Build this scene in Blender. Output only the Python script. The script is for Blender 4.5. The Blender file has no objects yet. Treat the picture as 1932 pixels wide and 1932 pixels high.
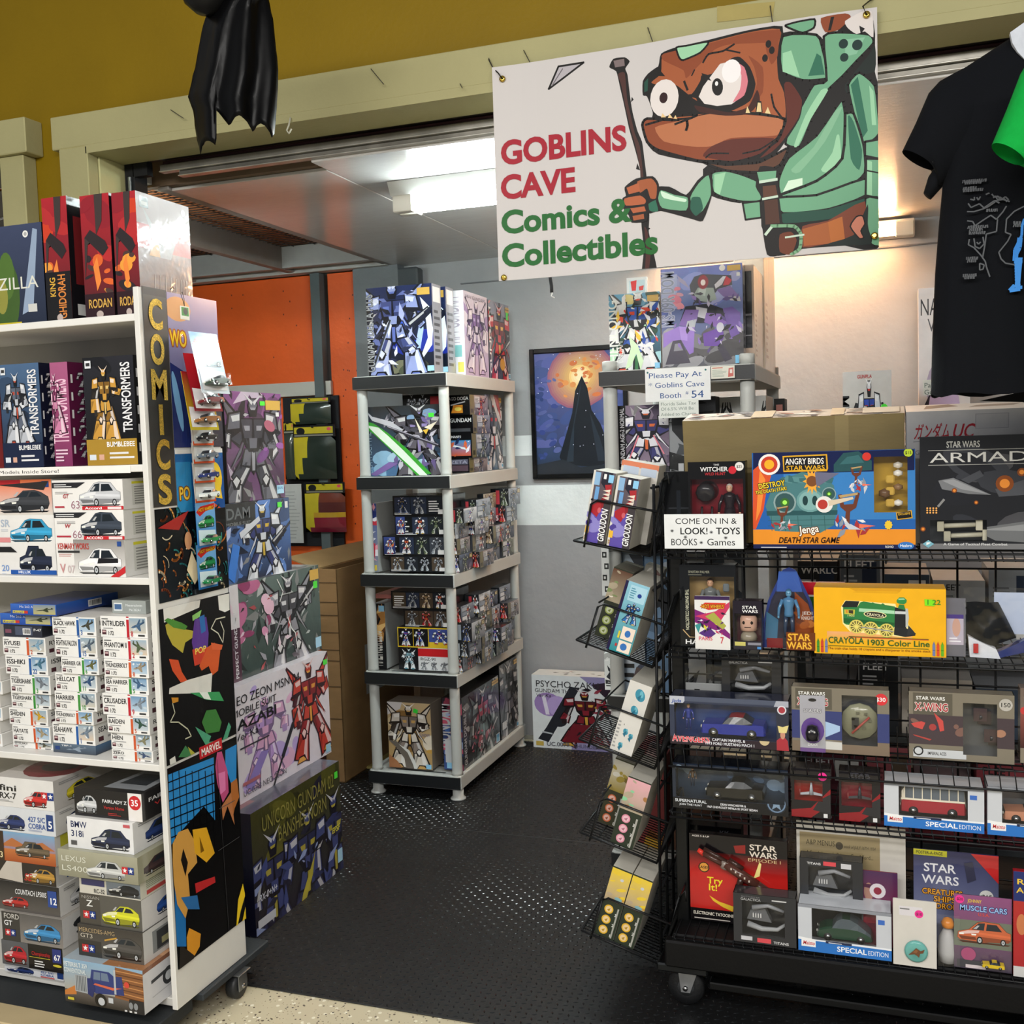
import bpy,math,random
from mathutils import Vector,Matrix
from mathutils.geometry import tessellate_polygon
import numpy as np
sc = bpy.context.scene
COL = sc.collection
# ------------------------------------------------------------------ camera
F_PX = 1988.0
EYE = Vector((0,0,1.55))
_y,_p,_r = [math.radians(a) for a in (19.57,3.866,-1.838)]
FW = Vector((-math.sin(_y)*math.cos(_p),math.cos(_y)*math.cos(_p),-math.sin(_p)))
_r0 = Vector((math.cos(_y),math.sin(_y),0)); _u0 = _r0.cross(FW)
RT = math.cos(_r)*_r0 + math.sin(_r)*_u0
UP = -math.sin(_r)*_r0 + math.cos(_r)*_u0
cam = bpy.data.cameras.new('camera'); camo = bpy.data.objects.new('camera',cam); COL.objects.link(camo)
cam.sensor_width = 36; cam.sensor_height = 36; cam.lens = 36*F_PX/1932; cam.clip_start = .05
M = Matrix((RT,UP,-FW)).transposed().to_4x4(); M.translation = EYE; camo.matrix_world = M
sc.camera = camo
# ------------------------------------------------------------------ world, view
w = bpy.data.worlds.new('hall'); sc.world = w; w.use_nodes = True
w.node_tree.nodes['Background'].inputs[0].default_value = (.78,.80,.82,1)
w.node_tree.nodes['Background'].inputs[1].default_value = .31
sc.view_settings.view_transform = 'Standard'; sc.view_settings.look = 'None'
sc.view_settings.gamma = 1; sc.view_settings.use_curve_mapping = False
sc.view_settings.exposure = 0.0
# hall lights above and behind the photographer (long fluorescent rows)
def area(name,loc,aim,sx,sy,power,col):
    l = bpy.data.lights.new(name,'AREA'); l.shape = 'RECTANGLE'; l.size = sx; l.size_y = sy; l.energy = power; l.color = col
    o = bpy.data.objects.new(name,l); COL.objects.link(o); o.location = loc
    o.rotation_euler = (Vector(aim)-Vector(loc)).to_track_quat('-Z','Y').to_euler(); return o
area('hall_light',(-1.6,-0.2,3.0),(-1.6,1.2,0),2.4,.25,50,(1,.97,.92))
area('hall_light',(1.2,-0.9,3.0),(0.8,1.0,0),2.4,.25,68,(1,.97,.92))
area('hall_light',(-0.4,-2.6,3.2),(-0.4,0.6,.4),4.5,.3,128,(1,.98,.95))

def ray(x,y): return FW + RT*((x-966)/F_PX) - UP*((y-966)/F_PX)
def oy(x,y,Y): d = ray(x,y); return EYE + d*(Y/d.y)
def ox(x,y,X): d = ray(x,y); return EYE + d*(X/d.x)
def oz(x,y,Z): d = ray(x,y); return EYE + d*((Z-EYE.z)/d.z)

def hx(c):
    if not isinstance(c,str): return tuple(c)
    c = c.lstrip('#')
    if len(c) == 3: c = ''.join(k*2 for k in c)
    o = []
    for i in (0,2,4):
        s = int(c[i:i+2],16)/255
        o.append(s/12.92 if s <= .04045 else ((s+.055)/1.055)**2.4)
    return tuple(o)
def mix(a,b,t): a,b = hx(a),hx(b); return tuple(p*(1-t)+q*t for p,q in zip(a,b))
def sh(a,k): return tuple(min(1,v*k) for v in hx(a))

# ------------------------------------------------------------------ materials (all procedural, colour read from the mesh)
def mat(name,rough=.5,metal=0,coat=0,bump=0,bscale=40,var=.0,vscale=8,attr=True,col=None,spec=.5,emit=0,sheen=0,trans=None,stretch=None):
    m = bpy.data.materials.new(name); m.use_nodes = True; nt = m.node_tree; b = nt.nodes['Principled BSDF']
    b.inputs['Roughness'].default_value = rough; b.inputs['Metallic'].default_value = metal
    b.inputs['Coat Weight'].default_value = coat; b.inputs['Coat Roughness'].default_value = .06
    b.inputs['Specular IOR Level'].default_value = spec
    if sheen: b.inputs['Sheen Weight'].default_value = sheen
    tc = nt.nodes.new('ShaderNodeTexCoord')
    src = tc.outputs['Object']
    if stretch:
        mp = nt.nodes.new('ShaderNodeMapping'); mp.inputs['Scale'].default_value = stretch; nt.links.new(src,mp.inputs[0]); src = mp.outputs[0]
    if attr:
        a = nt.nodes.new('ShaderNodeAttribute'); a.attribute_name = 'Col'; cout = a.outputs['Color']
    else:
        a = nt.nodes.new('ShaderNodeRGB'); a.outputs[0].default_value = (*hx(col),1); cout = a.outputs[0]
    if var:
        n = nt.nodes.new('ShaderNodeTexNoise'); n.inputs['Scale'].default_value = vscale; n.inputs['Detail'].default_value = 5
        nt.links.new(src,n.inputs['Vector'])
        mr = nt.nodes.new('ShaderNodeMapRange'); mr.inputs[1].default_value = .3; mr.inputs[2].default_value = .7
        mr.inputs[3].default_value = 1-var; mr.inputs[4].default_value = 1+var*.35
        nt.links.new(n.outputs[0],mr.inputs[0])
        v = nt.nodes.new('ShaderNodeVectorMath'); v.operation = 'SCALE'
        nt.links.new(cout,v.inputs[0]); nt.links.new(mr.outputs[0],v.inputs['Scale']); cout = v.outputs[0]
    nt.links.new(cout,b.inputs['Base Color'])
    if emit:
        nt.links.new(cout,b.inputs['Emission Color']); b.inputs['Emission Strength'].default_value = emit
    if bump:
        n2 = nt.nodes.new('ShaderNodeTexNoise'); n2.inputs['Scale'].default_value = bscale; n2.inputs['Detail'].default_value = 3
        nt.links.new(src,n2.inputs['Vector'])
        bp = nt.nodes.new('ShaderNodeBump'); bp.inputs['Strength'].default_value = bump; bp.inputs['Distance'].default_value = .004
        nt.links.new(n2.outputs[0],bp.inputs['Height']); nt.links.new(bp.outputs[0],b.inputs['Normal'])
        if coat: nt.links.new(bp.outputs[0],b.inputs['Coat Normal'])
    return m
MT = {}
MT['print'] = mat('printed_card',.45,spec=.28,bump=.05,bscale=60,var=.05,vscale=30)
MT['wrap'] = mat('shrink_wrapped_card',.3,coat=.7,spec=.25,bump=.4,bscale=15,var=.06,vscale=20)
MT['gloss'] = mat('glossy_plastic',.18,spec=.35,coat=.15,var=.04,vscale=20)
MT['matte'] = mat('matte_paint',.6,spec=.25,bump=.12,bscale=90,var=.08,vscale=14)
MT['lam'] = mat('white_laminate',.42,var=.05,vscale=9,bump=.05,bscale=120)
MT['wall'] = mat('lumpy_wall_paint',.5,bump=.55,bscale=26,var=.08,vscale=5)
MT['ywall'] = mat('yellow_wall_paint',.55,spec=.2,bump=.25,bscale=60,var=.07,vscale=4)
MT['wire'] = mat('black_coated_wire',.35,spec=.3,var=.1,vscale=30)
MT['plastic'] = mat('moulded_plastic',.45,bump=.05,bscale=200,var=.03,vscale=12)
MT['metal'] = mat('galvanised_metal',.38,metal=.85,var=.3,vscale=12)
MT['chrome'] = mat('chrome',.15,metal=1)
MT['card'] = mat('corrugated_cardboard',.7,bump=.1,bscale=50,var=.1,vscale=9,stretch=(1,1,3))
MT['rubber'] = mat('black_rubber',.5,bump=.2,bscale=150,var=.2,vscale=10)
MT['cloth'] = mat('cotton_jersey',.9,bump=.15,bscale=400,var=.08,vscale=60,spec=.2)
MT['foil'] = mat('black_foil',.36,coat=.02,bump=.3,bscale=9,spec=.1)
MT['glitter'] = mat('gold_glitter',.35,metal=.75,bump=1.0,bscale=700,var=.75,vscale=420)
MT['ceil'] = mat('glossy_ceiling_paint',.22,bump=.16,bscale=30,var=.04,vscale=6,coat=.15,stretch=(1,3,1))
MT['vinyl'] = mat('banner_vinyl',.45,spec=.2,bump=.06,bscale=7)
MT['paint'] = mat('die_cast_paint',.28,coat=.25,spec=.3)
def clear(name,tint=(1,1,1),gl=.02,bump=.9,bscale=11,haze=0.0):
    m = bpy.data.materials.new(name); m.use_nodes = True; nt = m.node_tree; nt.nodes.remove(nt.nodes['Principled BSDF'])
    out = nt.nodes['Material Output']; t = nt.nodes.new('ShaderNodeBsdfTransparent'); t.inputs[0].default_value = (*tint,1)
    g = nt.nodes.new('ShaderNodeBsdfGlossy'); g.inputs['Roughness'].default_value = .08
    n = nt.nodes.new('ShaderNodeTexNoise'); n.inputs['Scale'].default_value = bscale
    bp = nt.nodes.new('ShaderNodeBump'); bp.inputs['Strength'].default_value = bump; bp.inputs['Distance'].default_value = .01
    tc = nt.nodes.new('ShaderNodeTexCoord'); nt.links.new(tc.outputs['Object'],n.inputs['Vector'])
    nt.links.new(n.outputs[0],bp.inputs['Height']); nt.links.new(bp.outputs[0],g.inputs['Normal'])
    mx = nt.nodes.new('ShaderNodeMixShader'); mx.inputs[0].default_value = gl
    nt.links.new(t.outputs[0],mx.inputs[1]); nt.links.new(g.outputs[0],mx.inputs[2]); last = mx.outputs[0]
    if haze:
        d = nt.nodes.new('ShaderNodeBsdfDiffuse'); d.inputs[0].default_value = (.8,.8,.82,1)
        m2 = nt.nodes.new('ShaderNodeMixShader'); m2.inputs[0].default_value = haze
        nt.links.new(last,m2.inputs[1]); nt.links.new(d.outputs[0],m2.inputs[2]); last = m2.outputs[0]
    nt.links.new(last,out.inputs[0]); return m
MT['clear'] = clear('clear_plastic'); MT['bag'] = clear('cloudy_plastic_bag',gl=.03,bump=1.0,bscale=14,haze=.0)
def glow(name,col,s):
    m = bpy.data.materials.new(name); m.use_nodes = True; nt = m.node_tree; nt.nodes.remove(nt.nodes['Principled BSDF'])
    e = nt.nodes.new('ShaderNodeEmission'); e.inputs[0].default_value = (*col,1); e.inputs[1].default_value = s
    nt.links.new(e.outputs[0],nt.nodes['Material Output'].inputs[0]); return m
MT['tube_cool'] = glow('cool_fluorescent_tube',(.88,1,1),100)
MT['tube_warm'] = glow('warm_fluorescent_tube',(1,.53,.24),130)

# ------------------------------------------------------------------ mesh builder
class MB:
    def __init__(s): s.v = []; s.f = []; s.c = []; s.m = []; s.mats = []; s.sm = []
    def mi(s,m):
        if m not in s.mats: s.mats.append(m)
        return s.mats.index(m)
    def face(s,pts,col,m='print',smooth=False):
        n = len(s.v); s.v += [tuple(p) for p in pts]; s.f.append(tuple(range(n,n+len(pts))))
        s.c.append(col if isinstance(col,list) else hx(col)); s.m.append(s.mi(m)); s.sm.append(smooth)
    def mesh(s,vs,fs,col,m='print',smooth=False):
        n = len(s.v); s.v += [tuple(p) for p in vs]; cc = hx(col) if not isinstance(col,list) else None; k = s.mi(m)
        for i,f in enumerate(fs):
            s.f.append(tuple(n+j for j in f)); s.c.append(cc or col[i]); s.m.append(k); s.sm.append(smooth)
    def box(s,x0,x1,y0,y1,z0,z1,col,m='print',c=.0,edge=None):
        if x0 > x1: x0,x1 = x1,x0
        if y0 > y1: y0,y1 = y1,y0
        if z0 > z1: z0,z1 = z1,z0
        if not c:
            vs = [(x,y,z) for z in (z0,z1) for y in (y0,y1) for x in (x0,x1)]
            s.mesh(vs,[(0,2,3,1),(4,5,7,6),(0,1,5,4),(2,6,7,3),(0,4,6,2),(1,3,7,5)],col,m); return
        c = min(c,(x1-x0)*.3,(y1-y0)*.3,(z1-z0)*.3)
        P = {}
        vs = []
        for i,x in enumerate((x0,x1)):
            for j,y in enumerate((y0,y1)):
                for k,z in enumerate((z0,z1)):
                    dx,dy,dz = (c,-c)[i],(c,-c)[j],(c,-c)[k]
                    P[i,j,k] = len(vs); vs += [(x,y+dy,z+dz),(x+dx,y,z+dz),(x+dx,y+dy,z)]
        f = []; cl = []
        b = hx(col); e = hx(edge) if edge else sh(col,1.15)
        def q(keys,a): f.append(tuple(P[k]+a for k in keys)); cl.append(b)
        q([(0,0,0),(0,0,1),(0,1,1),(0,1,0)],0); q([(1,0,0),(1,1,0),(1,1,1),(1,0,1)],0)
        q([(0,0,0),(1,0,0),(1,0,1),(0,0,1)],1); q([(0,1,0),(0,1,1),(1,1,1),(1,1,0)],1)
        q([(0,0,0),(0,1,0),(1,1,0),(1,0,0)],2); q([(0,0,1),(1,0,1),(1,1,1),(0,1,1)],2)
        for i in (0,1):
            for j in (0,1):
                f.append((P[i,j,0]+0,P[i,j,0]+1,P[i,j,1]+1,P[i,j,1]+0)); cl.append(e)
                f.append((P[i,0,j]+0,P[i,0,j]+2,P[i,1,j]+2,P[i,1,j]+0)); cl.append(e)
                f.append((P[0,i,j]+1,P[0,i,j]+2,P[1,i,j]+2,P[1,i,j]+1)); cl.append(e)
        for k in P.values(): f.append((k,k+1,k+2)); cl.append(e)
        s.mesh(vs,f,cl,m)
    def hexa(s,pts,col,m='print'):   # 8 corners: bottom 4 ccw, top 4 ccw
        s.mesh(pts,[(0,3,2,1),(4,5,6,7),(0,1,5,4),(1,2,6,5),(2,3,7,6),(3,0,4,7)],col,m)
    def tube(s,pts,r,col,m='wire',n=6,smooth=True,r1=None):
        pts = [Vector(p) for p in pts]; vs = []; fs = []
        for i,p in enumerate(pts):
            a = pts[max(0,i-1)]; b = pts[min(len(pts)-1,i+1)]; d = (b-a).normalized()
            x = d.cross(Vector((0,0,1)) if abs(d.z) < .9 else Vector((1,0,0))).normalized(); y = d.cross(x)
            rr = r if r1 is None else r+(r1-r)*i/(len(pts)-1)
            for k in range(n):
                t = 2*math.pi*k/n; vs.append(p+x*(rr*math.cos(t))+y*(rr*math.sin(t)))
        for i in range(len(pts)-1):
            for k in range(n):
                a = i*n+k; b = i*n+(k+1) % n; fs.append((a,b,b+n,a+n))
        fs.append(tuple(range(n))[::-1]); fs.append(tuple(range(len(vs)-n,len(vs))))
        s.mesh(vs,fs,col,m,smooth)
    def lathe(s,c,prof,col,m='plastic',n=16,axis='z',smooth=True):
        vs = []; fs = []
        for r,z in prof:
            for k in range(n):
                t = 2*math.pi*k/n; a,b = r*math.cos(t),r*math.sin(t)
                p = {'z': (a,b,z),'y': (a,z,b),'x': (z,a,b)}[axis]
                vs.append((c[0]+p[0],c[1]+p[1],c[2]+p[2]))
        for i in range(len(prof)-1):
            for k in range(n):
                a = i*n+k; b = i*n+(k+1) % n; fs.append((a,b,b+n,a+n))
        fs.append(tuple(range(n))[::-1]); fs.append(tuple(range(len(vs)-n,len(vs))))
        s.mesh(vs,fs,col,m,smooth)
    def build(s,name,parent=None,label=None,cat=None,group=None,kind=None,loc=None,rot=None,world=False):
        me = bpy.data.meshes.new(name); me.from_pydata(s.v,[],s.f)
        for m in s.mats: me.materials.append(MT[m])
        me.polygons.foreach_set('material_index',s.m); me.polygons.foreach_set('use_smooth',s.sm)
        ca = me.color_attributes.new('Col','FLOAT_COLOR','CORNER'); arr = []
        for f,c in zip(s.f,s.c):
            if isinstance(c,list):
                for q in c: arr += [q[0],q[1],q[2],1]
            else: arr += [c[0],c[1],c[2],1]*len(f)
        ca.data.foreach_set('color',arr); me.validate(clean_customdata=False); me.update()
        o = bpy.data.objects.new(name,me); COL.objects.link(o)
        if parent: o.parent = parent
        if loc is not None: o.location = loc
        if world and parent:
            t = Vector((0,0,0)); p = parent
            while p: t += p.location; p = p.parent
            o.location = -t
        if rot is not None: o.rotation_euler = rot
        tag(o,label,cat,group,kind); return o
def tag(o,label=None,cat=None,group=None,kind=None):
    if label: o['label'] = label
    if cat: o['category'] = cat
    if group: o['group'] = group
    if kind: o['kind'] = kind
    return o
def empty(name,loc,label,cat,group=None,rot=None,kind=None):
    o = bpy.data.objects.new(name,None); COL.objects.link(o); o.location = loc; o.empty_display_size = .05
    if rot: o.rotation_euler = rot
    return tag(o,label,cat,group,kind)

# ------------------------------------------------------------------ glyphs
GL = {}
def _glyphs():
    for bold in (0,1,2):
        cu = bpy.data.curves.new('t','FONT'); cu.resolution_u = 4 if bold == 2 else 3; cu.offset = (0,.016,.034)[bold]
        o = bpy.data.objects.new('t',cu); COL.objects.link(o)
        def get(txt):
            cu.body = txt; dg = bpy.context.evaluated_depsgraph_get(); dg.update()
            me = bpy.data.meshes.new_from_object(o.evaluated_get(dg))
            vs = [(v.co.x,v.co.y) for v in me.vertices]; fs = [tuple(p.vertices) for p in me.polygons]
            bpy.data.meshes.remove(me); return vs,fs
        bar = max(x for x,y in get('|')[0]); H = max(y for x,y in get('H')[0])
        for ch in "ABCDEFGHIJKLMNOPQRSTUVWXYZabcdefghijklmnopqrstuvwxyz0123456789&#!$.,:'\"-%*+/ガンダム":
            vs,fs = get(ch); adv = max(x for x,y in get(ch+'|')[0])-bar
            GL[ch,bold] = ([(x/H,y/H) for x,y in vs],fs,adv/H)
        GL[' ',bold] = ([],[],.38)
        COL.objects.unlink(o); bpy.data.objects.remove(o)
_glyphs()

# ------------------------------------------------------------------ flat printed artwork: layered vector shapes on a face
def clip(poly,W,H):
    def cut(P,f,g):
        out = []
        for i in range(len(P)):
            a,b = P[i-1],P[i]; fa,fb = f(a),f(b)
            if fa >= 0:
                if fb >= 0: out.append(b)
                else: t = fa/(fa-fb); out.append(g(a,b,t))
            elif fb >= 0:
                t = fa/(fa-fb); out.append(g(a,b,t)); out.append(b)
        return out
    lerp = lambda a,b,t: (a[0]+(b[0]-a[0])*t,a[1]+(b[1]-a[1])*t)
    for f in (lambda p: p[0],lambda p: W-p[0],lambda p: p[1],lambda p: H-p[1]):
        if len(poly) < 3: return []
        poly = cut(poly,f,lerp)
    return poly
class Art:
    def __init__(s,W,H,base=None,o=None,u=None,v=None):
        s.W,s.H = W,H; s.L = []; s.o,s.u,s.v = o,u,v
        if base: s.rect(0,0,1,1,base)
    def raw(s,polys,col):
        out = []
        for p in polys:
            if all(-1e-9 <= q[0] <= s.W+1e-9 and -1e-9 <= q[1] <= s.H+1e-9 for q in p): out.append(p)
            else:
                q = clip(list(p),s.W,s.H)
                if len(q) >= 3: out.append(q)
        if out: s.L.append((out,hx(col)))
    def poly(s,pts,col):
        P = [(x*s.W,y*s.H) for x,y in pts]; n = len(P); sg = [((P[i][0]-P[i-1][0])*(P[(i+1) % n][1]-P[i][1])-(P[i][1]-P[i-1][1])*(P[(i+1) % n][0]-P[i][0])) for i in range(n)]
        if n > 4 and min(sg) < 0 < max(sg): s.raw([[P[i] for i in t] for t in tessellate_polygon([[Vector((x,y,0)) for x,y in P]])],col)
        else: s.raw([P],col)
    def rect(s,x0,y0,x1,y1,col): s.poly([(x0,y0),(x1,y0),(x1,y1),(x0,y1)],col)
    def grad(s,x0,y0,x1,y1,c0,c1,horiz=False):
        c0,c1 = hx(c0),hx(c1); x0,x1,y0,y1 = max(0,x0),min(1,x1),max(0,y0),min(1,y1)
        s.L.append(([[(x0*s.W,y0*s.H),(x1*s.W,y0*s.H),(x1*s.W,y1*s.H),(x0*s.W,y1*s.H)]],[c0,c1,c1,c0] if horiz else [c0,c0,c1,c1]))
    def ell(s,cx,cy,rx,ry,col,n=18,rot=0,a0=0,a1=360):
        cr,sr = math.cos(rot),math.sin(rot); P = []
        full = a1-a0 >= 360
        for k in range(n if full else n+1):
            t = math.radians(a0+(a1-a0)*k/n); x,y = rx*s.W*math.cos(t),ry*s.H*math.sin(t)
            P.append((cx*s.W+x*cr-y*sr,cy*s.H+x*sr+y*cr))
        s.raw([P],col)
    def circ(s,cx,cy,r,col,n=18): s.ell(cx,cy,r*s.H/s.W,r,col,n)
    def line(s,pts,wd,col):           # wd as a fraction of H
        Q = []; wd = wd*s.H/2
        P = [(x*s.W,y*s.H) for x,y in pts]
        for a,b in zip(P[:-1],P[1:]):
            dx,dy = b[0]-a[0],b[1]-a[1]; l = math.hypot(dx,dy) or 1; nx,ny = -dy/l*wd,dx/l*wd; ex,ey = dx/l*wd*.5,dy/l*wd*.5
            Q.append([(a[0]+nx-ex,a[1]+ny-ey),(a[0]-nx-ex,a[1]-ny-ey),(b[0]-nx+ex,b[1]-ny+ey),(b[0]+nx+ex,b[1]+ny+ey)])
        s.raw(Q,col)
    def text(s,t,x,y,h,col,w=None,bold=1,rot=0,shear=0,align='l',out=None,ow=.1,vert=False):
        # x,y baseline start; h cap height as fraction of H; w total width fraction of W (squeezes to fit)
        if not t: return
        hh = h*s.H; adv = sum(GL[c,bold][2] if (c,bold) in GL else .6 for c in t); kx = 1
        if w: kx = w*s.W/(adv*hh)
        tot = adv*hh*kx; off = {'l': 0,'c': -tot/2,'r': -tot}[align]; a = math.radians(rot); ca,sa = math.cos(a),math.sin(a)
        if w and rot % 180 == 90: kx = w*s.H/(adv*hh); tot = adv*hh*kx; off = {'l': 0,'c': -tot/2,'r': -tot}[align]
        polys = []; cx = off
        for ch in t:
            g = GL.get((ch,bold)) or GL['+',bold]
            P = [(cx+(vx+vy*shear)*hh*kx,vy*hh) for vx,vy in g[0]]
            P = [(x*s.W+p*ca-q*sa,y*s.H+p*sa+q*ca) for p,q in P]
            polys += [[P[i] for i in f] for f in g[1]]; cx += g[2]*hh*kx
        if out:
            d = ow*hh; Q = []
            for dx,dy in ((d,0),(-d,0),(0,d),(0,-d),(d*.7,d*.7),(-d*.7,-d*.7),(d*.7,-d*.7),(-d*.7,d*.7)):
                s.raw([[(px+dx,py+dy) for px,py in p] for p in polys],out)
        s.raw(polys,col)
    # image-pixel input for flat prints: the pixel is carried onto the face's own plane
    def uv(s,x,y):
        n = s.u.cross(s.v); d = ray(x,y); t = (s.o-EYE).dot(n)/d.dot(n); p = EYE+d*t-s.o
        return (p.dot(s.u)/s.W,p.dot(s.v)/s.H)
    def pp(s,pts,col,sc_=1,ox_=0,oy_=0): s.poly([s.uv(x/sc_+ox_,y/sc_+oy_) for x,y in pts],col)
    def put(s,mb,o,u,v,n,m='print',eps=5e-5):
        k = len(s.L); eps = min(eps,.0022/max(1,k))
        for i,(polys,col) in enumerate(s.L):
            b = o+n*(eps*(i+1))
            for p in polys: mb.face([b+u*x+v*y for x,y in p],col,m)

X_,Y_,Z_ = Vector((1,0,0)),Vector((0,1,0)),Vector((0,0,1))
def carton(name,label,cat,x0,x1,y0,y1,z0,z1,front=None,side=None,top=None,left=None,base='#ddd',m='print',group=None,
           rot=None,edge=None,parent=None,c=.0012,kind=None):
    """a closed box standing on its base; front faces the aisle (-Y), side faces +X"""
    W,D,H = x1-x0,y1-y0,z1-z0; mb = MB()
    mb.box(-W/2,W/2,-D/2,D/2,0,H,base,m,c,edge)
    if front: front.put(mb,Vector((-W/2,-D/2,0)),X_,Z_,-Y_,m)
    if side: side.put(mb,Vector((W/2,-D/2,0)),Y_,Z_,X_,m)
    if left: left.put(mb,Vector((-W/2,D/2,0)),-Y_,Z_,-X_,m)
    if top: top.put(mb,Vector((-W/2,-D/2,H)),X_,Y_,Z_,m)
    return mb.build(name,parent,label,cat,group,kind,loc=((x0+x1)/2,(y0+y1)/2,z0),rot=rot)
def fart(x0,x1,y,z0,z1,base=None):   # artwork for a front face standing at depth y
    return Art(x1-x0,z1-z0,base,Vector((x0,y,z0)),X_,Z_)
def sart(x,y0,y1,z0,z1,base=None):   # artwork for a face looking along +X
    return Art(y1-y0,z1-z0,base,Vector((x,y0,z0)),Y_,Z_)
# ------------------------------------------------------------------ artwork generators
def R(seed): return random.Random(seed)
def shards(A,rnd,cols,n,x0=0,y0=0,x1=1,y1=1,s0=.05,s1=.25):
    for _ in range(n):
        cx,cy = rnd.uniform(x0,x1),rnd.uniform(y0,y1); r = rnd.uniform(s0,s1); a = rnd.uniform(0,6.28)
        k = A.H/A.W; P = []
        for t,q in ((0,1),(2.2,.35),(3.14,.8),(4.2,.4)):
            P.append((cx+math.cos(a+t)*r*q*k,cy+math.sin(a+t)*r*q))
        A.poly(P,rnd.choice(cols))
def clouds(A,rnd,cols,n,x0=0,y0=0,x1=1,y1=1,s=.2):
    for _ in range(n):
        cx,cy = rnd.uniform(x0,x1),rnd.uniform(y0,y1); c = rnd.choice(cols); r = rnd.uniform(.4,1)*s
        A.ell(cx,cy,r*A.H/A.W*rnd.uniform(.8,1.6),r*rnd.uniform(.4,1),c,12,rnd.uniform(-.6,.6))
def robot(A,x,y,w,h,pal,seed=1,flip=False,gun=True,wings=False):
    """a generic armoured robot: x,y lower left, w,h size as fractions of the art"""
    r = R(seed); mn,sec,dk,ac = [hx(c) for c in pal]; ol = sh(dk,.45); hi = mix(mn,'#fff',.5)
    lean = r.uniform(-.06,.06)
    def T(p): px,py = p; px += (py-.5)*lean; px = 1-px if flip else px; return (x+px*w,y+py*h)
    def P(pts,c): A.poly([T(p) for p in pts],c)
    def limb(a,b,w0,w1,c,hl=True):
        dx,dy = b[0]-a[0],b[1]-a[1]; asp = (A.H*h)/(A.W*w); l = math.hypot(dx/asp,dy) or 1e-6
        nx,ny = -dy/l*asp,dx/asp/l
        def q(k,e): return [(a[0]+nx*w0*k-dx*e,a[1]+ny*w0*k-dy*e),(b[0]+nx*w1*k+dx*e,b[1]+ny*w1*k+dy*e),(b[0]-nx*w1*k+dx*e,b[1]-ny*w1*k+dy*e),(a[0]-nx*w0*k-dx*e,a[1]-ny*w0*k-dy*e)]
        P(q(1.25,.05),ol); P(q(1,0),c)
        if hl: P([(a[0]+nx*w0*.85,a[1]+ny*w0*.85),(b[0]+nx*w1*.8,b[1]+ny*w1*.8),(b[0]+nx*w1*.2,b[1]+ny*w1*.2),(a[0]+nx*w0*.3,a[1]+ny*w0*.3)],mix(c,'#fff',.45))
        P([(a[0]-nx*w0*.2+dx*.15,a[1]-ny*w0*.2+dy*.15),(a[0]-nx*w0*.9+dx*.15,a[1]-ny*w0*.9+dy*.15),(b[0]-nx*w1*.9-dx*.2,b[1]-ny*w1*.9-dy*.2)],sh(c,.55))
    hipL,hipR = (.42,.46),(.58,.46)
    kl = (.30+r.uniform(-.06,.05),.27+r.uniform(-.02,.03)); kr = (.68+r.uniform(-.05,.07),.26+r.uniform(-.03,.03))
    fl = (kl[0]-.05+r.uniform(-.06,.03),.05); fr = (kr[0]+.06+r.uniform(-.04,.08),.04)
    el = (.14+r.uniform(-.05,.06),.60+r.uniform(-.06,.08)); er = (.86+r.uniform(-.06,.06),.62+r.uniform(-.08,.12))
    hl_ = (el[0]+r.uniform(-.08,.08),el[1]-.14+r.uniform(-.05,.1)); hr = (er[0]+r.uniform(-.1,.1),er[1]-.12+r.uniform(-.05,.25))
    if wings:
        for sx in (-1,1):
            for k in range(3):
                b = (.5+sx*.08,.74-.03*k); t = (.5+sx*(.50-.06*k),.98-.30*k)
                P([b,(t[0]-sx*.03,t[1]+.02),t,(.5+sx*(.22-.02*k),.62-.06*k)],ol); P([(b[0]+sx*.02,b[1]-.01),(t[0]-sx*.03,t[1]-.01),(.5+sx*(.22-.02*k),.65-.06*k)],sec if k % 2 else mn)
    for hp,kn,ft in ((hipL,kl,fl),(hipR,kr,fr)):
        limb(hp,kn,.065,.075,sec); limb(kn,ft,.075,.12,mn)
        P([(kn[0]-.07,kn[1]+.02),(kn[0],kn[1]+.07),(kn[0]+.07,kn[1]+.02),(kn[0]+.04,kn[1]-.05),(kn[0]-.04,kn[1]-.05)],ol)
        P([(kn[0]-.05,kn[1]+.02),(kn[0],kn[1]+.055),(kn[0]+.05,kn[1]+.02),(kn[0],kn[1]-.035)],hi)
        P([(ft[0]-.12,ft[1]-.03),(ft[0]+.12,ft[1]-.03),(ft[0]+.07,ft[1]+.04),(ft[0]-.06,ft[1]+.04)],ol); P([(ft[0]-.10,ft[1]-.02),(ft[0]+.10,ft[1]-.02),(ft[0]+.04,ft[1]+.025),(ft[0]-.05,ft[1]+.025)],ac)
    P([(.36,.56),(.64,.56),(.70,.42),(.56,.40),(.5,.34),(.44,.40),(.30,.42)],ol)
    P([(.38,.55),(.47,.55),(.45,.42),(.33,.43)],mn); P([(.53,.55),(.62,.55),(.67,.43),(.55,.42)],mn); P([(.475,.54),(.525,.54),(.52,.38),(.48,.38)],ac)
    P([(.30,.80),(.70,.80),(.66,.62),(.57,.53),(.43,.53),(.34,.62)],ol)
    P([(.32,.79),(.49,.79),(.48,.64),(.37,.64)],sec); P([(.51,.79),(.68,.79),(.63,.64),(.52,.64)],sh(sec,.75))
    P([(.36,.74),(.45,.74),(.45,.70),(.38,.70)],ac); P([(.55,.74),(.64,.74),(.62,.70),(.55,.70)],ac)
    P([(.44,.64),(.56,.64),(.55,.56),(.45,.56)],mn)
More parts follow.
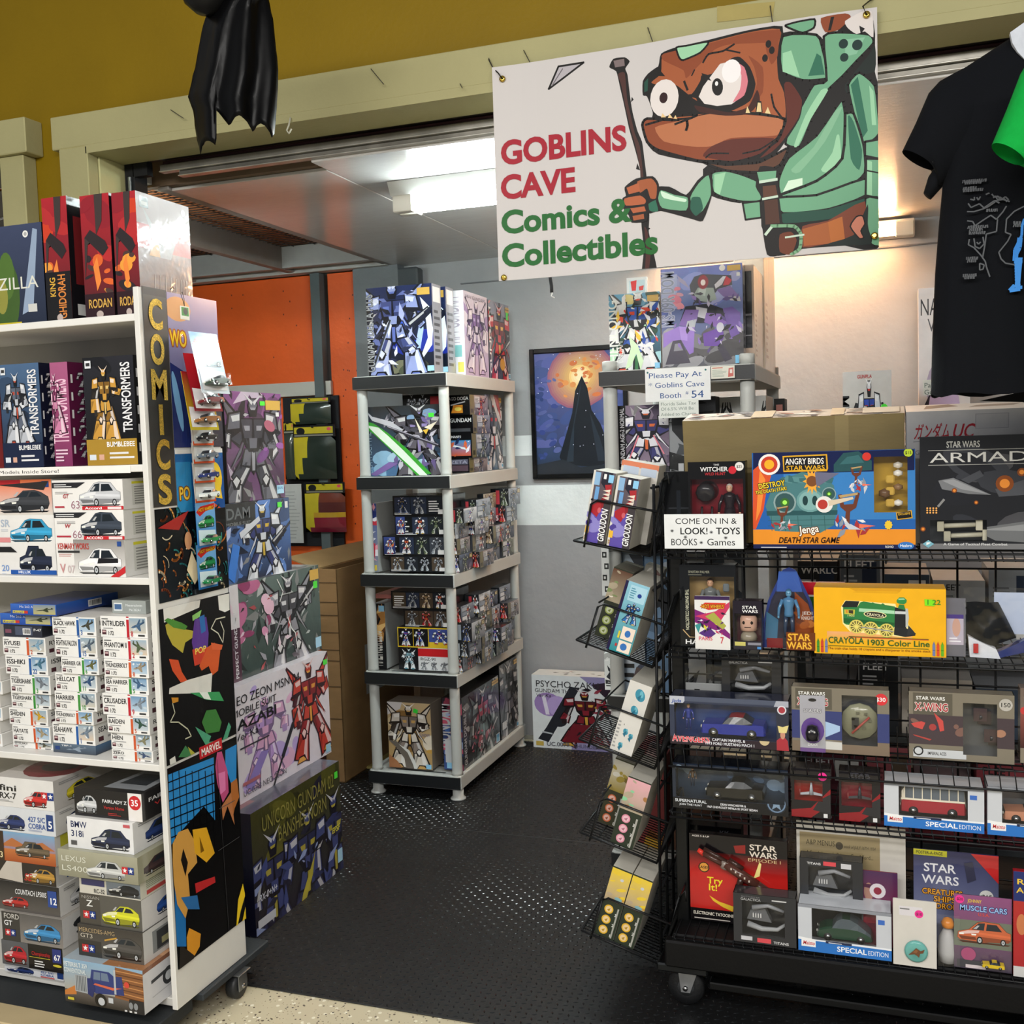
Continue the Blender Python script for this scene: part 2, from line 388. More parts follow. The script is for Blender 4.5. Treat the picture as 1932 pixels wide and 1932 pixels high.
    for sx,e,hd in ((-1,el,hl_),(1,er,hr)):
        s0 = (.5+sx*.24,.74)
        limb(s0,e,.05,.05,dk); limb(e,hd,.06,.075,mn)
        P([(hd[0]-.05,hd[1]+.03),(hd[0]+.05,hd[1]+.03),(hd[0]+.04,hd[1]-.05),(hd[0]-.04,hd[1]-.05)],dk)
        P([(.5+sx*.17,.86),(.5+sx*.36,.84),(.5+sx*.40,.70),(.5+sx*.30,.66),(.5+sx*.18,.70)],ol)
        P([(.5+sx*.19,.845),(.5+sx*.34,.825),(.5+sx*.37,.71),(.5+sx*.20,.72)],mn); P([(.5+sx*.20,.83),(.5+sx*.32,.815),(.5+sx*.30,.77),(.5+sx*.20,.78)],hi)
    P([(.42,.90),(.45,.96),(.55,.96),(.58,.90),(.55,.81),(.45,.81)],ol)
    P([(.44,.90),(.46,.95),(.54,.95),(.56,.90),(.53,.87),(.47,.87)],mn); P([(.455,.885),(.545,.885),(.53,.865),(.47,.865)],ac)
    P([(.50,.93),(.36,1.0),(.48,.905)],hi); P([(.50,.93),(.64,1.0),(.52,.905)],hi)
    if gun:
        a = hd; dx,dy = (.45,.25) if r.random() < .5 else (-.5,-.28)
        limb((a[0]-dx*.3,a[1]-dy*.3),(a[0]+dx*.3,a[1]+dy*.3),.045,.03,dk); limb((a[0]+dx*.2,a[1]+dy*.2),(a[0]+dx,a[1]+dy),.015,.012,dk,False)
def car(A,x,y,w,h,col,kind='sedan',flip=False,glass='#222b33'):
    """three-quarter view of a car in the rect x,y,w,h"""
    c = hx(col); dk = sh(c,.45); hi = mix(c,'#fff',.45)
    def T(p): return (x+(1-p[0] if flip else p[0])*w,y+p[1]*h)
    def P(pts,cc): A.poly([T(p) for p in pts],cc)
    tp = {'sedan': .98,'sports': .86,'van': 1.0,'truck': 1.0,'suv': 1.0}[kind]
    P([(.0,.06),(1.0,.06),(.95,.0),(.1,-.02)],mix('#000',col,.12))
    if kind == 'sports': body = [(.0,.22),(.02,.40),(.16,.52),(.36,.60),(.5,.84),(.72,tp),(.84,.78),(.98,.60),(1,.34),(.96,.14),(.4,.05),(.06,.10)]
    elif kind == 'van': body = [(.0,.18),(.0,.55),(.06,.92),(.14,tp),(.92,.96),(1,.84),(1,.16),(.5,.06),(.04,.10)]
    elif kind == 'suv': body = [(.0,.2),(.02,.55),(.2,.66),(.30,tp),(.62,tp),(.66,.64),(1,.60),(1,.2),(.5,.08),(.05,.1)]
    else: body = [(.0,.20),(.02,.46),(.22,.58),(.38,.92),(.5,tp),(.78,.95),(.92,.62),(1,.56),(1,.22),(.5,.06),(.05,.10)]
    P([(a*1.02-.01,b*1.03-.01) for a,b in body],sh(c,.3)); P(body,c)
    P([(.02,.40),(.2,.54),(.42,.58),(.40,.46),(.06,.34)],hi)
    P([(.40,.50),(1,.46),(1,.36),(.40,.40)],sh(c,1.25)); P([(.42,.30),(1,.28),(.96,.14),(.4,.06)],dk)
    P([(.02,.28),(.34,.26),(.36,.14),(.08,.12)],sh(c,.3)); P([(.03,.40),(.12,.42),(.12,.34),(.03,.33)],'#f4f4ea'); P([(.26,.40),(.36,.41),(.35,.34),(.27,.33)],'#f4f4ea')
    if kind == 'van':
        P([(.07,.86),(.10,.90),(.24,.88),(.23,.60),(.05,.60)],glass)
        for k in range(4): P([(.28+.17*k,.88),(.42+.17*k,.87),(.42+.17*k,.62),(.28+.17*k,.61)],glass)
    else:
        P([(.27,.60),(.40,.90),(.52,tp-.05),(.50,.60)] if kind != 'sports' else [(.38,.60),(.5,.80),(.62,.82),(.56,.60)],glass)
        P([(.54,.60),(.56,tp-.08),(.74,.90),(.84,.62)] if kind != 'sports' else [(.60,.60),(.66,.80),(.78,.78),(.86,.62)],sh(glass,.7))
        P([(.30,.64),(.38,.80),(.42,.80),(.36,.63)],mix(glass,'#fff',.45))
    for wx,wr in ((.42,.17),(.86,.15)):
        cx,cy = T((wx,.14)); rr = wr*h; A.ell(cx,cy,rr*A.H/A.W*.72,rr,'#111',16); A.ell(cx,cy,rr*A.H/A.W*.45,rr*.66,'#b8bcc0',12); A.ell(cx,cy,rr*A.H/A.W*.14,rr*.2,'#333',8)
def jet(A,x,y,w,h,col,flip=False):
    c = hx(col); 
    def P(pts,cc): A.poly([(x+(1-a if flip else a)*w,y+b*h) for a,b in pts],cc)
    P([(0,.30),(.12,.42),(.5,.62),(.86,.80),(1,.86),(.95,.70),(.6,.46),(.2,.28)],sh(c,.5)); P([(.02,.32),(.14,.42),(.5,.60),(.84,.76),(.6,.52),(.2,.32)],c)
    P([(.42,.56),(.62,1.0),(.70,1.0),(.62,.60)],sh(c,.7)); P([(.36,.42),(.60,.05),(.72,.06),(.66,.50)],sh(c,.8)); P([(.84,.76),(.86,1.0),(.94,1.0),(.93,.78)],sh(c,.6)); P([(.2,.42),(.28,.50),(.36,.50),(.32,.43)],'#223')
def barcode(A,x,y,w,h,rnd):
    A.rect(x,y,x+w,y+h,'#f2f2f2'); k = x+w*.06
    while k < x+w*.94: t = rnd.uniform(.01,.04)*w; A.rect(k,y+h*.15,k+t,y+h*.9,'#111'); k += t+rnd.uniform(.015,.04)*w
def lines(A,x0,y0,x1,y1,n,col,rnd,k=.45):
    d = (y1-y0)/n
    for i in range(n):
        yy = y1-d*(i+1); A.rect(x0,yy,x0+(x1-x0)*rnd.uniform(.6,1),yy+d*k,col)
GREY = ('#8d939c','#5b6068','#26282d','#c9ccd2')
PALS = [('#d8dbe0','#3350a8','#2b2d33','#c8242c'),('#9aa0aa','#4a4f5a','#1d1f24','#c8a23c'),('#c02830','#7c1a22','#26181c','#e0b040'),
        ('#e6e6ea','#b02c34','#2c2e34','#e8c04a'),('#5c6a52','#3c4638','#1c201c','#c8c8a0'),('#40507c','#28324e','#14161f','#d0b04c'),('#c9b090','#7c5c40','#2a2018','#e8d8a0')]
def art_mech(A,seed,pal=None,bgc=('#1c2230','#4a5670','#20242c'),title=None,tcol='#e8e8e8',n=10,rx=.5,gun=True,wings=False,flip=False,badge=True,vertical=True,tag_=True,scale=1.0):
    r = R(seed); A.grad(0,0,1,1,bgc[0],bgc[1])
    clouds(A,r,[mix(bgc[0],bgc[1],t) for t in (.2,.5,.8)]+[mix(bgc[1],bgc[2],.5)],n,s=.22)
    shards(A,r,[bgc[2],mix(bgc[1],'#fff',.35),mix(bgc[0],'#000',.4),mix(bgc[2],'#fff',.2)],n*2,s0=.03,s1=.2)
    pal = pal or r.choice(PALS); asp = A.H/A.W
    hh = 1.15*scale; ww = min(1.5,hh*asp*.95)
    robot(A,rx-ww/2,-.16,ww,hh,pal,seed,flip,gun,wings)
    shards(A,r,[mix(pal[0],'#fff',.3),sh(pal[1],.8),pal[2]],n,s0=.015,s1=.06)
    if title:
        if vertical: A.text(title,.035+.05*asp,.06,min(.09/asp if asp > 1 else .09,.1),tcol,w=.86,rot=90,align='l')
        else: A.text(title,.05,.86,.09,tcol,w=.8)
    if badge: A.rect(.80,.90,.985,.965,'#c9a24a'); A.rect(.80,.925,.985,.94,'#8a6a26')
    if tag_: A.rect(.88,.02,.98,.02+.1/asp*.9,'#e8f4fa'); A.rect(.89,.03,.97,.01+.1/asp*.9,'#5aa6d2')
def art_end(A,seed,dark=True):   # long end of a kit box: a row of small machines and caption blocks
    r = R(seed); b = '#17191d' if dark else '#d9dadc'; A.rect(0,0,1,1,b); n = max(2,int(A.W/A.H*1.2)); 
    A.rect(0,.0,1,.04,'#0a0b0d')
    for k in range(n):
        x = .03+.94*k/n; wv = .90/n; bg = r.choice(['#20242c','#3a3f48','#14161a','#4c4034','#2a3348']) if dark else r.choice(['#cfd2d6','#b8c4d0','#e4e4e4'])
        A.rect(x,.10,x+wv,.92,bg)
        if r.random() < .75: robot(A,x+wv*.1,.08,wv*.8,.86,r.choice(PALS) if r.random() < .4 else GREY,seed*7+k,gun=r.random() < .5)
        else: lines(A,x+wv*.1,.2,x+wv*.9,.8,5,'#e8e8e8',r)
    lines(A,.03,.06,.5,.18,2,'#d8d8d8' if dark else '#333',r)
    A.rect(.86,.08,.97,.3,'#e6e6e6')
def art_rg(A,seed,num=''):   # small square-ended kit box
    r = R(seed); bg = r.choice([('#2c3442','#8a94a4'),('#46423c','#b4aa98'),('#1f2430','#59647c'),('#5a5e66','#c4c8ce'),('#2a2e28','#7c8474')])
    art_mech(A,seed,None,(bg[0],bg[1],mix(bg[0],'#000',.3)),n=4,gun=r.random() < .6,badge=False,tag_=False,rx=r.uniform(.4,.6))
    if r.random() < .7: A.rect(.72,.68,.97,.95,'#6a5a34'); A.text('RG',.75,.73,.16,'#e6d9a8',w=.19,shear=.2)
    else:
        for k in range(3): A.rect(.05,.1+.28*k,.4,.32+.28*k,r.choice(['#d8dadd','#aab0b8','#8a94a2']))
    if num: A.text(num,.06,.06,.22,'#f0f0f0',w=.2)
def art_side_mg(A,seed):      # +X face of a stacked kit box: olive strip, panels, machine
    r = R(seed); art_mech(A,seed+3,None,(r.choice(['#30343c','#4a4650','#2c3a44']),r.choice(['#9098a4','#a89c9c','#8c9cb0']),'#22252b'),n=4,badge=False,tag_=False,rx=.62)
    A.rect(0,0,.22,1,'#6b6340'); A.rect(.26,.62,.52,.92,'#c8cccf'); A.rect(.28,.36,.54,.58,'#a4adb6'); A.rect(.03,.1,.17,.3,'#3c3722')
    lines(A,.28,.66,.50,.88,4,'#5a5a60',r)
def art_air(A,title,stripe,num,jc,seed,sx=.56,dark=False):
    r = R(seed); A.rect(0,0,1,1,'#e9e8e4')
    sky = r.choice([('#b9cbd8','#6f95b8'),('#c8c2b4','#8fa6b6'),('#d4c0a8','#9ab0c0'),('#c3cdd2','#8399aa')])
    A.grad(sx+.06,.22,.965,.93,sky[0],sky[1]); clouds(A,r,['#dfe6ea','#c2cfd6'],3,sx+.1,.3,.93,.85,.1); jet(A,sx+.09,.30,.30,.58,jc,r.random() < .5)
    A.rect(sx,0,sx+.055,1,stripe); A.rect(sx-.004,.86,sx+.059,.94,'#f0f0f0')
    A.text(title,.03,.54,.24,'#1b1b1d',w=min(sx-.06,.058*len(title)+.04),bold=1)
    lines(A,.03,.84,.22,.94,1,'#555',r); lines(A,.06,.40,.40,.48,1,'#8a8a8a',r)
    A.rect(.03,.12,.12,.34,'#4a2730'); A.rect(.04,.22,.11,.30,'#caa'); A.text('1:72',.15,.10,.19,'#222',w=.13,bold=1)
    A.text(num,sx+.085,.07,.24,stripe,w=.05*len(num),bold=1); A.rect(.80,.08,.94,.16,'#333')
def art_airside(A,title,stripe,seed):
    A.rect(0,0,1,1,'#dddcd8'); A.text(title[:6],.08,.55,.24,'#1b1b1d',w=.5,bold=1); A.rect(.08,.12,.2,.34,'#4a2730'); A.rect(.3,.2,.5,.3,'#999')
def logo_star(A,x,y,s):     # red and blue block with two white stars
    k = A.H/A.W
    A.rect(x,y,x+s*k,y+s,'#1f3f8c'); A.rect(x,y,x+s*k,y+s*.42,'#14307a'); A.rect(x-s*k*1.0,y,x,y+s,'#c42a30')
    for cx in (x-s*k*.5,x+s*k*.5):
        P = []
        for i in range(10):
            rr = s*(.40 if i % 2 == 0 else .17); t = math.pi/2+i*math.pi/5; P.append((cx+rr*k*math.cos(t),y+s*.5+rr*math.sin(t)))
        A.poly(P,'#f2f2f2')
def art_carkit(A,bg,title,tcol,cc,kind='sports',seed=1,cx=.36,cw=.56,flip=False,tx=.04,ty=.70,th=.17,tw=.34,star=False,stripe=None,panel=None,num=None,title2=None,cy=.08,ch=.72):
    r = R(seed); A.rect(0,0,1,1,bg[0])
    if len(bg) > 1: A.grad(cx-.06,0,1,1,bg[0],bg[1])
    if panel: A.rect(*panel)
    car(A,cx,cy,cw,ch,cc,kind,flip)
    if stripe: A.rect(*stripe)
    A.text(title,tx,ty,th,tcol,w=tw)
    if title2: A.text(title2,tx,ty-th*1.35,th,tcol,w=min(tw,.07*len(title2)))
    lines(A,tx,ty-th*1.9 if title2 else ty-.16,tx+tw*.8,ty-.06 if not title2 else ty-th*1.5,2,mix(tcol,bg[0],.4),r)
    if star: logo_star(A,.14,.10,.20)
    if num: A.rect(.86,.5,.97,.94,'#2a3a78'); A.text(num,.875,.58,.2,'#fff',w=.08)
def art_instr(A,seed):        # white side with an instruction table under a yellow heading
    r = R(seed); A.rect(0,0,1,1,'#e4e3df'); A.rect(.2,.12,.92,.9,'#cfcfc8'); A.rect(.2,.82,.92,.9,'#d8d23c'); lines(A,.25,.16,.88,.78,8,'#8a8a86',r)
# ================================================================== SETTING
def slab(name,x0,x1,y0,y1,z0,z1,col,m='wall',parent=None,c=0,**k):
    mb = MB(); mb.box(x0,x1,y0,y1,z0,z1,col,m,c); return mb.build(name,parent,kind=None if parent else 'structure',**k)
# hall floor: beige terrazzo chips
def terrazzo():
    m = bpy.data.materials.new('terrazzo'); m.use_nodes = True; nt = m.node_tree; b = nt.nodes['Principled BSDF']; b.inputs['Roughness'].default_value = .35
    tc = nt.nodes.new('ShaderNodeTexCoord'); last = None
    base = nt.nodes.new('ShaderNodeRGB'); base.outputs[0].default_value = (*hx('#c6bb9e'),1); last = base.outputs[0]
    for sc_,th,colr in ((55,.30,'#e6e0cc'),(75,.22,'#463c30'),(110,.2,'#8c7c62'),(38,.16,'#5a4c3c')):
        v = nt.nodes.new('ShaderNodeTexVoronoi'); v.inputs['Scale'].default_value = sc_; nt.links.new(tc.outputs['Object'],v.inputs['Vector'])
        lt = nt.nodes.new('ShaderNodeMath'); lt.operation = 'LESS_THAN'; lt.inputs[1].default_value = th; nt.links.new(v.outputs['Distance'],lt.inputs[0])
        sp = nt.nodes.new('ShaderNodeSeparateColor'); nt.links.new(v.outputs['Color'],sp.inputs[0])
        gt = nt.nodes.new('ShaderNodeMath'); gt.operation = 'GREATER_THAN'; gt.inputs[1].default_value = .55; nt.links.new(sp.outputs[0],gt.inputs[0])
        mu = nt.nodes.new('ShaderNodeMath'); mu.operation = 'MULTIPLY'; nt.links.new(lt.outputs[0],mu.inputs[0]); nt.links.new(gt.outputs[0],mu.inputs[1])
        mx = nt.nodes.new('ShaderNodeMix'); mx.data_type = 'RGBA'; nt.links.new(mu.outputs[0],mx.inputs[0]); nt.links.new(last,mx.inputs[6]); mx.inputs[7].default_value = (*hx(colr),1); last = mx.outputs[2]
    nt.links.new(last,b.inputs['Base Color']); return m
MT['terrazzo'] = terrazzo()
slab('floor',-5,4,-3.5,5.2,-.06,0,'#b4a88c','terrazzo')
# booth shell
bw = MB()
G1,G2,G3 = '#a5a6a7','#eef2f1','#9c9b9c'
for z0,z1,c in ((0,1.116,G3),(1.116,1.32,G2),(1.32,1.472,G1),(1.472,1.575,G2),(1.575,3.2,G1)):
    bw.face([(-2.66,5.1,z0),(3,5.1,z0),(3,5.1,z1),(-2.66,5.1,z1)],c,'wall')
bw.box(-4,3,5.101,5.2,0,3.2,'#777','wall')
wall_back = bw.build('wall_back',kind='structure')
slab('seam_batten',-2.05,3,5.088,5.1,2.36,2.366,'#6f7072',parent=wall_back)
def orange(x0,x1,name='orange_panel'):
    mb = MB(); mb.box(x0,x1,5.05,5.1,0,2.47,'#f0641c','wall',.003)
    r = R(int(abs(x0)*100)); 
    for _ in range(22):
        x,z = r.uniform(x0+.03,x1-.03),r.uniform(1.1,2.4); mb.box(x,x+.006,5.048,5.05,z,z+.008,'#7c2a10','wall')
    return mb.build(name,wall_back)
orange(-4,-2.905); orange(-2.80,-2.60)
slab('grey_stud',-2.875,-2.82,5.0,5.05,0,2.47,'#5f6a6c','matte',parent=wall_back)
slab('grey_post',-2.63,-2.37,5.02,5.1,0,2.48,'#74797c','wall',parent=wall_back)
slab('grey_bracket',-2.38,-2.26,5.02,5.1,2.36,2.46,'#54595c','matte',parent=wall_back,c=.01)
slab('wall_left',-4.05,-3.95,2.97,5.2,0,3.2,'#8f9092')
slab('wall_right',2.6,2.7,2.97,5.2,0,3.2,'#8f9092')
slab('baseboard_back',-2.37,3,5.09,5.1,0,.02,'#9a978c','matte')
# ceiling sheets, seam, joists of the open bay
ceil = slab('ceiling',-4,3,3.0,5.2,2.62,2.66,'#7a6448','matte')
CP = '#c6c4c0'
def sheet(x0,x1,y0,y1):
    mb = MB(); mb.box(x0,x1,y0,y1,2.48,2.492,CP,'ceil',.002); mb.build('ceiling_panel',ceil)
sheet(-2.40,-1.769,3.222,5.1); sheet(-1.765,.65,3.11,5.1); sheet(.654,3,3.11,5.1)
for x0 in (-2.44,-3.0,-3.62): slab('joist',x0,x0+.045,3.2,5.05,2.48,2.60,'#8c8782','matte',parent=ceil,c=.002)
slab('end_joist',-3.95,-2.44,4.86,4.90,2.485,2.60,'#a3a3a0','matte',parent=ceil,c=.002)
slab('ledger',-3.95,-2.42,4.98,5.05,2.475,2.53,'#b4b4b0','matte',parent=ceil,c=.002)
slab('edge_trim',-2.50,-2.455,3.1,3.3,2.50,2.53,'#b9b7b2','matte',parent=ceil,c=.002)
slab('front_joist',-3.0,3,3.19,3.222,2.492,2.60,'#776450','matte',parent=ceil)
fb = MB(); r = R(5)       # foil-faced insulation and wire mesh over the bay
fb.box(-3.95,-2.42,3.25,4.98,2.60,2.61,'#a8683c','matte')
fb.build('insulation_board',ceil)
wm = MB()
for k in range(44): y = 3.28+k*.039; wm.tube([(-3.9,y,2.594),(-2.5,y+.01,2.594)],.0025,'#2c2622',n=4)
for k in range(12): x = -3.88+k*.125; wm.tube([(x,3.26,2.590),(x,4.94,2.590)],.002,'#3a322c',n=4)
wm.build('wire_mesh',ceil)
# facade
YW = '#846a06'
def facade(x0,x1,z0,z1): 
    mb = MB(); mb.box(x0,x1,2.95,3.06,z0,z1,YW,'ywall'); return mb
fm = facade(-5,4,2.62,3.6); fm.box(-2.78,-2.52,2.95,3.06,0,2.62,YW,'ywall'); fm.box(-5,-3.9,2.95,3.06,0,2.62,YW,'ywall'); fm.box(2.4,4,2.95,3.06,0,2.62,YW,'ywall')
fm.build('wall_front',kind='structure')
TR = '#aba578'
trim = MB(); trim.box(-2.628,4,2.9,2.95,2.57,2.678,TR,'ywall',.003); hd = trim.build('trim_1',kind='structure')
slab('header_soffit',-2.49,2.4,2.9,3.07,2.545,2.572,TR,'ywall',parent=hd)
slab('trim_2',-2.60,-2.483,2.9,2.95,0,2.57,TR,'ywall',c=.003)
slab('trim_3',-2.50,-2.478,2.951,3.08,0,2.545,'#c4c08e','ywall',c=.001)  # inner reveal, its lit tone put into a paler trim colour
slab('trim_4',-3.9,-2.708,2.87,2.95,2.57,2.685,TR,'ywall',c=.003)
slab('trim_5',-2.845,-2.742,2.89,2.95,0,2.57,TR,'ywall',c=.003)
sd = MB()
for k in range(16): sd.box(-3.88,-2.845,2.99,3.0,1.0+k*.1,1.09+k*.1,'#6c665a','metal',.004)
sd.build('trim_6',kind='structure')
t = MB()   # masking tape and leftover paper on the trim
a,b = oy(1355,12,2.898),oy(1460,4,2.898); 
t.face([oy(1353,12,2.8985),oy(1353,42,2.8985),oy(1458,30,2.8985),oy(1462,3,2.8985)],'#a99a5c','matte'); t.build('masking_tape',hd)
for p,q in (((922,110),(933,135)),((988,95),(1001,120)),((1222,52),(1231,78)),((1453,11),(1458,46)),((700,130),(724,159)),((322,207),(346,223)),((868,158),(872,166))):
    mb = MB(); A0,A1 = oy(*p,2.895),oy(*q,2.88); mb.tube([oy(*p,2.90),A0,A1],.0013,'#3c3830',n=5); mb.build('nail',hd)
mb = MB(); mb.tube([oy(548,222,2.895),oy(545,236,2.885),oy(541,246,2.88),oy(545,252,2.88),oy(550,243,2.88)],.0025,'#d8d4c0',n=6); mb.build('cup_hook',hd)
# roller door bottom bars and guide
rd = MB()
for z0,z1,y0,c,m in ((2.548,2.574,3.07,'#55514c','metal'),(2.531,2.548,3.10,'#3a1f20','matte'),(2.509,2.533,3.085,'#8f8c84','metal'),(2.489,2.509,3.095,'#7d7a72','metal'),(2.4885,2.492,3.088,'#c8c6be','metal'),(2.507,2.511,3.08,'#c0beb6','metal')):
    x0 = -2.40 if z0 > 2.54 else (-2.34 if z0 > 2.505 else -2.27); rd.box(x0,2.4,y0,y0+.03,z0,z1,c,m,.003)
rd.build('trim_7',kind='structure')
mb = MB(); mb.box(-2.475,-2.435,3.07,3.14,0,2.57,'#17181a','matte',.002); mb.box(-2.455,-2.445,3.06,3.07,0,2.50,'#9aa0a0','metal',.002); mb.box(-2.44,-2.38,3.07,3.10,2.50,2.548,'#17181a','matte')
mb.build('trim_8',kind='structure')
mb = MB(); mb.hexa([oy(225,285,3.0),oy(262,276,2.93),oy(300,285,3.0),oy(262,291,3.06)]+[oy(225,283,3.0),oy(262,274,2.93),oy(300,283,3.0),oy(262,289,3.06)],'#6e6c5c','metal'); mb.build('trim_9',kind='structure')
# rubber mats with raised tread
for i,(y0,y1) in enumerate(((2.51,3.80),(3.803,5.04))):
    mb = MB(); mb.box(-2.47 if i == 0 else -3.9,2.4,y0,y1,.0,.004,'#131415','rubber',.002)
    mt_ = mb.build('rubber_mat',label='black rubber diamond plate mat at the booth entrance' if i == 0 else 'black rubber diamond plate mat running to the back wall',cat='mat',loc=(0,0,0.0005))
    lg = MB(); s = .0225; vs = []; fs = []; 
    xa,xb = (-2.4,.25) if i == 0 else (-2.4,-.3)
    ny = int((y1-y0)/s); nx = int((xb-xa)/s)
    for a in range(nx):
        for b_ in range(ny):
            if i == 1 and a % 1: continue
            cx,cy = xa+(a+.5)*s,y0+(b_+.5)*s+.002; th = math.radians(20 if (a+b_) % 2 else 110); ca,sa = math.cos(th),math.sin(th); n = len(vs)
            for lx,ly,lz in ((-.0095,0,0),(0,-.003,0),(.0095,0,0),(0,.003,0),(-.004,0,.0017),(.004,0,.0017)):
                vs.append((cx+lx*ca-ly*sa,cy+lx*sa+ly*ca,.004+lz))
            fs += [(n,n+1,n+4),(n+1,n+5,n+4),(n+1,n+2,n+5),(n+2,n+3,n+5),(n+3,n+4,n+5),(n+3,n,n+4)]
    lg.mesh(vs,fs,'#1a1c1e','gloss'); o = lg.build('tread_lugs',mt_,kind='stuff')
mb = MB(); mb.box(-.006,.006,-.003,.003,0,.002,'#e8e8e4','matte',.0005); mb.box(.005,.016,-.001,.001,0,.001,'#e8e8e4','matte')
mb.build('paper_scrap',label='tiny white paper scrap on the rubber mat in front of the tall plastic shelf',cat='litter',loc=oz(740,1524,.0065))

# ------------------------------------------------------------------ ceiling tube lights
def tube_light(name,label,x0,x1,y,z,tm,wall=False):
    e = empty(name,((x0+x1)/2,y,z),label,'ceiling light'); L = (x1-x0)/2
    mb = MB()
    if wall: mb.box(-L,L,-.03,.06,-.035,.035,'#d8d4cc','lam',.004)
    else: mb.hexa([(-L,-.05,.015),(L,-.05,.015),(L,.05,.015),(-L,.05,.015),(-L,-.075,.06),(L,-.075,.06),(L,.075,.06),(-L,.075,.06)],'#dcdcd8','lam')
    mb.build('housing',e)
    for yy in ((-.028,.028) if not wall else (-.045,)):
        mb = MB(); mb.tube([(-L+.075,yy,-.02),(L-.03,yy,-.02)],.017,'#fff',tm,n=12); mb.build('lamp_tube',e)
        for sx in (-1,1):
            mb = MB(); mb.box(sx*(L-.005),sx*(L-.08),yy-.019,yy+.019,-.042,.02,'#cfccc0','plastic',.003); mb.build('socket',e)
    return e
tube_light('ceiling_light','white fluorescent batten with two lit cool tubes under the grey ceiling left of the banner',-1.655,-.45,3.52,2.418,'tube_cool')
tube_light('ceiling_light','lit fluorescent batten in the open joist bay, behind the boxes on the bookcase top',-3.3,-2.64,3.4,2.39,'tube_cool')
tube_light('ceiling_light','warm fluorescent batten high on the back wall right of the banner',-1.08,.13,5.03,2.43,'tube_warm',True)

# ================================================================== BOOKCASE
XR = -1.745; YB = 2.19
S1,S2,S3,S4,S5 = 1.897,1.52,1.232,.748,.118
bc = empty('bookcase',(-2.2,2.35,0),'white laminate bookcase on a wheeled base crammed with model kits','bookcase')
def bpart(name,x0,x1,y0,y1,z0,z1,col='#d9d7d0',m='lam',c=.0015,label=None):
    mb = MB(); mb.box(x0+2.2,x1+2.2,y0-2.35,y1-2.35,z0,z1,col,m,c); o = mb.build(name,bc)
    if label: o['label'] = label
    return o
sp = bpart('side_panel',XR-.016,XR,YB,2.505,.10,1.962,'#dcdad4'); bpart('side_panel',-2.95,-2.934,YB,2.505,.10,1.962)
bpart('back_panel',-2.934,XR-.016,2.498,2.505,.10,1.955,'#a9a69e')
for z in (S1,S2,S3,S4): bpart('shelf_board',-2.934,XR-.016,YB+.004,2.498,z-.018,z,'#e2e0da')
bpart('shelf_board',-2.934,XR-.016,YB+.02,2.498,S5-.022,S5,'#d4d2cc'); bpart('plinth',-2.934,XR-.016,YB+.03,YB+.045,.10,S5-.022,'#c9c7c0')
bpart('dolly_board',-2.6,-1.732,2.28,2.60,.078,.099,'#33373a','matte',.003,'dark grey wooden dolly board')
bpart('dolly_board',-2.6,XR-.10,2.02,2.10,.05,.095,'#b9a67e','card',.003,'pale wooden plank at the front of the base')
bpart('dolly_board',-2.6,XR-.02,2.10,2.28,.05,.088,'#2c2f31','matte',.003,'dark painted deck under the bottom shelf')
def caster(parent,x,y,z,r=.042,col='#26282a',side=False):
    mb = MB()
    if side:
        mb.lathe((x,y,z),[(r*.5,-.016),(r*.95,-.014),(r,-.006),(r,.006),(r*.95,.014),(r*.5,.016)],col,'rubber',22,'y'); mb.lathe((x,y,z),[(r*.45,-.0175),(r*.45,.0175)],'#3c3e40','rubber',14,'y'); w_ = mb.build('caster',parent); mb = MB()
        for s in (-1,1): mb.hexa([(x-.012,y+s*.02-.001,z-.012),(x+.012,y+s*.02-.001,z-.012),(x+.012,y+s*.02+.001,z-.012),(x-.012,y+s*.02+.001,z-.012),(x-.02,y+s*.02-.001,z+r+.004),(x+.035,y+s*.02-.001,z+r+.004),(x+.035,y+s*.02+.001,z+r+.004),(x-.02,y+s*.02+.001,z+r+.004)],'#b8babc','metal')
        mb.box(x-.03,x+.04,y-.03,y+.03,z+r+.002,z+r+.006,'#b8babc','metal',.001); mb.lathe((x,y,z),[(.007,-.026),(.007,.026)],'#ccc','chrome',8,'y'); mb.build('caster_fork',w_); return
    mb.lathe((x,y,z),[(r*.5,-.016),(r*.95,-.014),(r,-.006),(r,.006),(r*.95,.014),(r*.5,.016)],col,'rubber',18,'x')
    w_ = mb.build('caster',parent); mb = MB(); mb.box(x-.022,x-.018,y-.02,y+.02,z-.01,z+r+.006,'#8d8f90','metal',.001); mb.box(x+.018,x+.022,y-.02,y+.02,z-.01,z+r+.006,'#8d8f90','metal',.001); mb.box(x-.03,x+.03,y-.028,y+.028,z+r+.002,z+r+.006,'#8d8f90','metal',.001)
    mb.lathe((x,y,z),[(.006,-.026),(.006,.026)],'#aaa','chrome',8,'x'); mb.build('caster_fork',w_)
for x in (-1.745,-2.55): caster(bc,x+2.2,2.45-2.35,.037,.036)
caster(bc,-2.55+2.2,2.15-2.35,.037,.036)
mb = MB(); mb.tube([ox(322,546,XR),ox(325,541,XR),ox(329,545,XR+.004)],.0012,'#222'); mb.build('hook',sp,world=True)
# price rail strip with handwriting along shelf 2
A = fart(-2.25,-1.80,YB+.003,S2-.020,S2+.0,'#eceae4'); A.text('Models Inside Store!',.05,.25,.42,'#222',w=.45,bold=0)
mb = MB(); A.put(mb,Vector((-2.25+2.2,YB+.003-2.35,S2-.020)),X_,Z_,-Y_); mb.build('label_strip',bc)

def P3(x,y,X=XR): return ox(x,y,X)
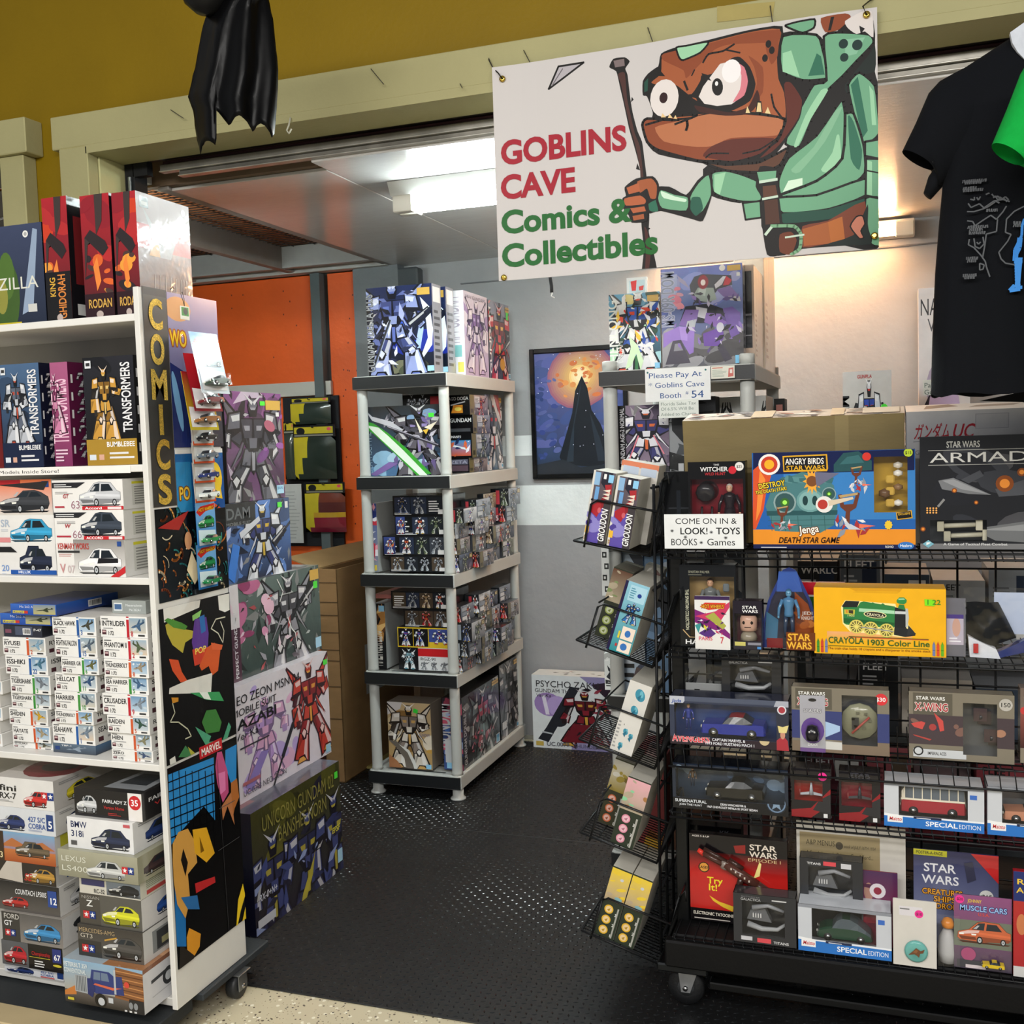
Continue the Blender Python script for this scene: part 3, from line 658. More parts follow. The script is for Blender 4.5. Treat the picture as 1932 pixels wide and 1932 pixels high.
# flat paper pinned to the side panel (thin sheets standing proud of it)
def sheet_on_side(name,label,cat,y0,y1,z0,z1,x=XR+.0006,th=.0008,base='#111',m='print',art=None,parent=None):
    mb = MB(); mb.box(-th/2,th/2,-(y1-y0)/2,(y1-y0)/2,0,z1-z0,base,m)
    if art: art.put(mb,Vector((th/2,-(y1-y0)/2,0)),Y_,Z_,X_,m)
    return mb.build(name,parent,label,cat,loc=(x+th/2,(y0+y1)/2,z0))
# tall lettered strip
A = sart(XR,2.204,2.297,1.41,1.965,'#2e2d2a'); A.rect(0,.965,1,1,'#0c0c0c')
st = sheet_on_side('sign_strip','tall black strip sign with glittering gold letters down the bookcase side','sign',2.204,2.297,1.41,1.965,art=A,base='#2e2d2a')
for i,ch in enumerate('COMICS'):
    B = Art(.093,.093); mb = MB()
    g = GL[ch,2]; wx = max(x for x,y in g[0])-min(x for x,y in g[0]); mnx = min(x for x,y in g[0]); H_ = .074; W_ = .016 if ch == 'I' else (.062 if ch == 'M' else .054)
    zc = .555-.018-.089*(i+1)+.006
    V = [((p[0]-mnx)/wx*W_-W_/2,p[1]*H_) for p in g[0]]
    for dx,flip in ((.0016,1),):
        vs = [(dx,y,z+zc) for y,z in V]; mb.mesh(vs,g[1],'#e8c048','glitter')
    mb.build('letter',st)
# posters: upper blue space poster, comic covers, dark figure poster
A = sart(XR,2.299,2.515,1.56,1.962,'#5a62a8'); A.grad(0,0,1,1,'#1c2f7a','#a9a4c8'); A.poly([(0,.55),(1,.35),(1,.0),(0,.0)],'#23306e'); A.ell(.2,.9,.25,.08,'#e0a878'); A.ell(.75,.6,.3,.05,'#d6d2e6',rot=-.4)
A.poly([(.5,.5),(1,.38),(1,.0),(.5,.0)],'#3c3a44'); A.text('WO',.02,.66,.10,'#f4d020',w=.32,out='#b05a18'); A.text('fe',.55,.64,.10,'#f4d020',w=.22,out='#b05a18'); A.line([(.72,.55),(.85,.70)],.02,'#eee'); A.ell(.1,.3,.06,.2,'#7db0e0',rot=.2)
sheet_on_side('poster','blue and violet laminated poster at the top of the bookcase side behind the blister cards','poster',2.299,2.515,1.56,1.962,art=A,m='gloss',base='#445')
A = sart(XR,2.299,2.508,1.39,1.555,'#1a5f9c'); A.rect(0,.93,1,1,'#e8e6e0'); A.rect(.0,.0,.3,.8,'#2a86bc'); A.poly([(.35,0),(1,0),(1,.9),(.7,.5)],'#1b4e92'); A.ell(.8,.5,.16,.28,'#f0cc30'); A.poly([(.74,.2),(.95,.15),(.9,.5),(.75,.5)],'#f0cc30'); A.text('PO',.04,.2,.2,'#f2c63a',w=.22,out='#7a4a10'); A.poly([(.5,.1),(.75,0),(.9,0),(.6,.2)],'#d85a28')
sheet_on_side('poster','blue poster with yellow shapes below the top poster on the bookcase side','poster',2.299,2.508,1.39,1.555,art=A,m='gloss',base='#1a5f9c')
def abstract(A,seed,cols,n,dark='#0b0d0e'):
    r = R(seed); A.rect(0,0,1,1,dark)
    for _ in range(n):
        x,y,a = r.uniform(0,1),r.uniform(0,1),r.uniform(-1.2,1.9); L,wd = r.uniform(.06,.24),r.uniform(.008,.03)
        c = r.choice(cols); P = []
        for k in range(7): t = k/6; P.append((x+math.cos(a+t*.9)*L*t*A.H/A.W,y+math.sin(a+t*.9)*L*t))
        A.line(P,wd,c)
A = sart(XR,2.206,2.508,1.165,1.405); abstract(A,4,['#1f5f60','#2f8884','#b86a2c','#7c3a1c','#d89a50','#1c3a40','#e4d4b0'],70); A.poly([(.02,.8),(.3,.9),(.45,.95),(.3,.75)],'#a52a24'); A.poly([(.38,.3),(.46,.5),(.52,.36),(.62,.5),(.58,.25),(.48,.12)],'#ecd9b0'); A.ell(.42,.62,.05,.10,'#d69a6c')
sheet_on_side('poster','dark teal and brown comic page on the bookcase side beside the lowest blister cards','poster',2.206,2.508,1.165,1.405,art=A,m='gloss',base='#111')
A = sart(XR,2.200,2.508,.745,1.150,'#0c0c0d',Vector((XR,2.2,.745)) if 0 else None) if 0 else sart(XR,2.200,2.508,.745,1.150)
A.rect(0,0,1,1,'#0c0c0d'); K = 2.267
def q(pts,c): A.poly([A.uv(x/K,1080+y/K) for x,y in pts],c)
q([(695,140),(855,118),(850,150),(700,215)],'#e4e2da'); q([(930,100),(978,90),(980,160),(960,170),(935,160)],'#e4e2da')
q([(705,225),(740,200),(775,240),(825,250),(835,270),(790,300),(780,345),(735,310),(712,262)],'#b4a63c'); q([(715,195),(775,215),(800,230),(790,246),(740,236),(700,205)],'#4d8a38'); q([(820,185),(860,160),(852,190),(822,208)],'#8cc46a')
q([(830,200),(880,190),(890,260),(885,360),(835,375),(818,300)],'#5c3a8c'); q([(850,190),(872,180),(878,250),(858,262)],'#2f6aa8'); q([(820,330),(885,320),(885,380),(830,400)],'#c8402c'); A.text('POP',A.uv(832/K,1080+352/K)[0],A.uv(832/K,1080+352/K)[1],.04,'#f0e060',w=.16)
q([(720,370),(760,375),(775,425),(800,465),(770,470),(735,420)],'#d0522c'); q([(885,320),(915,300),(940,330),(930,420),(905,440),(890,400),(860,420),(850,400)],'#cf5a2c'); q([(900,300),(950,310),(945,330),(905,330)],'#d8643a')
q([(905,430),(900,515),(720,520),(722,495),(800,460)],'#dcdad2'); q([(810,515),(935,510),(955,550),(880,545)],'#3f9a5c'); q([(850,513),(885,512),(900,545),(870,540)],'#e8efe4'); q([(730,535),(760,535),(760,552),(735,560)],'#c8882c')
for dx,dy in ((0,0),): 
    A.line([A.uv(x/K,1080+y/K) for x,y in ((735,560),(745,600),(725,640),(760,640),(800,670),(815,700),(790,712))],.008,'#c6c4a8')
    A.line([A.uv(x/K,1080+y/K) for x,y in ((960,190),(920,200),(900,240),(930,260),(950,300),(955,250),(940,210))],.008,'#d8d6c0')
q([(860,640),(880,590),(920,585),(945,640),(935,680),(880,690)],'#3f7a3a'); q([(832,660),(900,700),(890,725),(950,715),(975,640),(985,660),(960,740),(880,745)],'#4f9c78'); q([(760,790),(790,740),(830,790)],'#3f7a4a'); q([(800,745),(850,790),(820,800)],'#a8a43c'); q([(722,800),(745,785),(752,820),(725,830)],'#d8d6ce')
sheet_on_side('poster','black poster with green and orange shapes and torn white edges, mid-height on the bookcase side','poster',2.200,2.508,.745,1.150,art=A,m='print',base='#0c0c0d')
A = sart(XR,2.200,2.507,.205,.738); A.rect(0,0,1,1,'#0b0b0c')
q([(718,865),(912,790),(918,1060),(870,1000),(760,1120),(728,1170)],'#2c86c8'); q([(962,760),(1010,735),(1008,960),(985,900),(962,830)],'#2c86c8'); q([(745,1340),(790,1385),(795,1600),(750,1600)],'#2470b4')
for k in range(7): x = 735+k*28; A.line([A.uv(x/K,1080+(850)/K),A.uv((x+14)/K,1080+1180/K)],.006,'#0b0b0c')
for k in range(8): A.line([A.uv(715/K,1080+(900+k*40)/K),A.uv(915/K,1080+(820+k*40)/K)],.006,'#0b0b0c')
q([(925,770),(945,765),(970,850),(975,940),(950,985),(925,900),(918,830)],'#c0507e'); q([(930,860),(960,850),(962,930),(940,950)],'#e07cae'); q([(985,900),(1010,880),(1020,960),(1000,1010),(990,1060),(985,980)],'#b06a34'); q([(945,1000),(985,940),(1000,1080),(970,1000),(950,1060)],'#b8764a')
q([(735,1160),(760,1110),(800,1095),(830,1150),(840,1240),(800,1290),(810,1400),(790,1480),(755,1420),(735,1290)],'#d09a4a'); q([(820,1100),(880,1090),(915,1200),(880,1240),(830,1200)],'#e0a828')
q([(780,1180),(800,1240),(790,1300),(770,1230)],'#1a1410'); q([(850,1130),(870,1190),(855,1200)],'#7a5410'); q([(830,1330),(915,1300),(918,1325),(835,1372)],'#b82a2c')
q([(770,1390),(840,1380),(850,1440),(800,1440)],'#2f6aa6')
q([(805,1520),(855,1545),(850,1600),(800,1690),(795,1560)],'#d8942c'); q([(1035,1330),(1045,1380),(1025,1450),(1005,1550),(1010,1470),(1015,1400)],'#f0cc28'); q([(1048,1420),(1052,1540),(1022,1545)],'#e8c428'); q([(765,1600),(780,1600),(830,1640),(775,1750),(760,1760)],'#2a2622')
A.line([A.uv(935/K,1080+1010/K),A.uv(1000/K,1080+975/K)],.004,'#555'); A.line([A.uv(925/K,1080+800/K),A.uv(980/K,1080+1600/K)],.003,'#3a3a3c'); A.line([A.uv(930/K,1080+1190/K),A.uv(1020/K,1080+1130/K)],.003,'#4a4a4c')
sheet_on_side('poster','black poster with blue window grid and ochre shapes at the bottom of the bookcase side','poster',2.200,2.507,.205,.738,art=A,m='gloss',base='#0b0b0c')
B = Art(.1,.032,'#b8242a'); B.text('MARVEL',.06,.2,.62,'#f4efe8',w=.88); mb = MB(); mb.box(-.0008,.0008,0,.1,0,.032,'#b8242a'); B.put(mb,Vector((.0008,0,0)),Y_,Z_,X_)
mb.build('sticker',None,'small red sticker with white block capitals at the top of the window-grid poster','sticker',loc=(XR+.0024,2.335,.722))
# ------------------------------------------------------------------ bookcase contents
def zz(px_,py_,Y): return oy(px_,py_,Y).z
def xx(px_,py_,Y): return oy(px_,py_,Y).x
def fbox(name,label,cat,pl,pr,pt,pb,Y,D,fn=None,side=None,top=None,z0=None,z1=None,base='#d8d8d4',m='print',group=None,rot=None,edge=None,kind=None):
    """box whose front face (depth Y) spans pixels pl..pr, pt..pb"""
    my = (pt+pb)/2; mx_ = (pl+pr)/2
    x0,x1 = xx(pl,my,Y),xx(pr,my,Y)
    if Y < 2.3 and -1.7625 < x1 < -1.6: x1 = -1.7625
    if z0 in (S1,S2,S3,S4,S5): z0 += .0006
    if z0 is None: z0 = zz(mx_,pb,Y)
    if z1 is None: z1 = zz(mx_,pt,Y)
    A = fart(x0,x1,Y,z0,z1); fn and fn(A)
    S = sart(x1,Y,Y+D,z0,z1); side and side(S)
    T = Art(x1-x0,D); top and top(T)
    return carton(name,label,cat,x0,x1,Y,Y+D,z0,z1,A if fn else None,S if side else None,T if top else None,base=base,m=m,group=group,rot=rot,edge=edge,kind=kind)
YF = 2.225
# top shelf: tall monster-kit boxes (plain generic pictures, lettering kept)
def f(A):
    A.grad(0,0,1,1,'#20283a','#39425e'); A.poly([(.86,.95),(.93,.93),(.80,.15),(.62,.1)],'#8fa0b8'); A.ell(.35,.25,.24,.42,'#3e5a26',rot=-.1); A.ell(.40,.5,.13,.24,'#4d6c2c'); A.ell(.3,.30,.10,.18,'#8c8a3c')
    A.rect(.0,.0,.6,.03,'#c8b42c'); A.text('GODZILLA',-.35,.36,.12,'#d8d8cc',w=1.25,bold=0); A.circ(.74,.90,.035,'#e8e8e4'); A.circ(.74,.90,.02,'#aaa'); A.rect(.72,.12,.86,.2,'#c9c9c4')
fbox('model_kit_box','dark blue kit box with green creature, leftmost upright box on top shelf of bookcase','box',-34,83,425,601,YF,.10,f,lambda A: A.rect(0,0,1,1,'#12151c'),z0=S1,m='wrap',base='#1a2030')
def mon(t1,t2,c2,s):
    def f(A):
        A.grad(0,0,1,1,'#3c1a1e','#a8202a'); r = R(s); clouds(A,r,['#b02a2c','#c83c20','#8c1c28'],6,0,.4,1,1,.12); clouds(A,r,['#4a3430','#2c2226','#d8622a','#e89a3c'],8,0,.2,1,.5,.07)
        A.poly([(.5,1),(.78,1),(.72,.78),(.4,.62),(.1,.66),(.05,.3),(.2,.6),(.5,.68)],'#3c3230'); A.poly([(.1,.66),(.7,.5),(.9,.56),(.8,.62),(.3,.72)],'#2a2224'); A.poly([(.35,.42),(.5,.5),(.6,.3),(.45,.22)],'#e8843a'); A.rect(0,.0,1,.2,'#2c161c')
        if t2: A.rect(0,0,1,.40,'#141214'); A.text(t1,.38,.20,.055,'#d8a83c',w=.16,rot=90); A.text(t2,.78,.02,.075,'#d8843c',w=.36,rot=90)
        else: A.text(t1,.12,.085,.07,'#d0a24c',w=.82,out='#2a1414')
        A.ell(.5,.03,.12,.03,'#b8a8a0')
    return f
sd = lambda A: (A.rect(0,0,1,1,'#17161a'),A.rect(.1,.3,.6,.85,'#7c2226'),A.rect(.1,.05,.7,.14,'#d8d8d4'),A.text('II',.5,.5,.04,'#ddd'))
fbox('model_kit_box','red kit box with yellow vertical lettering, second from left on the bookcase top shelf','box',84,131,371,600,YF,.20,mon('KING','GHIDORAH',1,3),sd,z0=S1,m='wrap',base='#2a1418')
fbox('model_kit_box','dark red kit box, left one of the two matching winged monster boxes on top shelf','box',156,211,366,596,YF,.22,mon('RODAN',None,1,5),sd,z0=S1,m='wrap',base='#3a1018')
def rs(A):
    A.grad(0,0,1,1,'#5a4644','#a49a9c'); A.rect(0,.55,1,.75,'#b4686c'); A.poly([(.1,.9),(.5,.6),(.9,.92),(.6,.5),(.4,.5)],'#9c9ca0'); A.poly([(.2,.5),(.35,.75),(.4,.5)],'#c8a070'); r = R(9); lines(A,.2,.05,.9,.35,6,'#7a6a66',r)
    A.rect(.06,.88,.22,.97,'#4c5c60'); A.rect(.09,.90,.2,.93,'#c8d0d0'); A.circ(.88,.93,.03,'#d8d8d4'); A.rect(.05,.0,.12,.12,'#c8942c')
    for k in range(7): A.line([(.25+.1*k,.05),(.28+.1*k,.35)],.006,'#d8d0c8')
fbox('model_kit_box','dark red monster kit box with big glossy side, right one of the matching pair','box',216,261,361,593,YF,.215,mon('RODAN',None,1,6),rs,z0=S1,m='wrap',base='#6a3a40')
# second shelf: transforming robot kits
def tf(bg,c2,pal,s,y=True,sub='BUMBLEBEE'):
    def f(A):
        A.grad(0,.22,1,1,bg[0],bg[1]); clouds(A,R(s),[mix(bg[0],bg[1],.3),mix(bg[0],'#000',.3)],5,s=.16)
        robot(A,.08,.20,.66,.72,pal,s,gun=False); A.rect(0,0,1,.24,c2)
        A.text('TRANSFORMERS',.93,.30,.115*A.H/A.H*.9,'#e8e8ea',w=.64,rot=90); A.text(sub,.40,.17,.045,'#f2f2f2',w=.56)
        lines(A,.45,.06,.95,.14,2,'#e0e0e0',R(s)); A.rect(.05,.05,.18,.10,'#d8e0e8'); A.rect(.24,.05,.34,.10,'#d8a890'); A.rect(.05,.90,.17,.97,'#dfe2e6'); A.rect(.07,.92,.15,.95,'#333')
    return f
def tfs(bg,s):
    def g(A):
        A.rect(0,0,1,1,bg)
        for k in range(5): robot(A,.15,.08+.17*k,.7,.17,('#d8d8dc','#8c8c94','#3c3c44','#c8c8cc'),s+k,gun=False); A.rect(.05,.12+.17*k,.1,.2+.17*k,'#e8e8e8')
    return g
fbox('model_kit_box','navy blue robot kit box, left end of the second shelf of the bookcase','box',3,78,686,879,YF,.10,tf(('#24344c','#4a6688'),'#14203c',('#b8bcc4','#5c6474','#24262c','#b84830'),21),tfs('#161c30',3),z0=S2,m='wrap',base='#1a2440')
fbox('model_kit_box','magenta pink robot kit box between the navy and black ones','box',99,132,683,878,YF,.14,lambda A: (A.grad(0,0,1,1,'#7c2c58','#a85a80'),A.text('TRANSFORMERS',.85,.22,.2,'#eac0d4',w=.62,rot=90),robot(A,-.2,.3,.8,.6,('#c87ca0','#8c3c64','#4a1c38','#e8b0c8'),5,gun=False),lines(A,.1,.05,.8,.18,4,'#e8c8d8',R(2))),tfs('#5c1c40',7),z0=S2,m='wrap',base='#7c2c58')
fbox('model_kit_box','black robot kit box with gold foot band, right end of the second shelf','box',161,256,672,878,YF,.12,tf(('#0c0c0e','#24242a'),'#a8842c',('#c8943c','#8c6424','#2c2620','#d8b870'),25),tfs('#141416',11),z0=S2,m='wrap',base='#141416')
fbox('model_kit_box','dark red kit box barely showing at the left end of the second shelf','box',-40,1,690,878,YF,.12,lambda A: A.rect(0,0,1,1,'#6a1c1c'),None,z0=S2,base='#5c1414')
# third shelf: stacked car kits
def stackz(ys,px_,Y,z0=None): 
    z = [zz(px_,y,Y) for y in ys]
    if z0 is not None: z[-1] = z0
    return z
zl = stackz((905,972,1026,1087),50,YF,S3); 
fbox('car_kit_box','orange car kit box with black sports car, top left on the third shelf','box',-45,98,905,970,YF,.2,lambda A: (art_carkit(A,('#d8d4cc','#e8723a'),'','#fff','#3a3c40','sports',1,cx=.30,cw=.66,ch=.72),A.rect(.0,.86,.6,1,'#a81c20'),A.rect(.88,.78,.97,.95,'#1f3f7c'),A.poly([(.3,.86),(.97,.95),(.9,.7)],'#2a2624')),art_instr and (lambda A: art_instr(A,1)),z0=zl[1],z1=zl[0],m='wrap')
fbox('car_kit_box','white car kit box with sky blue low sedan, middle left on the third shelf','box',-40,103,970,1024,YF,.2,lambda A: (art_carkit(A,('#e4e2de',),'SR','#a8b4c4','#3a9cc8','sedan',2,cx=.42,cw=.54,ch=.8,tx=.3,ty=.6,th=.25,tw=.12),A.rect(.1,.05,.42,.22,'#d88c8c')),None,z0=zl[2],z1=zl[1])
fbox('car_kit_box','white car kit box with dark blue pickup, bottom left on the third shelf','box',-36,106,1024,1086,YF,.2,lambda A: (art_carkit(A,('#e2e0dc',),'20','#7a98c8','#252c40','suv',3,cx=.52,cw=.42,ch=.84,tx=.28,ty=.1,th=.2,tw=.10),A.rect(.4,.0,1,.14,'#2254a0'),A.text('HILUX',.5,.03,.09,'#fff',w=.16),A.poly([(.0,.72),(.5,.72),(.42,.9),(0,.9)],'#222')),None,z0=zl[3],z1=zl[2])
zr = stackz((905,962,1018,1086),170,2.20,S3)
def acc(num,name,cc,s): return lambda A: (art_carkit(A,('#e6e4e0',),'','#333',cc,'sedan',s,cx=.38,cw=.58,ch=.8,cy=.13),A.poly([(0,.74),(.36,.74),(.48,.92),(0,.92)],'#26262a'),lines(A,.03,.77,.3,.9,2,'#e8e8e8',R(s)),A.rect(.42,0,1,.12,'#c2242c'),A.text(name,.46,.02,.08,'#fff',w=.24),A.rect(.78,.015,.97,.1,'#e8d8d8'),A.text(num,.26,.05,.26,'#a08088',w=.14,out='#f2f2f2'),lines(A,.03,.08,.24,.2,1,'#b03040',R(s)),A.text('GT' if s == 1 else 'W',.15,.40,.13,'#b02430',w=.08,shear=.2))
fbox('car_kit_box','white car kit box with silver sedan, top of the right stack, third shelf','box',99,232,900,960,2.20,.17,acc('63','Accord','#c4c6ca',1),lambda A: art_instr(A,5),z0=zr[1],z1=zr[0])
fbox('car_kit_box','white car kit box with dark wagon, middle of the right stack, third shelf','box',103,234,964,1015,2.20,.17,acc('66','ACCORD','#3c4450',2),lambda A: art_instr(A,6),z0=zr[2],z1=zr[1])
fbox('car_kit_box','white car kit box with a black and white patrol car and red corner ribbon','box',107,236,1019,1086,2.20,.17,lambda A: (art_carkit(A,('#e6e4e0','#8c8884'),'','#b8342c','#e8e8e8','sedan',4,cx=.32,cw=.62,ch=.7),A.poly([(.6,.36),(.9,.38),(.9,.5),(.62,.5)],'#1c1c20'),A.text('KENMARY WORKS',.03,.74,.16,'#b8342c',w=.46),A.rect(.03,.64,.35,.70,'#333'),A.poly([(.78,0),(1,.3),(1,.12),(.9,0)],'#c42a30'),A.text('07',.16,.1,.2,'#c8b8b8',w=.11),A.rect(.9,.82,.96,.95,'#2a4a8c'),A.text('V',.05,.1,.24,'#c89090',w=.08)),lambda A: art_instr(A,7),z0=zr[3],z1=zr[2])
# fourth shelf: aircraft kits
OR,BL,GN,RD = '#c8562c','#2a5a9c','#3f8c3c','#b82430'
grp = 'aircraft kit boxes on the fourth shelf'
def air(rows,px_,Y,col,depth,z0=S4):
    ys = [r_[0] for r_ in rows]+[rows[-1][1]]; zs = stackz(ys,px_,Y,z0)
    for i,(y0,y1,l,rr,title,stc,num,jc,lab) in enumerate(rows):
        fbox('aircraft_kit_box',lab,'box',l,rr,y0,y1,Y-.004*((i*7) % 3),depth,(lambda A,t=title,c=stc,n=num,j=jc,i=i: art_air(A,t,c,n,j,i*13+col)),(lambda A,t=title,c=stc,i=i: art_airside(A,t,c,i)),None,z0=zs[i+1],z1=zs[i]-.0005,base='#dedcd7',group=grp)
NM = {OR: 'orange',BL: 'blue',GN: 'green',RD: 'red'}
def lab(c,j,pos,st): return f'white aircraft kit box with {NM[c]} stripe and {j} aircraft, {pos} in the {st} stack on the fourth shelf'
st = 'left aircraft'
A1 = [(1203,1236,6,86,'RYUSEI',OR,'2','#8ab0c8',''),(1236,1272,11,90,'ISSHIKI',BL,'22','#4a7890',''),(1272,1307,20,95,'TIGERSHARK',GN,'3','#7a828a',''),(1307,1336,22,96,'TIGERSHARK',GN,'3','#8a8e92',''),(1336,1367,18,90,'SHIDEN',OR,'6','#d8a82c',''),(1367,1398,24,95,'HAYATE',OR,'7','#b0a080',''),(1398,1430,26,101,'SHOKI',OR,'4','#5c5a44','')]
ords = ['topmost','second from top','third from top','fourth from top','fifth from top','sixth from top','seventh from top','eighth from top']
def withlabs(L,st): return [(*r_[:8],f'white aircraft kit box with {NM[r_[5]]} stripe, {ords[i]} white one in the {st} stack') for i,r_ in enumerate(L)]
air(withlabs(A1,'left'),55,2.235,1,.15)
zt = zz(55,1203,2.235)
fbox('aircraft_kit_box','dark grey aircraft kit box directly on the white boxes of the left stack','box',7,79,1170,1203,2.24,.16,lambda A: (A.rect(0,0,1,1,'#2c2e38'),A.rect(.3,.15,.75,.85,'#4c5468'),A.text('P-47',.78,.5,.2,'#ddd',w=.2),A.rect(.04,.3,.2,.6,'#7c4a5c'),barcode(A,.5,.2,.2,.5,R(1))),lambda A: A.rect(0,0,1,1,'#24262e'),z0=zt,z1=zt+.034,base='#2c2e38',m='wrap')
for i,(y0,y1,l,rr,lb) in enumerate(((1146,1170,0,96,'blue aircraft kit box second from top of the left stack'),(1122,1146,19,105,'blue aircraft kit box topmost on the left stack'))):
    fbox('aircraft_kit_box',lb,'box',l,rr,y0,y1,2.235-.02*i,.24,lambda A: (A.grad(0,0,1,1,'#24489c','#3a6ac0'),A.grad(.5,.1,.98,.95,'#b8b070','#7c8c9c'),jet(A,.55,.3,.4,.4,'#3c442c'),A.rect(.05,.15,.3,.4,'#d8c83c'),A.text('Revell',.06,.18,.16,'#1c3a8c',w=.22),A.rect(.3,.15,.38,.4,'#c8382c'),A.text('Me 262 A',.2,.65,.2,'#dde',w=.3,bold=0)),lambda A: (A.grad(0,0,1,1,'#1f3c84','#2c58a8'),barcode(A,.5,.2,.22,.6,R(3))),z0=zt+.0345+.031*i,z1=zt+.0345+.031*(i+1)-.0005,base='#24489c',group=grp,m='wrap')
B1 = [(1164,1199,99,181,'BLACK HAWK',BL,'3','#4c4c40',''),(1199,1239,104,183,'FIGHTING FALCON',BL,'15','#5c6c7c',''),(1239,1270,116,186,'HARRIER GR',GN,'6','#6c6a3c',''),(1270,1304,105,183,'HELLCAT',GN,'11','#3c5a80',''),(1304,1339,104,182,'HARRIER',GN,'10','#5a6a78',''),(1339,1364,104,176,'THUNDERBOLT',OR,'8','#8c8458',''),(1364,1404,100,179,'SEAHAWK',BL,'1','#7c8c9c','')]
zb8 = zz(140,1404,2.225)
air(withlabs(B1,'middle'),140,2.225,2,.16,z0=zb8)
fbox('aircraft_kit_box','dark blue aircraft kit box at the bottom of the middle stack','box',101,181,1404,1434,2.225,.18,lambda A: (A.grad(0,0,1,1,'#3a4450','#5c7084'),jet(A,.3,.2,.5,.6,'#98a8b8'),A.text('TBF-1',.2,.72,.16,'#eee',w=.25),A.rect(.05,.3,.16,.7,'#22407c')),lambda A: (A.grad(0,0,1,1,'#2c3a4c','#4a6a8c'),A.rect(.6,.1,.9,.4,'#c8c83c')),z0=S4,z1=zb8-.0005,base='#3a4654',m='wrap')
C1 = [(1163,1203,190,278,'INTRUDER',RD,'8','#4a6a8c',''),(1203,1243,195,280,'PHANTOM II',RD,'2','#5c6a4c',''),(1243,1276,197,280,'THUNDERBOLT',OR,'8','#a89880',''),(1276,1309,198,280,'SEA HARRIER',GN,'5','#4a6c90',''),(1309,1349,194,280,'CRUSADER',RD,'9','#8c98a4',''),(1349,1382,203,282,'RAIDEN',OR,'5','#3c5a4a',''),(1382,1413,210,286,'HIEN',OR,'7','#8c8a6c',''),(1413,1444,212,289,'ZERO',OR,'3','#4a5a7c','')]
air(withlabs(C1,'right'),240,2.21,3,.17)
fbox('aircraft_kit_box','small pale grey kit box lying on top of the right aircraft stack','box',212,275,1133,1162,2.25,.13,lambda A: (A.rect(0,0,1,1,'#9aa09c'),A.rect(.05,.2,.3,.8,'#dfe4e4'),A.rect(.07,.3,.28,.7,'#4a6a94'),A.text('Messerschmitt',.4,.55,.18,'#e8ecec',w=.5,bold=0),A.text('Me 262A1',.5,.2,.18,'#e8ecec',w=.36,bold=0)),None,z0=zz(240,1163,2.21),base='#9aa09c',m='wrap')
for i in range(6):   # far-left column, only its right edge in frame
    fbox('aircraft_kit_box',f'white aircraft kit box, {ords[i]} in the column at the left frame edge','box',-72,-2+(i*5) % 9,1230+33*i,1263+33*i,2.23,.15,lambda A,i=i: art_air(A,'CORSAIR',(OR,BL,GN)[i % 3],str(i+4),'#5a6a7c',i+40),None,z0=S4+.037*(5-i),z1=S4+.037*(6-i)-.0005,base='#dedcd7',group=grp)
# bottom shelf: car and truck kits
gk = 'vehicle kit boxes on the bottom shelf'
def kit(lb,l,rr,y0,y1,Y,D,fn,sidefn,z0,z1,top=None,base='#dddbd6',m='wrap'):
    return fbox('car_kit_box',lb,'box',l,rr,y0,y1,Y,D,fn,sidefn,top,z0=z0,z1=z1-.0005,base=base,group=gk,m=m)
ysL = (1470,1526,1573,1629,1667,1722,1776,1822,1866); YL = 2.20
zs = [zz(55,y,YL) for y in ysL]; zs[-1] = S5; 
w_car = lambda cc,s,kind='sports',bg='#dedcd8': (lambda A: (A.rect(0,0,1,1,bg),car(A,.2,.15,.7,.62,cc,kind,True),lines(A,.08,.8,.4,.92,2,'#999',R(s))))
def top_car(cc,bg='#e0ded8'): return lambda A: (A.rect(0,0,1,1,bg),A.ell(.5,.5,.36,.4,cc),A.ell(.5,.5,.2,.3,'#20262c'))
kit('white kit box with red coupe and yellow-car side, top of the left bottom-shelf stack',-12,101,1470,1525,YL,.24,lambda A: (art_carkit(A,('#e4e2de',),'fini','#222','#c8302c','sports',1,cx=.5,cw=.38,ch=.6,tx=.1,ty=.55,th=.2,tw=.3,title2='RX-7'),logo_star(A,.90,.35,.26)),w_car('#d8c82c',2,'sports','#c8c4c0'),zs[1],zs[0],top=lambda A: (A.rect(0,0,1,1,'#d8d4d0'),A.ell(.6,.5,.45,.42,'#7c2430'),A.ell(.6,.5,.25,.2,'#2c2226')))
kit('white kit box with dark blue open roadster, second in the left bottom-shelf stack',-10,104,1526,1573,YL,.2,lambda A: (art_carkit(A,('#d8dce0',),'427 S/C','#3a5a9c','#28386c','sports',2,cx=.04,cw=.46,ch=.7,tx=.56,ty=.5,th=.2,tw=.28,title2='COBRA'),A.rect(.86,.2,.97,.85,'#24407c'),A.text('5',.885,.3,.3,'#fff')),w_car('#24345c',3),zs[2],zs[1])
kit('orange desert kit box with off-road truck, third in the left bottom-shelf stack',-10,104,1573,1629,YL,.2,lambda A: (A.grad(0,0,1,1,'#b8602c','#7ca8cc'),A.poly([(.1,.5),(.3,.8),(.5,.6),(.8,.75),(1,.5)],'#b87040'),A.grad(0,0,1,.42,'#a85024','#c87840'),car(A,.35,.22,.55,.5,'#6a5c48','suv'),A.rect(0,0,.16,1,'#3c2a1c'),A.text('63',.03,.1,.2,'#e8d8a8')),lambda A: (A.rect(0,0,1,1,'#d8d6d0'),A.rect(.1,.5,.5,.95,'#c8c43c'),lines(A,.2,.1,.8,.45,4,'#b84030',R(2))),zs[3],zs[2],base='#c8b8a8')
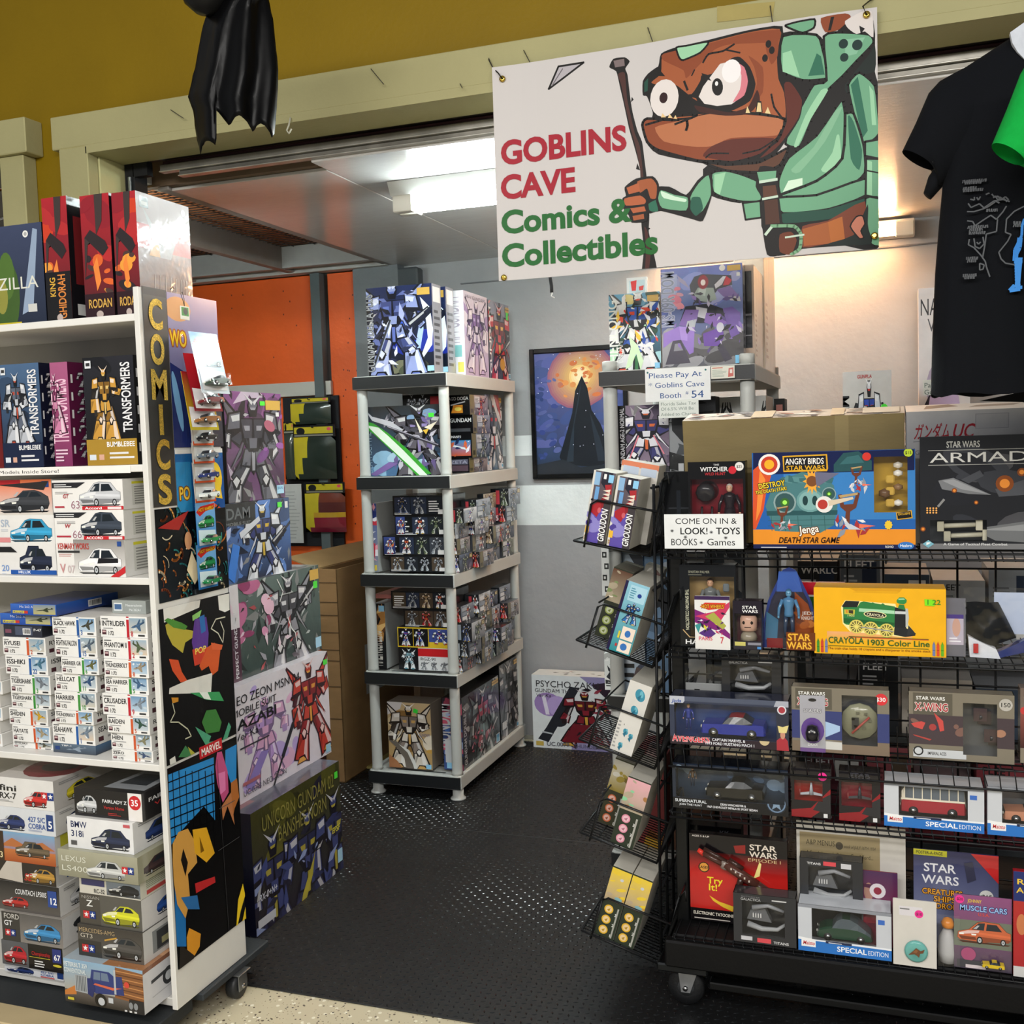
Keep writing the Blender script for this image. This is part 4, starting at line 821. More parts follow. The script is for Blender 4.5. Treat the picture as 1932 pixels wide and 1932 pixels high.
kit('dark kit box with golden coupe, fourth in the left bottom-shelf stack',-8,105,1629,1667,YL,.2,lambda A: (A.rect(0,0,1,1,'#2c2622'),A.poly([(.0,.1),(.45,.0),(.45,1),(.2,1)],'#c8c0b4'),car(A,.5,.08,.48,.82,'#b88c3c','sports'),A.text('SE',.48,.15,.35,'#b82c2c',w=.12,shear=.2)),lambda A: (A.rect(0,0,1,1,'#d0ceca'),A.rect(.2,.2,.5,.7,'#34508c')),zs[4],zs[3],base='#3a3430')
kit('black kit box with small red wedge car, fifth in the left bottom-shelf stack',-5,112,1667,1722,YL,.2,lambda A: (A.grad(0,0,1,1,'#5c5854','#1c1c1e'),car(A,.08,.12,.42,.42,'#b8302c','sports'),A.text('COUNTACH LP500S',.3,.60,.17,'#e8e8e8',w=.50,shear=.15),A.rect(.82,.3,.96,.85,'#2a4a94'),A.text('12',.84,.4,.22,'#fff')),w_car('#d8d8d8',4),zs[5],zs[4],base='#c8c6c2')
kit('grey kit box with bright blue supercar, sixth in the left bottom-shelf stack',4,117,1711,1776,YL-.01,.2,lambda A: (A.grad(0,0,1,1,'#8c8680','#5c5a58'),A.rect(0,0,.3,1,'#3a3836'),car(A,.36,.12,.6,.72,'#3c8cc4','sports'),A.text('FORD',.04,.78,.17,'#c8c4bc',w=.26),A.text('GT',.04,.54,.17,'#f0f0f0',w=.14),logo_star(A,.14,.18,.22)),lambda A: (A.rect(0,0,1,1,'#d8d6d2'),A.ell(.55,.6,.35,.22,'#1c1e22'),A.ell(.55,.3,.3,.12,'#26282c')),zs[6],zs[5],base='#9a948c')
kit('black kit box with red sports car, seventh in the left bottom-shelf stack',4,118,1776,1824,YL-.01,.2,lambda A: (A.rect(0,0,1,1,'#141416'),A.rect(0,0,.44,1,'#5a5c60'),car(A,.03,.1,.38,.82,'#c02834','sports'),A.text('Championship',.5,.58,.15,'#b8242c',w=.3),A.rect(.46,.48,.8,.50,'#d8c83c'),lines(A,.54,.12,.74,.42,3,'#e8e8e8',R(3)),A.rect(.84,.4,.98,.95,'#24347c'),A.text('67',.86,.5,.22,'#fff'),A.ell(.91,.28,.07,.05,'#d8c83c')),lambda A: A.rect(0,0,1,1,'#cfcdc8'),zs[7],zs[6],base='#1a1a1c')
kit('white kit box with dark blue roadster, bottom of the left bottom-shelf stack',10,120,1822,1866,YL,.2,lambda A: (art_carkit(A,('#d4d6da',),'427 S/C','#3a5a9c','#28386c','sports',2,cx=.04,cw=.46,ch=.75,tx=.62,ty=.5,th=.2,tw=.22,title2='COBRA'),A.rect(.90,.2,1,.85,'#24407c'),A.rect(.62,.05,.85,.16,'#c85050')),None,zs[8],zs[7])
ysR = (1492,1544,1602,1652,1691,1749,1808,1914); YR = 2.15
zs = [zz(205,y,YR) for y in ysR]; zs[-1] = S5+.0006
kit('black kit box with silver coupe and red number disc, top of the right bottom-shelf stack',141,268,1492,1546,YR,.24,lambda A: (A.rect(0,0,1,1,'#1a191b'),car(A,.03,.12,.30,.74,'#c8cacc','sports'),A.text('FAIRLADY Z',.42,.56,.12,'#e8e8e8',w=.36),A.text('Version Nismo',.44,.34,.11,'#b83030',w=.3),lines(A,.5,.12,.7,.24,2,'#a83030',R(1)),A.rect(.80,.0,1,1,'#e8e4e0'),A.circ(.9,.66,.26,'#c8242c'),A.text('35',.84,.55,.22,'#fff',w=.11)),lambda A: (A.rect(0,0,1,1,'#161517'),A.text('FAIRLADY Z',.1,.6,.14,'#ddd',w=.7),A.text('Version',.2,.38,.12,'#b83030',w=.5)),zs[1],zs[0],top=lambda A: (A.rect(0,0,1,1,'#1c1b1d'),A.poly([(.35,.1),(.95,.1),(.9,.9),(.45,.9)],'#8c9094'),A.poly([(.45,.25),(.85,.25),(.82,.6),(.5,.6)],'#2c3238')),base='#1a191b')
kit('white kit box with dark blue saloon, second in the right bottom-shelf stack',128,251,1545,1606,YR-.015,.24,lambda A: (A.rect(0,0,1,1,'#e6e6e6'),A.text('BMW',.05,.68,.2,'#24305c',w=.25),A.text('318i',.05,.38,.2,'#24305c',w=.2),car(A,.36,.08,.58,.66,'#26304c','sedan'),A.rect(.86,.84,.96,.94,'#c85860'),A.rect(.05,.1,.14,.25,'#555')),w_car('#28407c',5,'sedan','#e2e2e2'),zs[2],zs[1])
kit('olive grey kit box with silver limousine, third in the right bottom-shelf stack, sticking out left',110,259,1598,1654,YR-.03,.24,lambda A: (A.grad(0,0,1,1,'#8c8a74','#a8a690'),car(A,.36,.08,.48,.66,'#c4c6c4','sedan'),A.text('LEXUS',.04,.58,.2,'#dcdccc',w=.32,bold=0),A.text('LS400',.04,.22,.2,'#dcdccc',w=.34,bold=0),logo_star(A,.88,.36,.26)),lambda A: (A.rect(0,0,1,1,'#98967e'),car(A,.1,.15,.8,.6,'#3c2a2c','sedan',True)),zs[3],zs[2],base='#9a9880')
kit('beige kit box with black sports car, fourth in the right bottom-shelf stack',150,264,1652,1692,YR,.24,lambda A: (A.rect(0,0,1,1,'#d0ccc0'),A.grad(.45,.05,1,.8,'#54585c','#8c98a4'),car(A,.48,.1,.5,.6,'#24262a','sports'),A.text('RC-32',.24,.08,.2,'#444',w=.18),A.rect(.04,.42,.42,.72,'#3c3c6c'),lines(A,.05,.78,.4,.95,1,'#a87030',R(1))),lambda A: (A.rect(0,0,1,1,'#d8d6c8'),lines(A,.1,.4,.9,.9,6,'#8a9a78',R(1)),A.rect(.1,.1,.8,.3,'#c8504c')),zs[4],zs[3],base='#d0ccc0')
kit('dark kit box with bright yellow coupe, fifth in the right bottom-shelf stack',151,267,1690,1752,YR,.24,lambda A: (A.rect(0,0,1,1,'#4a4640'),A.rect(.34,0,1,1,'#585650'),car(A,.36,.1,.6,.74,'#d0d02c','sports'),A.text('NISSAN',.04,.84,.1,'#a8a49c',w=.3,bold=0),A.text('Z',.12,.60,.2,'#e8e8e4',w=.1),logo_star(A,.16,.2,.24)),lambda A: (A.rect(0,0,1,1,'#dcdad8'),car(A,.25,.2,.7,.6,'#2450a0','sports',True)),zs[5],zs[4],base='#5a564e')
kit('dark grey kit box with black and gold racing car, sixth in the right bottom-shelf stack',148,270,1744,1811,YR-.005,.24,lambda A: (A.grad(0,0,1,1,'#5c5852','#3c3834'),A.rect(0,.0,.36,.52,'#34322e'),car(A,.37,.08,.6,.78,'#4c4a48','sports'),A.line([(.42,.6),(.6,.72)],.05,'#c8983c'),A.text('MERCEDES-AMG',.02,.78,.13,'#b8a078',w=.56,bold=0),A.text('GT3',.04,.60,.13,'#c8c0b0',w=.2,bold=0),logo_star(A,.16,.14,.24)),lambda A: (A.rect(0,0,1,1,'#d4d4d2'),A.rect(.15,.15,.85,.85,'#8c9090'),A.rect(.22,.2,.8,.78,'#3c3e40'),A.rect(.3,.3,.6,.5,'#a8a478')),zs[6],zs[5],base='#4a4640')
def truck(A):
    A.grad(0,0,1,1,'#b8a888','#8cb0cc'); A.grad(0,.0,1,.3,'#2c2a28','#6a625c'); A.poly([(0,.25),(.15,.42),(.15,.2),(0,.15)],'#c87c3c')
    A.poly([(.64,.28),(1,.22),(1,.92),(.66,.98)],'#8c5a34')
    for k in range(8): A.line([(.66,.34+.08*k),(1,.28+.085*k)],.022,'#c88c54' if k % 2 else '#5c3820')
    A.poly([(.36,.84),(.58,.84),(.64,.76),(.74,.78),(.76,.36),(.40,.30),(.34,.4),(.34,.62)],'#2c3a78'); A.poly([(.39,.80),(.56,.80),(.58,.62),(.38,.62)],'#6a7c94'); A.rect(.47,.62,.48,.8,'#2c3a78')
    A.poly([(.14,.66),(.3,.68),(.30,.26),(.14,.28)],'#aab0b4')
    for k in range(7): A.rect(.155+.02*k,.30,.163+.02*k,.65,'#4c5054')
    A.poly([(.30,.62),(.36,.64),(.40,.4),(.36,.2),(.30,.26)],'#25306a'); A.poly([(.38,.5),(.62,.44),(.74,.52),(.62,.5),(.4,.54)],'#d86848'); A.rect(.64,.36,.665,.92,'#b8bcc0')
    A.circ(.46,.16,.16,'#17181a'); A.circ(.47,.14,.09,'#c4c8cc'); A.rect(.56,.14,.62,.26,'#c8ccd0'); A.rect(.82,.0,1,.3,'#25262a')
    for k in (.84,.9): A.ell(k,.16,.025,.08,'#8c9094')
    A.text('PETERBILT 359',.01,.84,.1,'#e4ecec',w=.30); A.text('CONVENTIONAL',.01,.70,.1,'#e4ecec',w=.28); A.circ(.80,.62,.07,'#d84838'); A.rect(.04,.06,.12,.12,'#d8c83c')
    for k in range(3): A.rect(.76+.06*k,.01,.79+.06*k,.05,'#ddd')
kit('large kit box with dark blue log truck at the foot of the right stack',122,270,1806,1910,2.12,.33,truck,lambda A: (A.rect(0,0,1,1,'#dcdce0'),A.rect(0,.9,1,1,'#8c5c44'),A.circ(.3,.5,.2,'#2c2e32'),A.circ(.3,.5,.11,'#c8ccd0'),A.circ(.66,.58,.2,'#2c2e32'),A.circ(.66,.58,.11,'#c8ccd0'),A.line([(.1,.6),(.95,.78)],.08,'#34363a'),A.line([(.1,.25),(.9,.3)],.02,'#b8b8bc')),zs[7],zs[6],top=lambda A: (A.grad(0,0,1,1,'#a8b4bc','#8ca4b8'),A.rect(.5,0,1,1,'#a8744c'),A.line([(.5,.3),(1,.3)],.1,'#c8946a'),A.line([(.5,.7),(1,.7)],.1,'#c8946a'),A.ell(.82,.5,.1,.3,'#b8303c'),A.rect(.1,.2,.4,.7,'#34363a')),base='#dcdce0')
# supporting riser under that stack (the boxes overhang the low deck)
# ------------------------------------------------------------------ clip strips with carded toy cars
def carded(label,px_,py_,w_,h_,cc,card,dx,tilt=0,yaw=0,logo=True,orange_=False,blis='#eee',roll=0):
    """blister card hanging on the side panel: card, clear bubble, small car; faces +X"""
    P = ox(px_,py_,XR+dx)
    e = empty('blister_card',P,label,'toy','carded toy cars on the bookcase side',rot=(roll,-tilt,yaw))
    A = Art(w_,h_); A.grad(0,0,1,1,card[0],card[1])
    if logo:
        A.poly([(.02,.80),(.25,.92),(.98,.97),(.98,.86),(.5,.80),(.2,.70)],'#c8261f'); A.text('HOT WHEELS',.14,.80,.075,'#f2c21c',w=.8,rot=4,out='#8c1410')
        car(A,.08,.44,.84,.30,sh(cc,1.0),'sports')
    if orange_: A.rect(0,0,1,.1,'#d8521c')
    A.poly([(.06,.05),(.94,.05),(.94,.36),(.06,.40)],blis)
    mb = MB(); mb.box(-.0006,.0006,-w_/2,w_/2,-h_,0,card[0]); A.put(mb,Vector((.0006,-w_/2,-h_)),Y_,Z_,X_,'gloss'); mb.build('backing_card',e)
    mb = MB(); z0 = -h_*.93; z1 = -h_*.66; mb.hexa([(.001,-w_*.42,z0),(.001,w_*.42,z0),(.030,w_*.36,z0+.004),(.030,-w_*.36,z0+.004),(.001,-w_*.42,z1),(.001,w_*.42,z1),(.028,w_*.36,z1-.008),(.028,-w_*.36,z1-.008)],'#fff','clear'); mb.build('bubble',e)
    toycar(w_*.74,cc,'sports',parent=e,loc=(.014,0,z0+.004),rot=(0,0,math.pi/2),name='toy_car')
    return e
def toycar(L,col,kind,parent=None,loc=(0,0,0),rot=(0,0,0),name='toy_car',label=None,cat=None,group=None,glass='#20262c',roof=None,m='paint'):
    """die-cast car along +X (front at -X), standing on z=0"""
    pr = {'sports': [(0,.10,.13),(.06,.17,.17),(.30,.205,.205),(.40,.22,.31),(.52,.22,.335),(.66,.22,.32),(.80,.22,.24),(.94,.22,.22),(1,.12,.18)],
          'muscle': [(0,.10,.15),(.03,.20,.20),(.34,.215,.215),(.44,.22,.315),(.52,.22,.33),(.66,.22,.325),(.80,.22,.235),(.97,.215,.21),(1,.12,.15)],
          'sedan': [(0,.10,.15),(.03,.20,.205),(.26,.22,.22),(.36,.225,.34),(.46,.225,.365),(.70,.225,.355),(.82,.225,.24),(.98,.21,.21),(1,.1,.15)],
          'beetle': [(0,.08,.12),(.04,.17,.19),(.16,.22,.25),(.28,.25,.27),(.36,.26,.38),(.46,.26,.435),(.60,.26,.43),(.74,.25,.36),(.88,.20,.25),(.97,.14,.17),(1,.08,.1)],
          'bus': [(0,.12,.25),(.02,.24,.38),(.07,.26,.46),(.13,.27,.50),(.5,.27,.51),(.93,.27,.50),(.97,.26,.45),(1,.15,.22)]}[kind]
    hw = .2*L if kind != 'bus' else .19*L; mb = MB(); rings = []
    for x,bz,rz in pr:
        e = .72 if x in (0,1) else .93 if x < .08 or x > .92 else 1
        rings.append([(x*L-L/2,-hw*e,.055*L),(x*L-L/2,-hw*e,bz*L),(x*L-L/2,-hw*e*(.80 if rz > bz+.01 else .97),rz*L),(x*L-L/2,hw*e*(.80 if rz > bz+.01 else .97),rz*L),(x*L-L/2,hw*e,bz*L),(x*L-L/2,hw*e,.055*L)])
    vs = [p for r_ in rings for p in r_]; fs = []; cs = []
    for i in range(len(rings)-1):
        cab = pr[i][2] > pr[i][1]+.03 or pr[i+1][2] > pr[i+1][1]+.03
        for k in range(6):
            a,b = i*6+k,i*6+(k+1) % 6; fs.append((a,b,b+6,a+6)); c = hx(col)
            if kind == 'bus' and k in (1,3): c = hx(glass) if .02 < pr[i][0] < .95 else hx(roof or col)
            elif k in (1,3) and cab: c = hx(glass)
            elif k == 2 and cab and abs(pr[i][2]-pr[i+1][2]) > .045 and kind != 'bus': c = hx(glass)
            elif k == 2 and roof and (cab or kind == 'bus'): c = hx(roof)
            cs.append(c)
    fs += [tuple(range(6))[::-1],tuple(range(len(vs)-6,len(vs)))]; cs += [hx(col)]*2
    mb.mesh(vs,fs,cs,m); 
    if kind == 'bus':
        mb.box(-L*.48,L*.47,-hw*.86,hw*.86,.495*L,.512*L,roof or col,m,.004); 
        for sy in (-1,1):
            for k in range(7): x = -L*.44+k*L*.135; mb.box(x,x+L*.014,sy*hw*.80,sy*hw*.99,.27*L,.49*L,roof or col,m)
            mb.box(-L*.49,L*.48,sy*hw*.97,sy*hw*1.01,.255*L,.285*L,roof or col,m)
    for wx in (-.30,.29):
        for sy in (-1,1):
            c = (wx*L,sy*hw*.94,.075*L); mb.lathe(c,[(.074*L,-.018*L),(.078*L,0),(.074*L,.018*L)],'#121214','rubber',14,'y'); mb.lathe(c,[(.046*L,-.0195*L),(.046*L,.0195*L)],'#c8cacc','chrome',10,'y')
    mb.box(-L*.49,-L*.47,-hw*.8,hw*.8,.08*L,.11*L,'#c0c2c4','chrome',.001); mb.box(L*.47,L*.495,-hw*.8,hw*.8,.08*L,.11*L,'#c0c2c4','chrome',.001)
    for sy in (-.6,.6): mb.lathe((-L*.485,sy*hw,.15*L),[(.028*L,-.008*L),(.02*L,-.02*L)][::-1],'#f4f2e4',m,10,'x')
    return mb.build(name,parent,label,cat,group,loc=loc,rot=rot)
HW = ('#2f7cc4','#7ab0dc'); 
strip = MB(); strip.box(XR+.004,XR+.005,2.345,2.358,.80,1.93,'#dfe8ee','clear'); strip.build('clip_strip',None,'clear plastic clip strip hanging down the bookcase side holding carded cars','hanger')
carded('topmost carded toy car, white and blue card curling outward with a dark green car',382,628,.108,.165,'#34463c',('#dfeaf0','#3a86c8'),.045,tilt=.22,yaw=-.10)
carded('second carded toy car with dark red card and maroon car',372,668,.105,.155,'#6a1c22',('#7c1420','#c8202c'),.035,tilt=.20,yaw=-.12,logo=False)
carded('third carded toy car with red and yellow card edge and orange black car',368,702,.105,.155,'#8c5a2c',('#c8b82c','#a81c28'),.032,tilt=.16,yaw=-.12,logo=False)
ys_ = ((748,'#8a9098','fourth carded toy car, orange-edged card with a slim silver car'),(786,'#16181a','fifth carded toy car, black car on a grey-green card'),(820,'#5c6874','sixth carded toy car, grey car on an orange-edged card'),(857,'#23306c','seventh carded toy car, dark blue car on an orange-edged card'),(894,'#e6ece8','eighth carded toy car, white and green car on an orange-edged card'))
for i,(yy,cc,lb) in enumerate(ys_): carded(lb,376+i*1.5,yy-22,.092,.108,cc,('#c8c4bc','#8c8a80'),.010+.003*(4-i),tilt=.04,logo=False,orange_=True,blis='#d2d4d2')
carded('lower carded toy car with green car printed on a blue card, upper of the two',386,948,.085,.120,'#2c8a48',HW,.016,tilt=.02,blis='#cfdfe6')
carded('lowest carded toy car with green car printed on a blue card, beside the comic page',388,1026,.085,.120,'#1f7a44',HW,.010,tilt=.02,blis='#cfdfe6')
# small hanging keyring with green picture
e = empty('keyring',ox(348,578,XR+.06),'small white framed keyring with green picture hanging at the top of the clip strip','keyring')
mb = MB(); mb.box(-.001,.001,-.018,.018,-.034,0,'#dfe0d4','plastic',.0005); A = Art(.036,.034); A.rect(.1,.28,.9,.92,'#2c8a34'); A.ell(.55,.62,.24,.26,'#2a3430',rot=.4); A.put(mb,Vector((.001,-.018,-.034)),Y_,Z_,X_); mb.build('tag_plate',e)
mb = MB(); mb.tube([(0,0,0),(0,-.004,.012),(0,-.012,.03),(0,-.006,.036),(0,0,.02),(0,0,0)],.0008,'#333'); mb.build('wire_loop',e)

# ================================================================== BOXES STACKED BEHIND THE BOOKCASE (faces look along +X)
def sbox(name,label,X,y0,y1,z0,z1,D,fn,front=None,top=None,base='#222',m='wrap',group=None,cat='box',rot=None):
    S = sart(X,y0,y1,z0,z1); fn(S); Fa = fart(X-D,X,y0,z0,z1); front and front(Fa); T = Art(D,y1-y0); top and top(T)
    return carton(name,label,cat,X-D,X,y0,y1,z0,z1,Fa if front else None,S,T if top else None,base=base,m=m,group=group,rot=rot)
def tags(A,x=.84,y=.9): A.rect(x,y,x+.12,y+.05,'#c9a24a'); A.rect(x-.05,y-.04,x,y+.01,'#40e040')
gs = 'large robot kit boxes stacked behind the bookcase'
def f5(A):
    A.grad(0,0,1,1,'#17182c','#3c3c18'); r = R(3); clouds(A,r,['#4a4a18','#2c2c14','#5c5a20','#1c1c30'],14,s=.16)
    for x,s in ((.08,3),(.45,5),(.78,8)): robot(A,x-.18,-.42,.62,1.2,('#3a4478','#2a3058','#14162c','#a89c3c'),s,gun=False)
    shards(A,r,['#28305c','#3c4880','#8c9cc8','#1a1c34'],26,y1=.6,s0=.03,s1=.14); A.poly([(.50,.06),(.64,.30),(.66,.36),(.62,.16),(.54,.0),(.48,.0)],'#b8ac3c')
    A.text('UNICORN GUNDAM 02',.10,.80,.12,'#8a8440',w=.82,bold=0); A.text('BANSHEE NORN',.26,.64,.12,'#8a8440',w=.56,bold=0); A.text('RX-0[N]',.04,.26,.055,'#d0d4e0',w=.17,shear=.2); A.text('EFSF',.87,.38,.05,'#d8d03c',w=.1,shear=.2)
    A.rect(.93,.86,.97,.92,'#50e040'); A.rect(.93,.08,.99,.2,'#a8d4ec'); A.rect(.02,.05,.2,.12,'#c8ccd4')
sbox('robot_kit_box','large dark navy and olive robot kit box standing on the floor behind the bookcase',-1.89,2.77,3.34,.005,.405,.14,f5,lambda A: A.rect(0,0,1,1,'#14152a'),lambda A: (A.grad(0,0,1,1,'#3c3e4c','#5c5e6c'),A.rect(.3,.05,.6,.2,'#7c4a50')),base='#1c1d30',group=gs)
def f4(A):
    A.grad(0,0,1,1,'#d8d2dc','#dcd8e0'); r = R(8); clouds(A,r,['#c89ccc','#b8a4dc','#dcb0d0','#d8c8e4'],12,.05,.1,.6,.95,.13)
    robot(A,.0,.05,.55,.80,('#d0a0c4','#b494d0','#a88cc0','#e0b4cc'),12,gun=False); A.poly([(.06,.12),(.22,.36),(.3,.34),(.12,.06)],'#8c7cc0')
    robot(A,.52,.04,.50,.96,('#b83c30','#8c242c','#4a1c28','#d89a3c'),14,gun=False,wings=True); A.line([(.33,.0),(.62,.58)],.025,'#26262c'); A.line([(.44,.22),(.56,.46)],.05,'#2c2c34')
    A.text('NEO ZEON MSN-04',-.06,.84,.075,'#1c1c20',w=.72,bold=0,rot=0); A.text('MOBILE SUIT',-.04,.745,.06,'#1c1c20',w=.44,bold=0); A.text('SAZABI',-.06,.63,.085,'#1c1c20',w=.46); A.text('Ver.Ka\'',-.02,.54,.06,'#1c1c20',w=.24,bold=0)
    lines(A,.02,.46,.45,.49,1,'#3c3c44',r); A.text('UC.0093 NEO ZEON',.03,.05,.05,'#4a4a50',w=.44,bold=0); A.rect(.94,.88,.99,.93,'#50e040'); A.rect(.93,.02,.99,.10,'#9ccce4'); A.rect(.03,.14,.2,.17,'#b06870')
sbox('robot_kit_box','white and lilac kit box with red robot, second from floor behind the bookcase',-1.97,2.835,3.43,.4055,.789,.13,f4,lambda A: A.rect(0,0,1,1,'#d8d4dc'),lambda A: A.rect(0,0,1,1,'#dcd8e0'),base='#d8d4dc',group=gs)
def f3(A):
    art_mech(A,33,('#8c8c94','#4a4a50','#26282c','#c8c8cc'),('#2c3c38','#5c6c68','#1c2624'),n=16,gun=True,rx=.62,wings=True,badge=False,tag_=False); r = R(4); clouds(A,r,['#b86a90','#d090b0','#8c3c64','#e0b8cc'],14,0,.35,.4,1,.14); A.rect(0,.55,.09,1,'#d8d4d8'); A.rect(0,0,.09,.55,'#4a2c3c'); shards(A,r,['#dcc8d4','#5c545c','#2c302e','#9a9aa2','#a84c50'],40,0,0,.7,.8,.02,.10)
    A.line([(.60,.5),(.64,.36),(.68,.30),(.70,.1)],.014,'#e8ece8'); A.line([(.5,.95),(.56,.8),(.52,.7)],.012,'#e8ece8'); A.text('PERFECT GUNDAM II',.06,.03,.05,'#dcdce0',w=.7,rot=90); A.rect(.88,.84,.99,.96,'#c9a24a'); A.rect(.92,.74,.97,.82,'#50e040'); A.rect(.92,.04,.99,.16,'#a8d4ec')
sbox('robot_kit_box','dark robot kit box with pink glow and lightning, mid-stack behind the bookcase',-2.01,2.885,3.463,.7895,1.109,.13,f3,lambda A: A.rect(0,0,1,1,'#b8b4b8'),lambda A: (A.rect(0,0,1,1,'#9a9a9c'),shards(A,R(6),['#55585c','#d8d8da','#2c2e32'],24)),base='#3a3c3e',group=gs)
def f2(A):
    art_mech(A,41,('#c8ccd4','#30386c','#1c1e2c','#c8a83c'),('#14203c','#5c84c8','#14161c'),n=10,rx=.56,wings=True,badge=False,tag_=False); A.rect(0,.72,.45,1,'#17191a'); A.text('DAM',.02,.80,.14,'#5c6064',w=.36); A.text('MOBILE SUIT',.02,.72,.04,'#6c7074',w=.36); A.rect(.80,.88,.87,.95,'#50e040'); A.rect(.92,.86,.97,.95,'#ddd'); A.poly([(.0,.1),(.1,.5),(.2,.45),(.1,.0)],'#3c7ad0'); A.poly([(.2,.62),(.5,.8),(.52,.74),(.22,.54)],'#c8ccd4')
sbox('robot_kit_box','black robot kit box with a blue and white robot, fourth up behind the bookcase',-2.03,2.91,3.31,1.1095,1.373,.12,f2,base='#16181a',group=gs)
def f1(A):
    art_mech(A,52,('#5c5c66','#3a3a44','#1c1c22','#8c8c94'),('#2a2428','#7c4a80','#1c1a20'),n=14,rx=.45,wings=True,badge=False,tag_=False,gun=False); clouds(A,R(2),['#8c4c98','#6a3878','#a85c70'],5,.6,.4,1,.8,.08); A.rect(.70,.84,.97,.93,'#c9a24a'); A.rect(.60,.88,.69,.92,'#50e040'); A.rect(.84,.04,.97,.12,'#a8d4ec'); A.text('BAN',.85,.08,.03,'#2a6a9c',w=.1); A.rect(.88,.78,.94,.82,'#ddd')
sbox('robot_kit_box','dark purple robot kit box on top of the stack behind the bookcase',-2.05,2.97,3.32,1.3735,1.745,.12,f1,base='#1c1b20',group=gs)
# white cardboard sheet leaning over the stack top, on the orange wall: hobby bags on a rail
def wpt(x,y,Y=5.04): return oy(x,y,Y)
e = empty('wall_rail',wpt(525,735,5.04),'white painted board across the orange wall with hooks for hobby bags','rail')
a,b = wpt(426,728),wpt(627,721); mb = MB(); mb.box(a.x,b.x,5.02,5.046,zz(560,748,5.04),zz(560,722,5.04),'#c8c8c0','lam',.002); mb.build('board',e,world=True)
mb = MB(); mb.box(wpt(535,760).x,wpt(640,760).x,5.03,5.046,zz(590,1030,5.04),zz(590,748,5.04),'#24262a','matte',.002); mb.build('pegboard',e,world=True)
def hbag(label,l,r_,t,bt,fill,yel=True,hdr=True,stripes=None):
    Y = 4.985; x0,x1 = xx(l,(t+bt)/2,Y),xx(r_,(t+bt)/2,Y); z0,z1 = zz((l+r_)/2,bt,Y),zz((l+r_)/2,t,Y)
    e = empty('hobby_bag',((x0+x1)/2,Y,z1),label,'bag','hanging bags of scenery material'); W,H = x1-x0,z1-z0
    mb = MB(); nx,nz = 8,8; vs = []; fs = []
    for s_ in (-1,1):
        for j in range(nz+1):
            for i in range(nx+1):
                u,v = i/nx,j/nz; b = .022*(4*u*(1-u))**.6*(4*v*(1-v))**.5*s_; vs.append((-W/2+u*W,b,-H*.2-v*H*.8))
    n = (nx+1)*(nz+1); cl = []
    for s_ in (0,1):
        for j in range(nz):
            for i in range(nx):
                a = s_*n+j*(nx+1)+i; fs.append((a,a+1,a+nx+2,a+nx+1)); c = fill
                if stripes: c = stripes[min(len(stripes)-1,int(j/nz*len(stripes)))]
                if yel and i < 3 and (i+j*.35) < 3.4: c = '#d0c02c'
                cl.append(hx(c))
    mb.mesh(vs,fs,cl,'wrap',True); mb.build('filled_pouch',e)
    mb = MB(); mb.box(-W*.5,W*.5,-.002,.002,-H*.22,0,'#1a1a1c','print',.0005); A = Art(W,H*.22); A.rect(.05,.3,.95,.85,'#cfc02e'); A.ell(.2,.5,.1,.32,'#1a1a1c'); A.rect(.05,.08,.95,.22,'#8a8a80'); A.ell(.86,.65,.05,.14,'#e85870'); A.put(mb,Vector((-W/2,-.002,-H*.22)),X_,Z_,-Y_); mb.build('header_card',e)
    mb = MB(); mb.tube([(0,.05,-.01),(0,-.02,-.012),(0,-.03,-.004)],.0025,'#333'); mb.build('hook',e); return e
hbag('hobby bag of dark green scenery, top of the column on the orange wall',548,624,750,800,'#2c3a34')
hbag('large hobby bag of dark green scenery, middle one on the orange wall',553,634,802,904,'#26332c')
hbag('hobby bag with yellow and red layered scenery, lowest on the orange wall',576,652,910,1004,'#8c4a2c',stripes=['#7a3a2a','#5c2c2c','#c8a02c','#8c2438','#7c1c34'])
hbag('hobby bag mostly hidden behind the large green one on the orange wall',537,556,795,904,'#3a443c',yel=False)
mb = MB(); A = fart(wpt(542,915).x,wpt(577,915).x,5.0,zz(560,1024,5.0),zz(560,913,5.0),'#d4d6d4'); lines(A,.1,.08,.9,.92,14,'#a8acac',R(4),.2)
p0 = A.o; mb.box(0,A.W,0,.006,0,A.H,'#c8c4b0','print',.001); A.put(mb,Vector((0,0,0)),X_,Z_,-Y_); mb.build('notepad',None,'white lined notepad with curling corner hanging below the hobby bags','notepad',loc=(p0.x,4.99,p0.z))
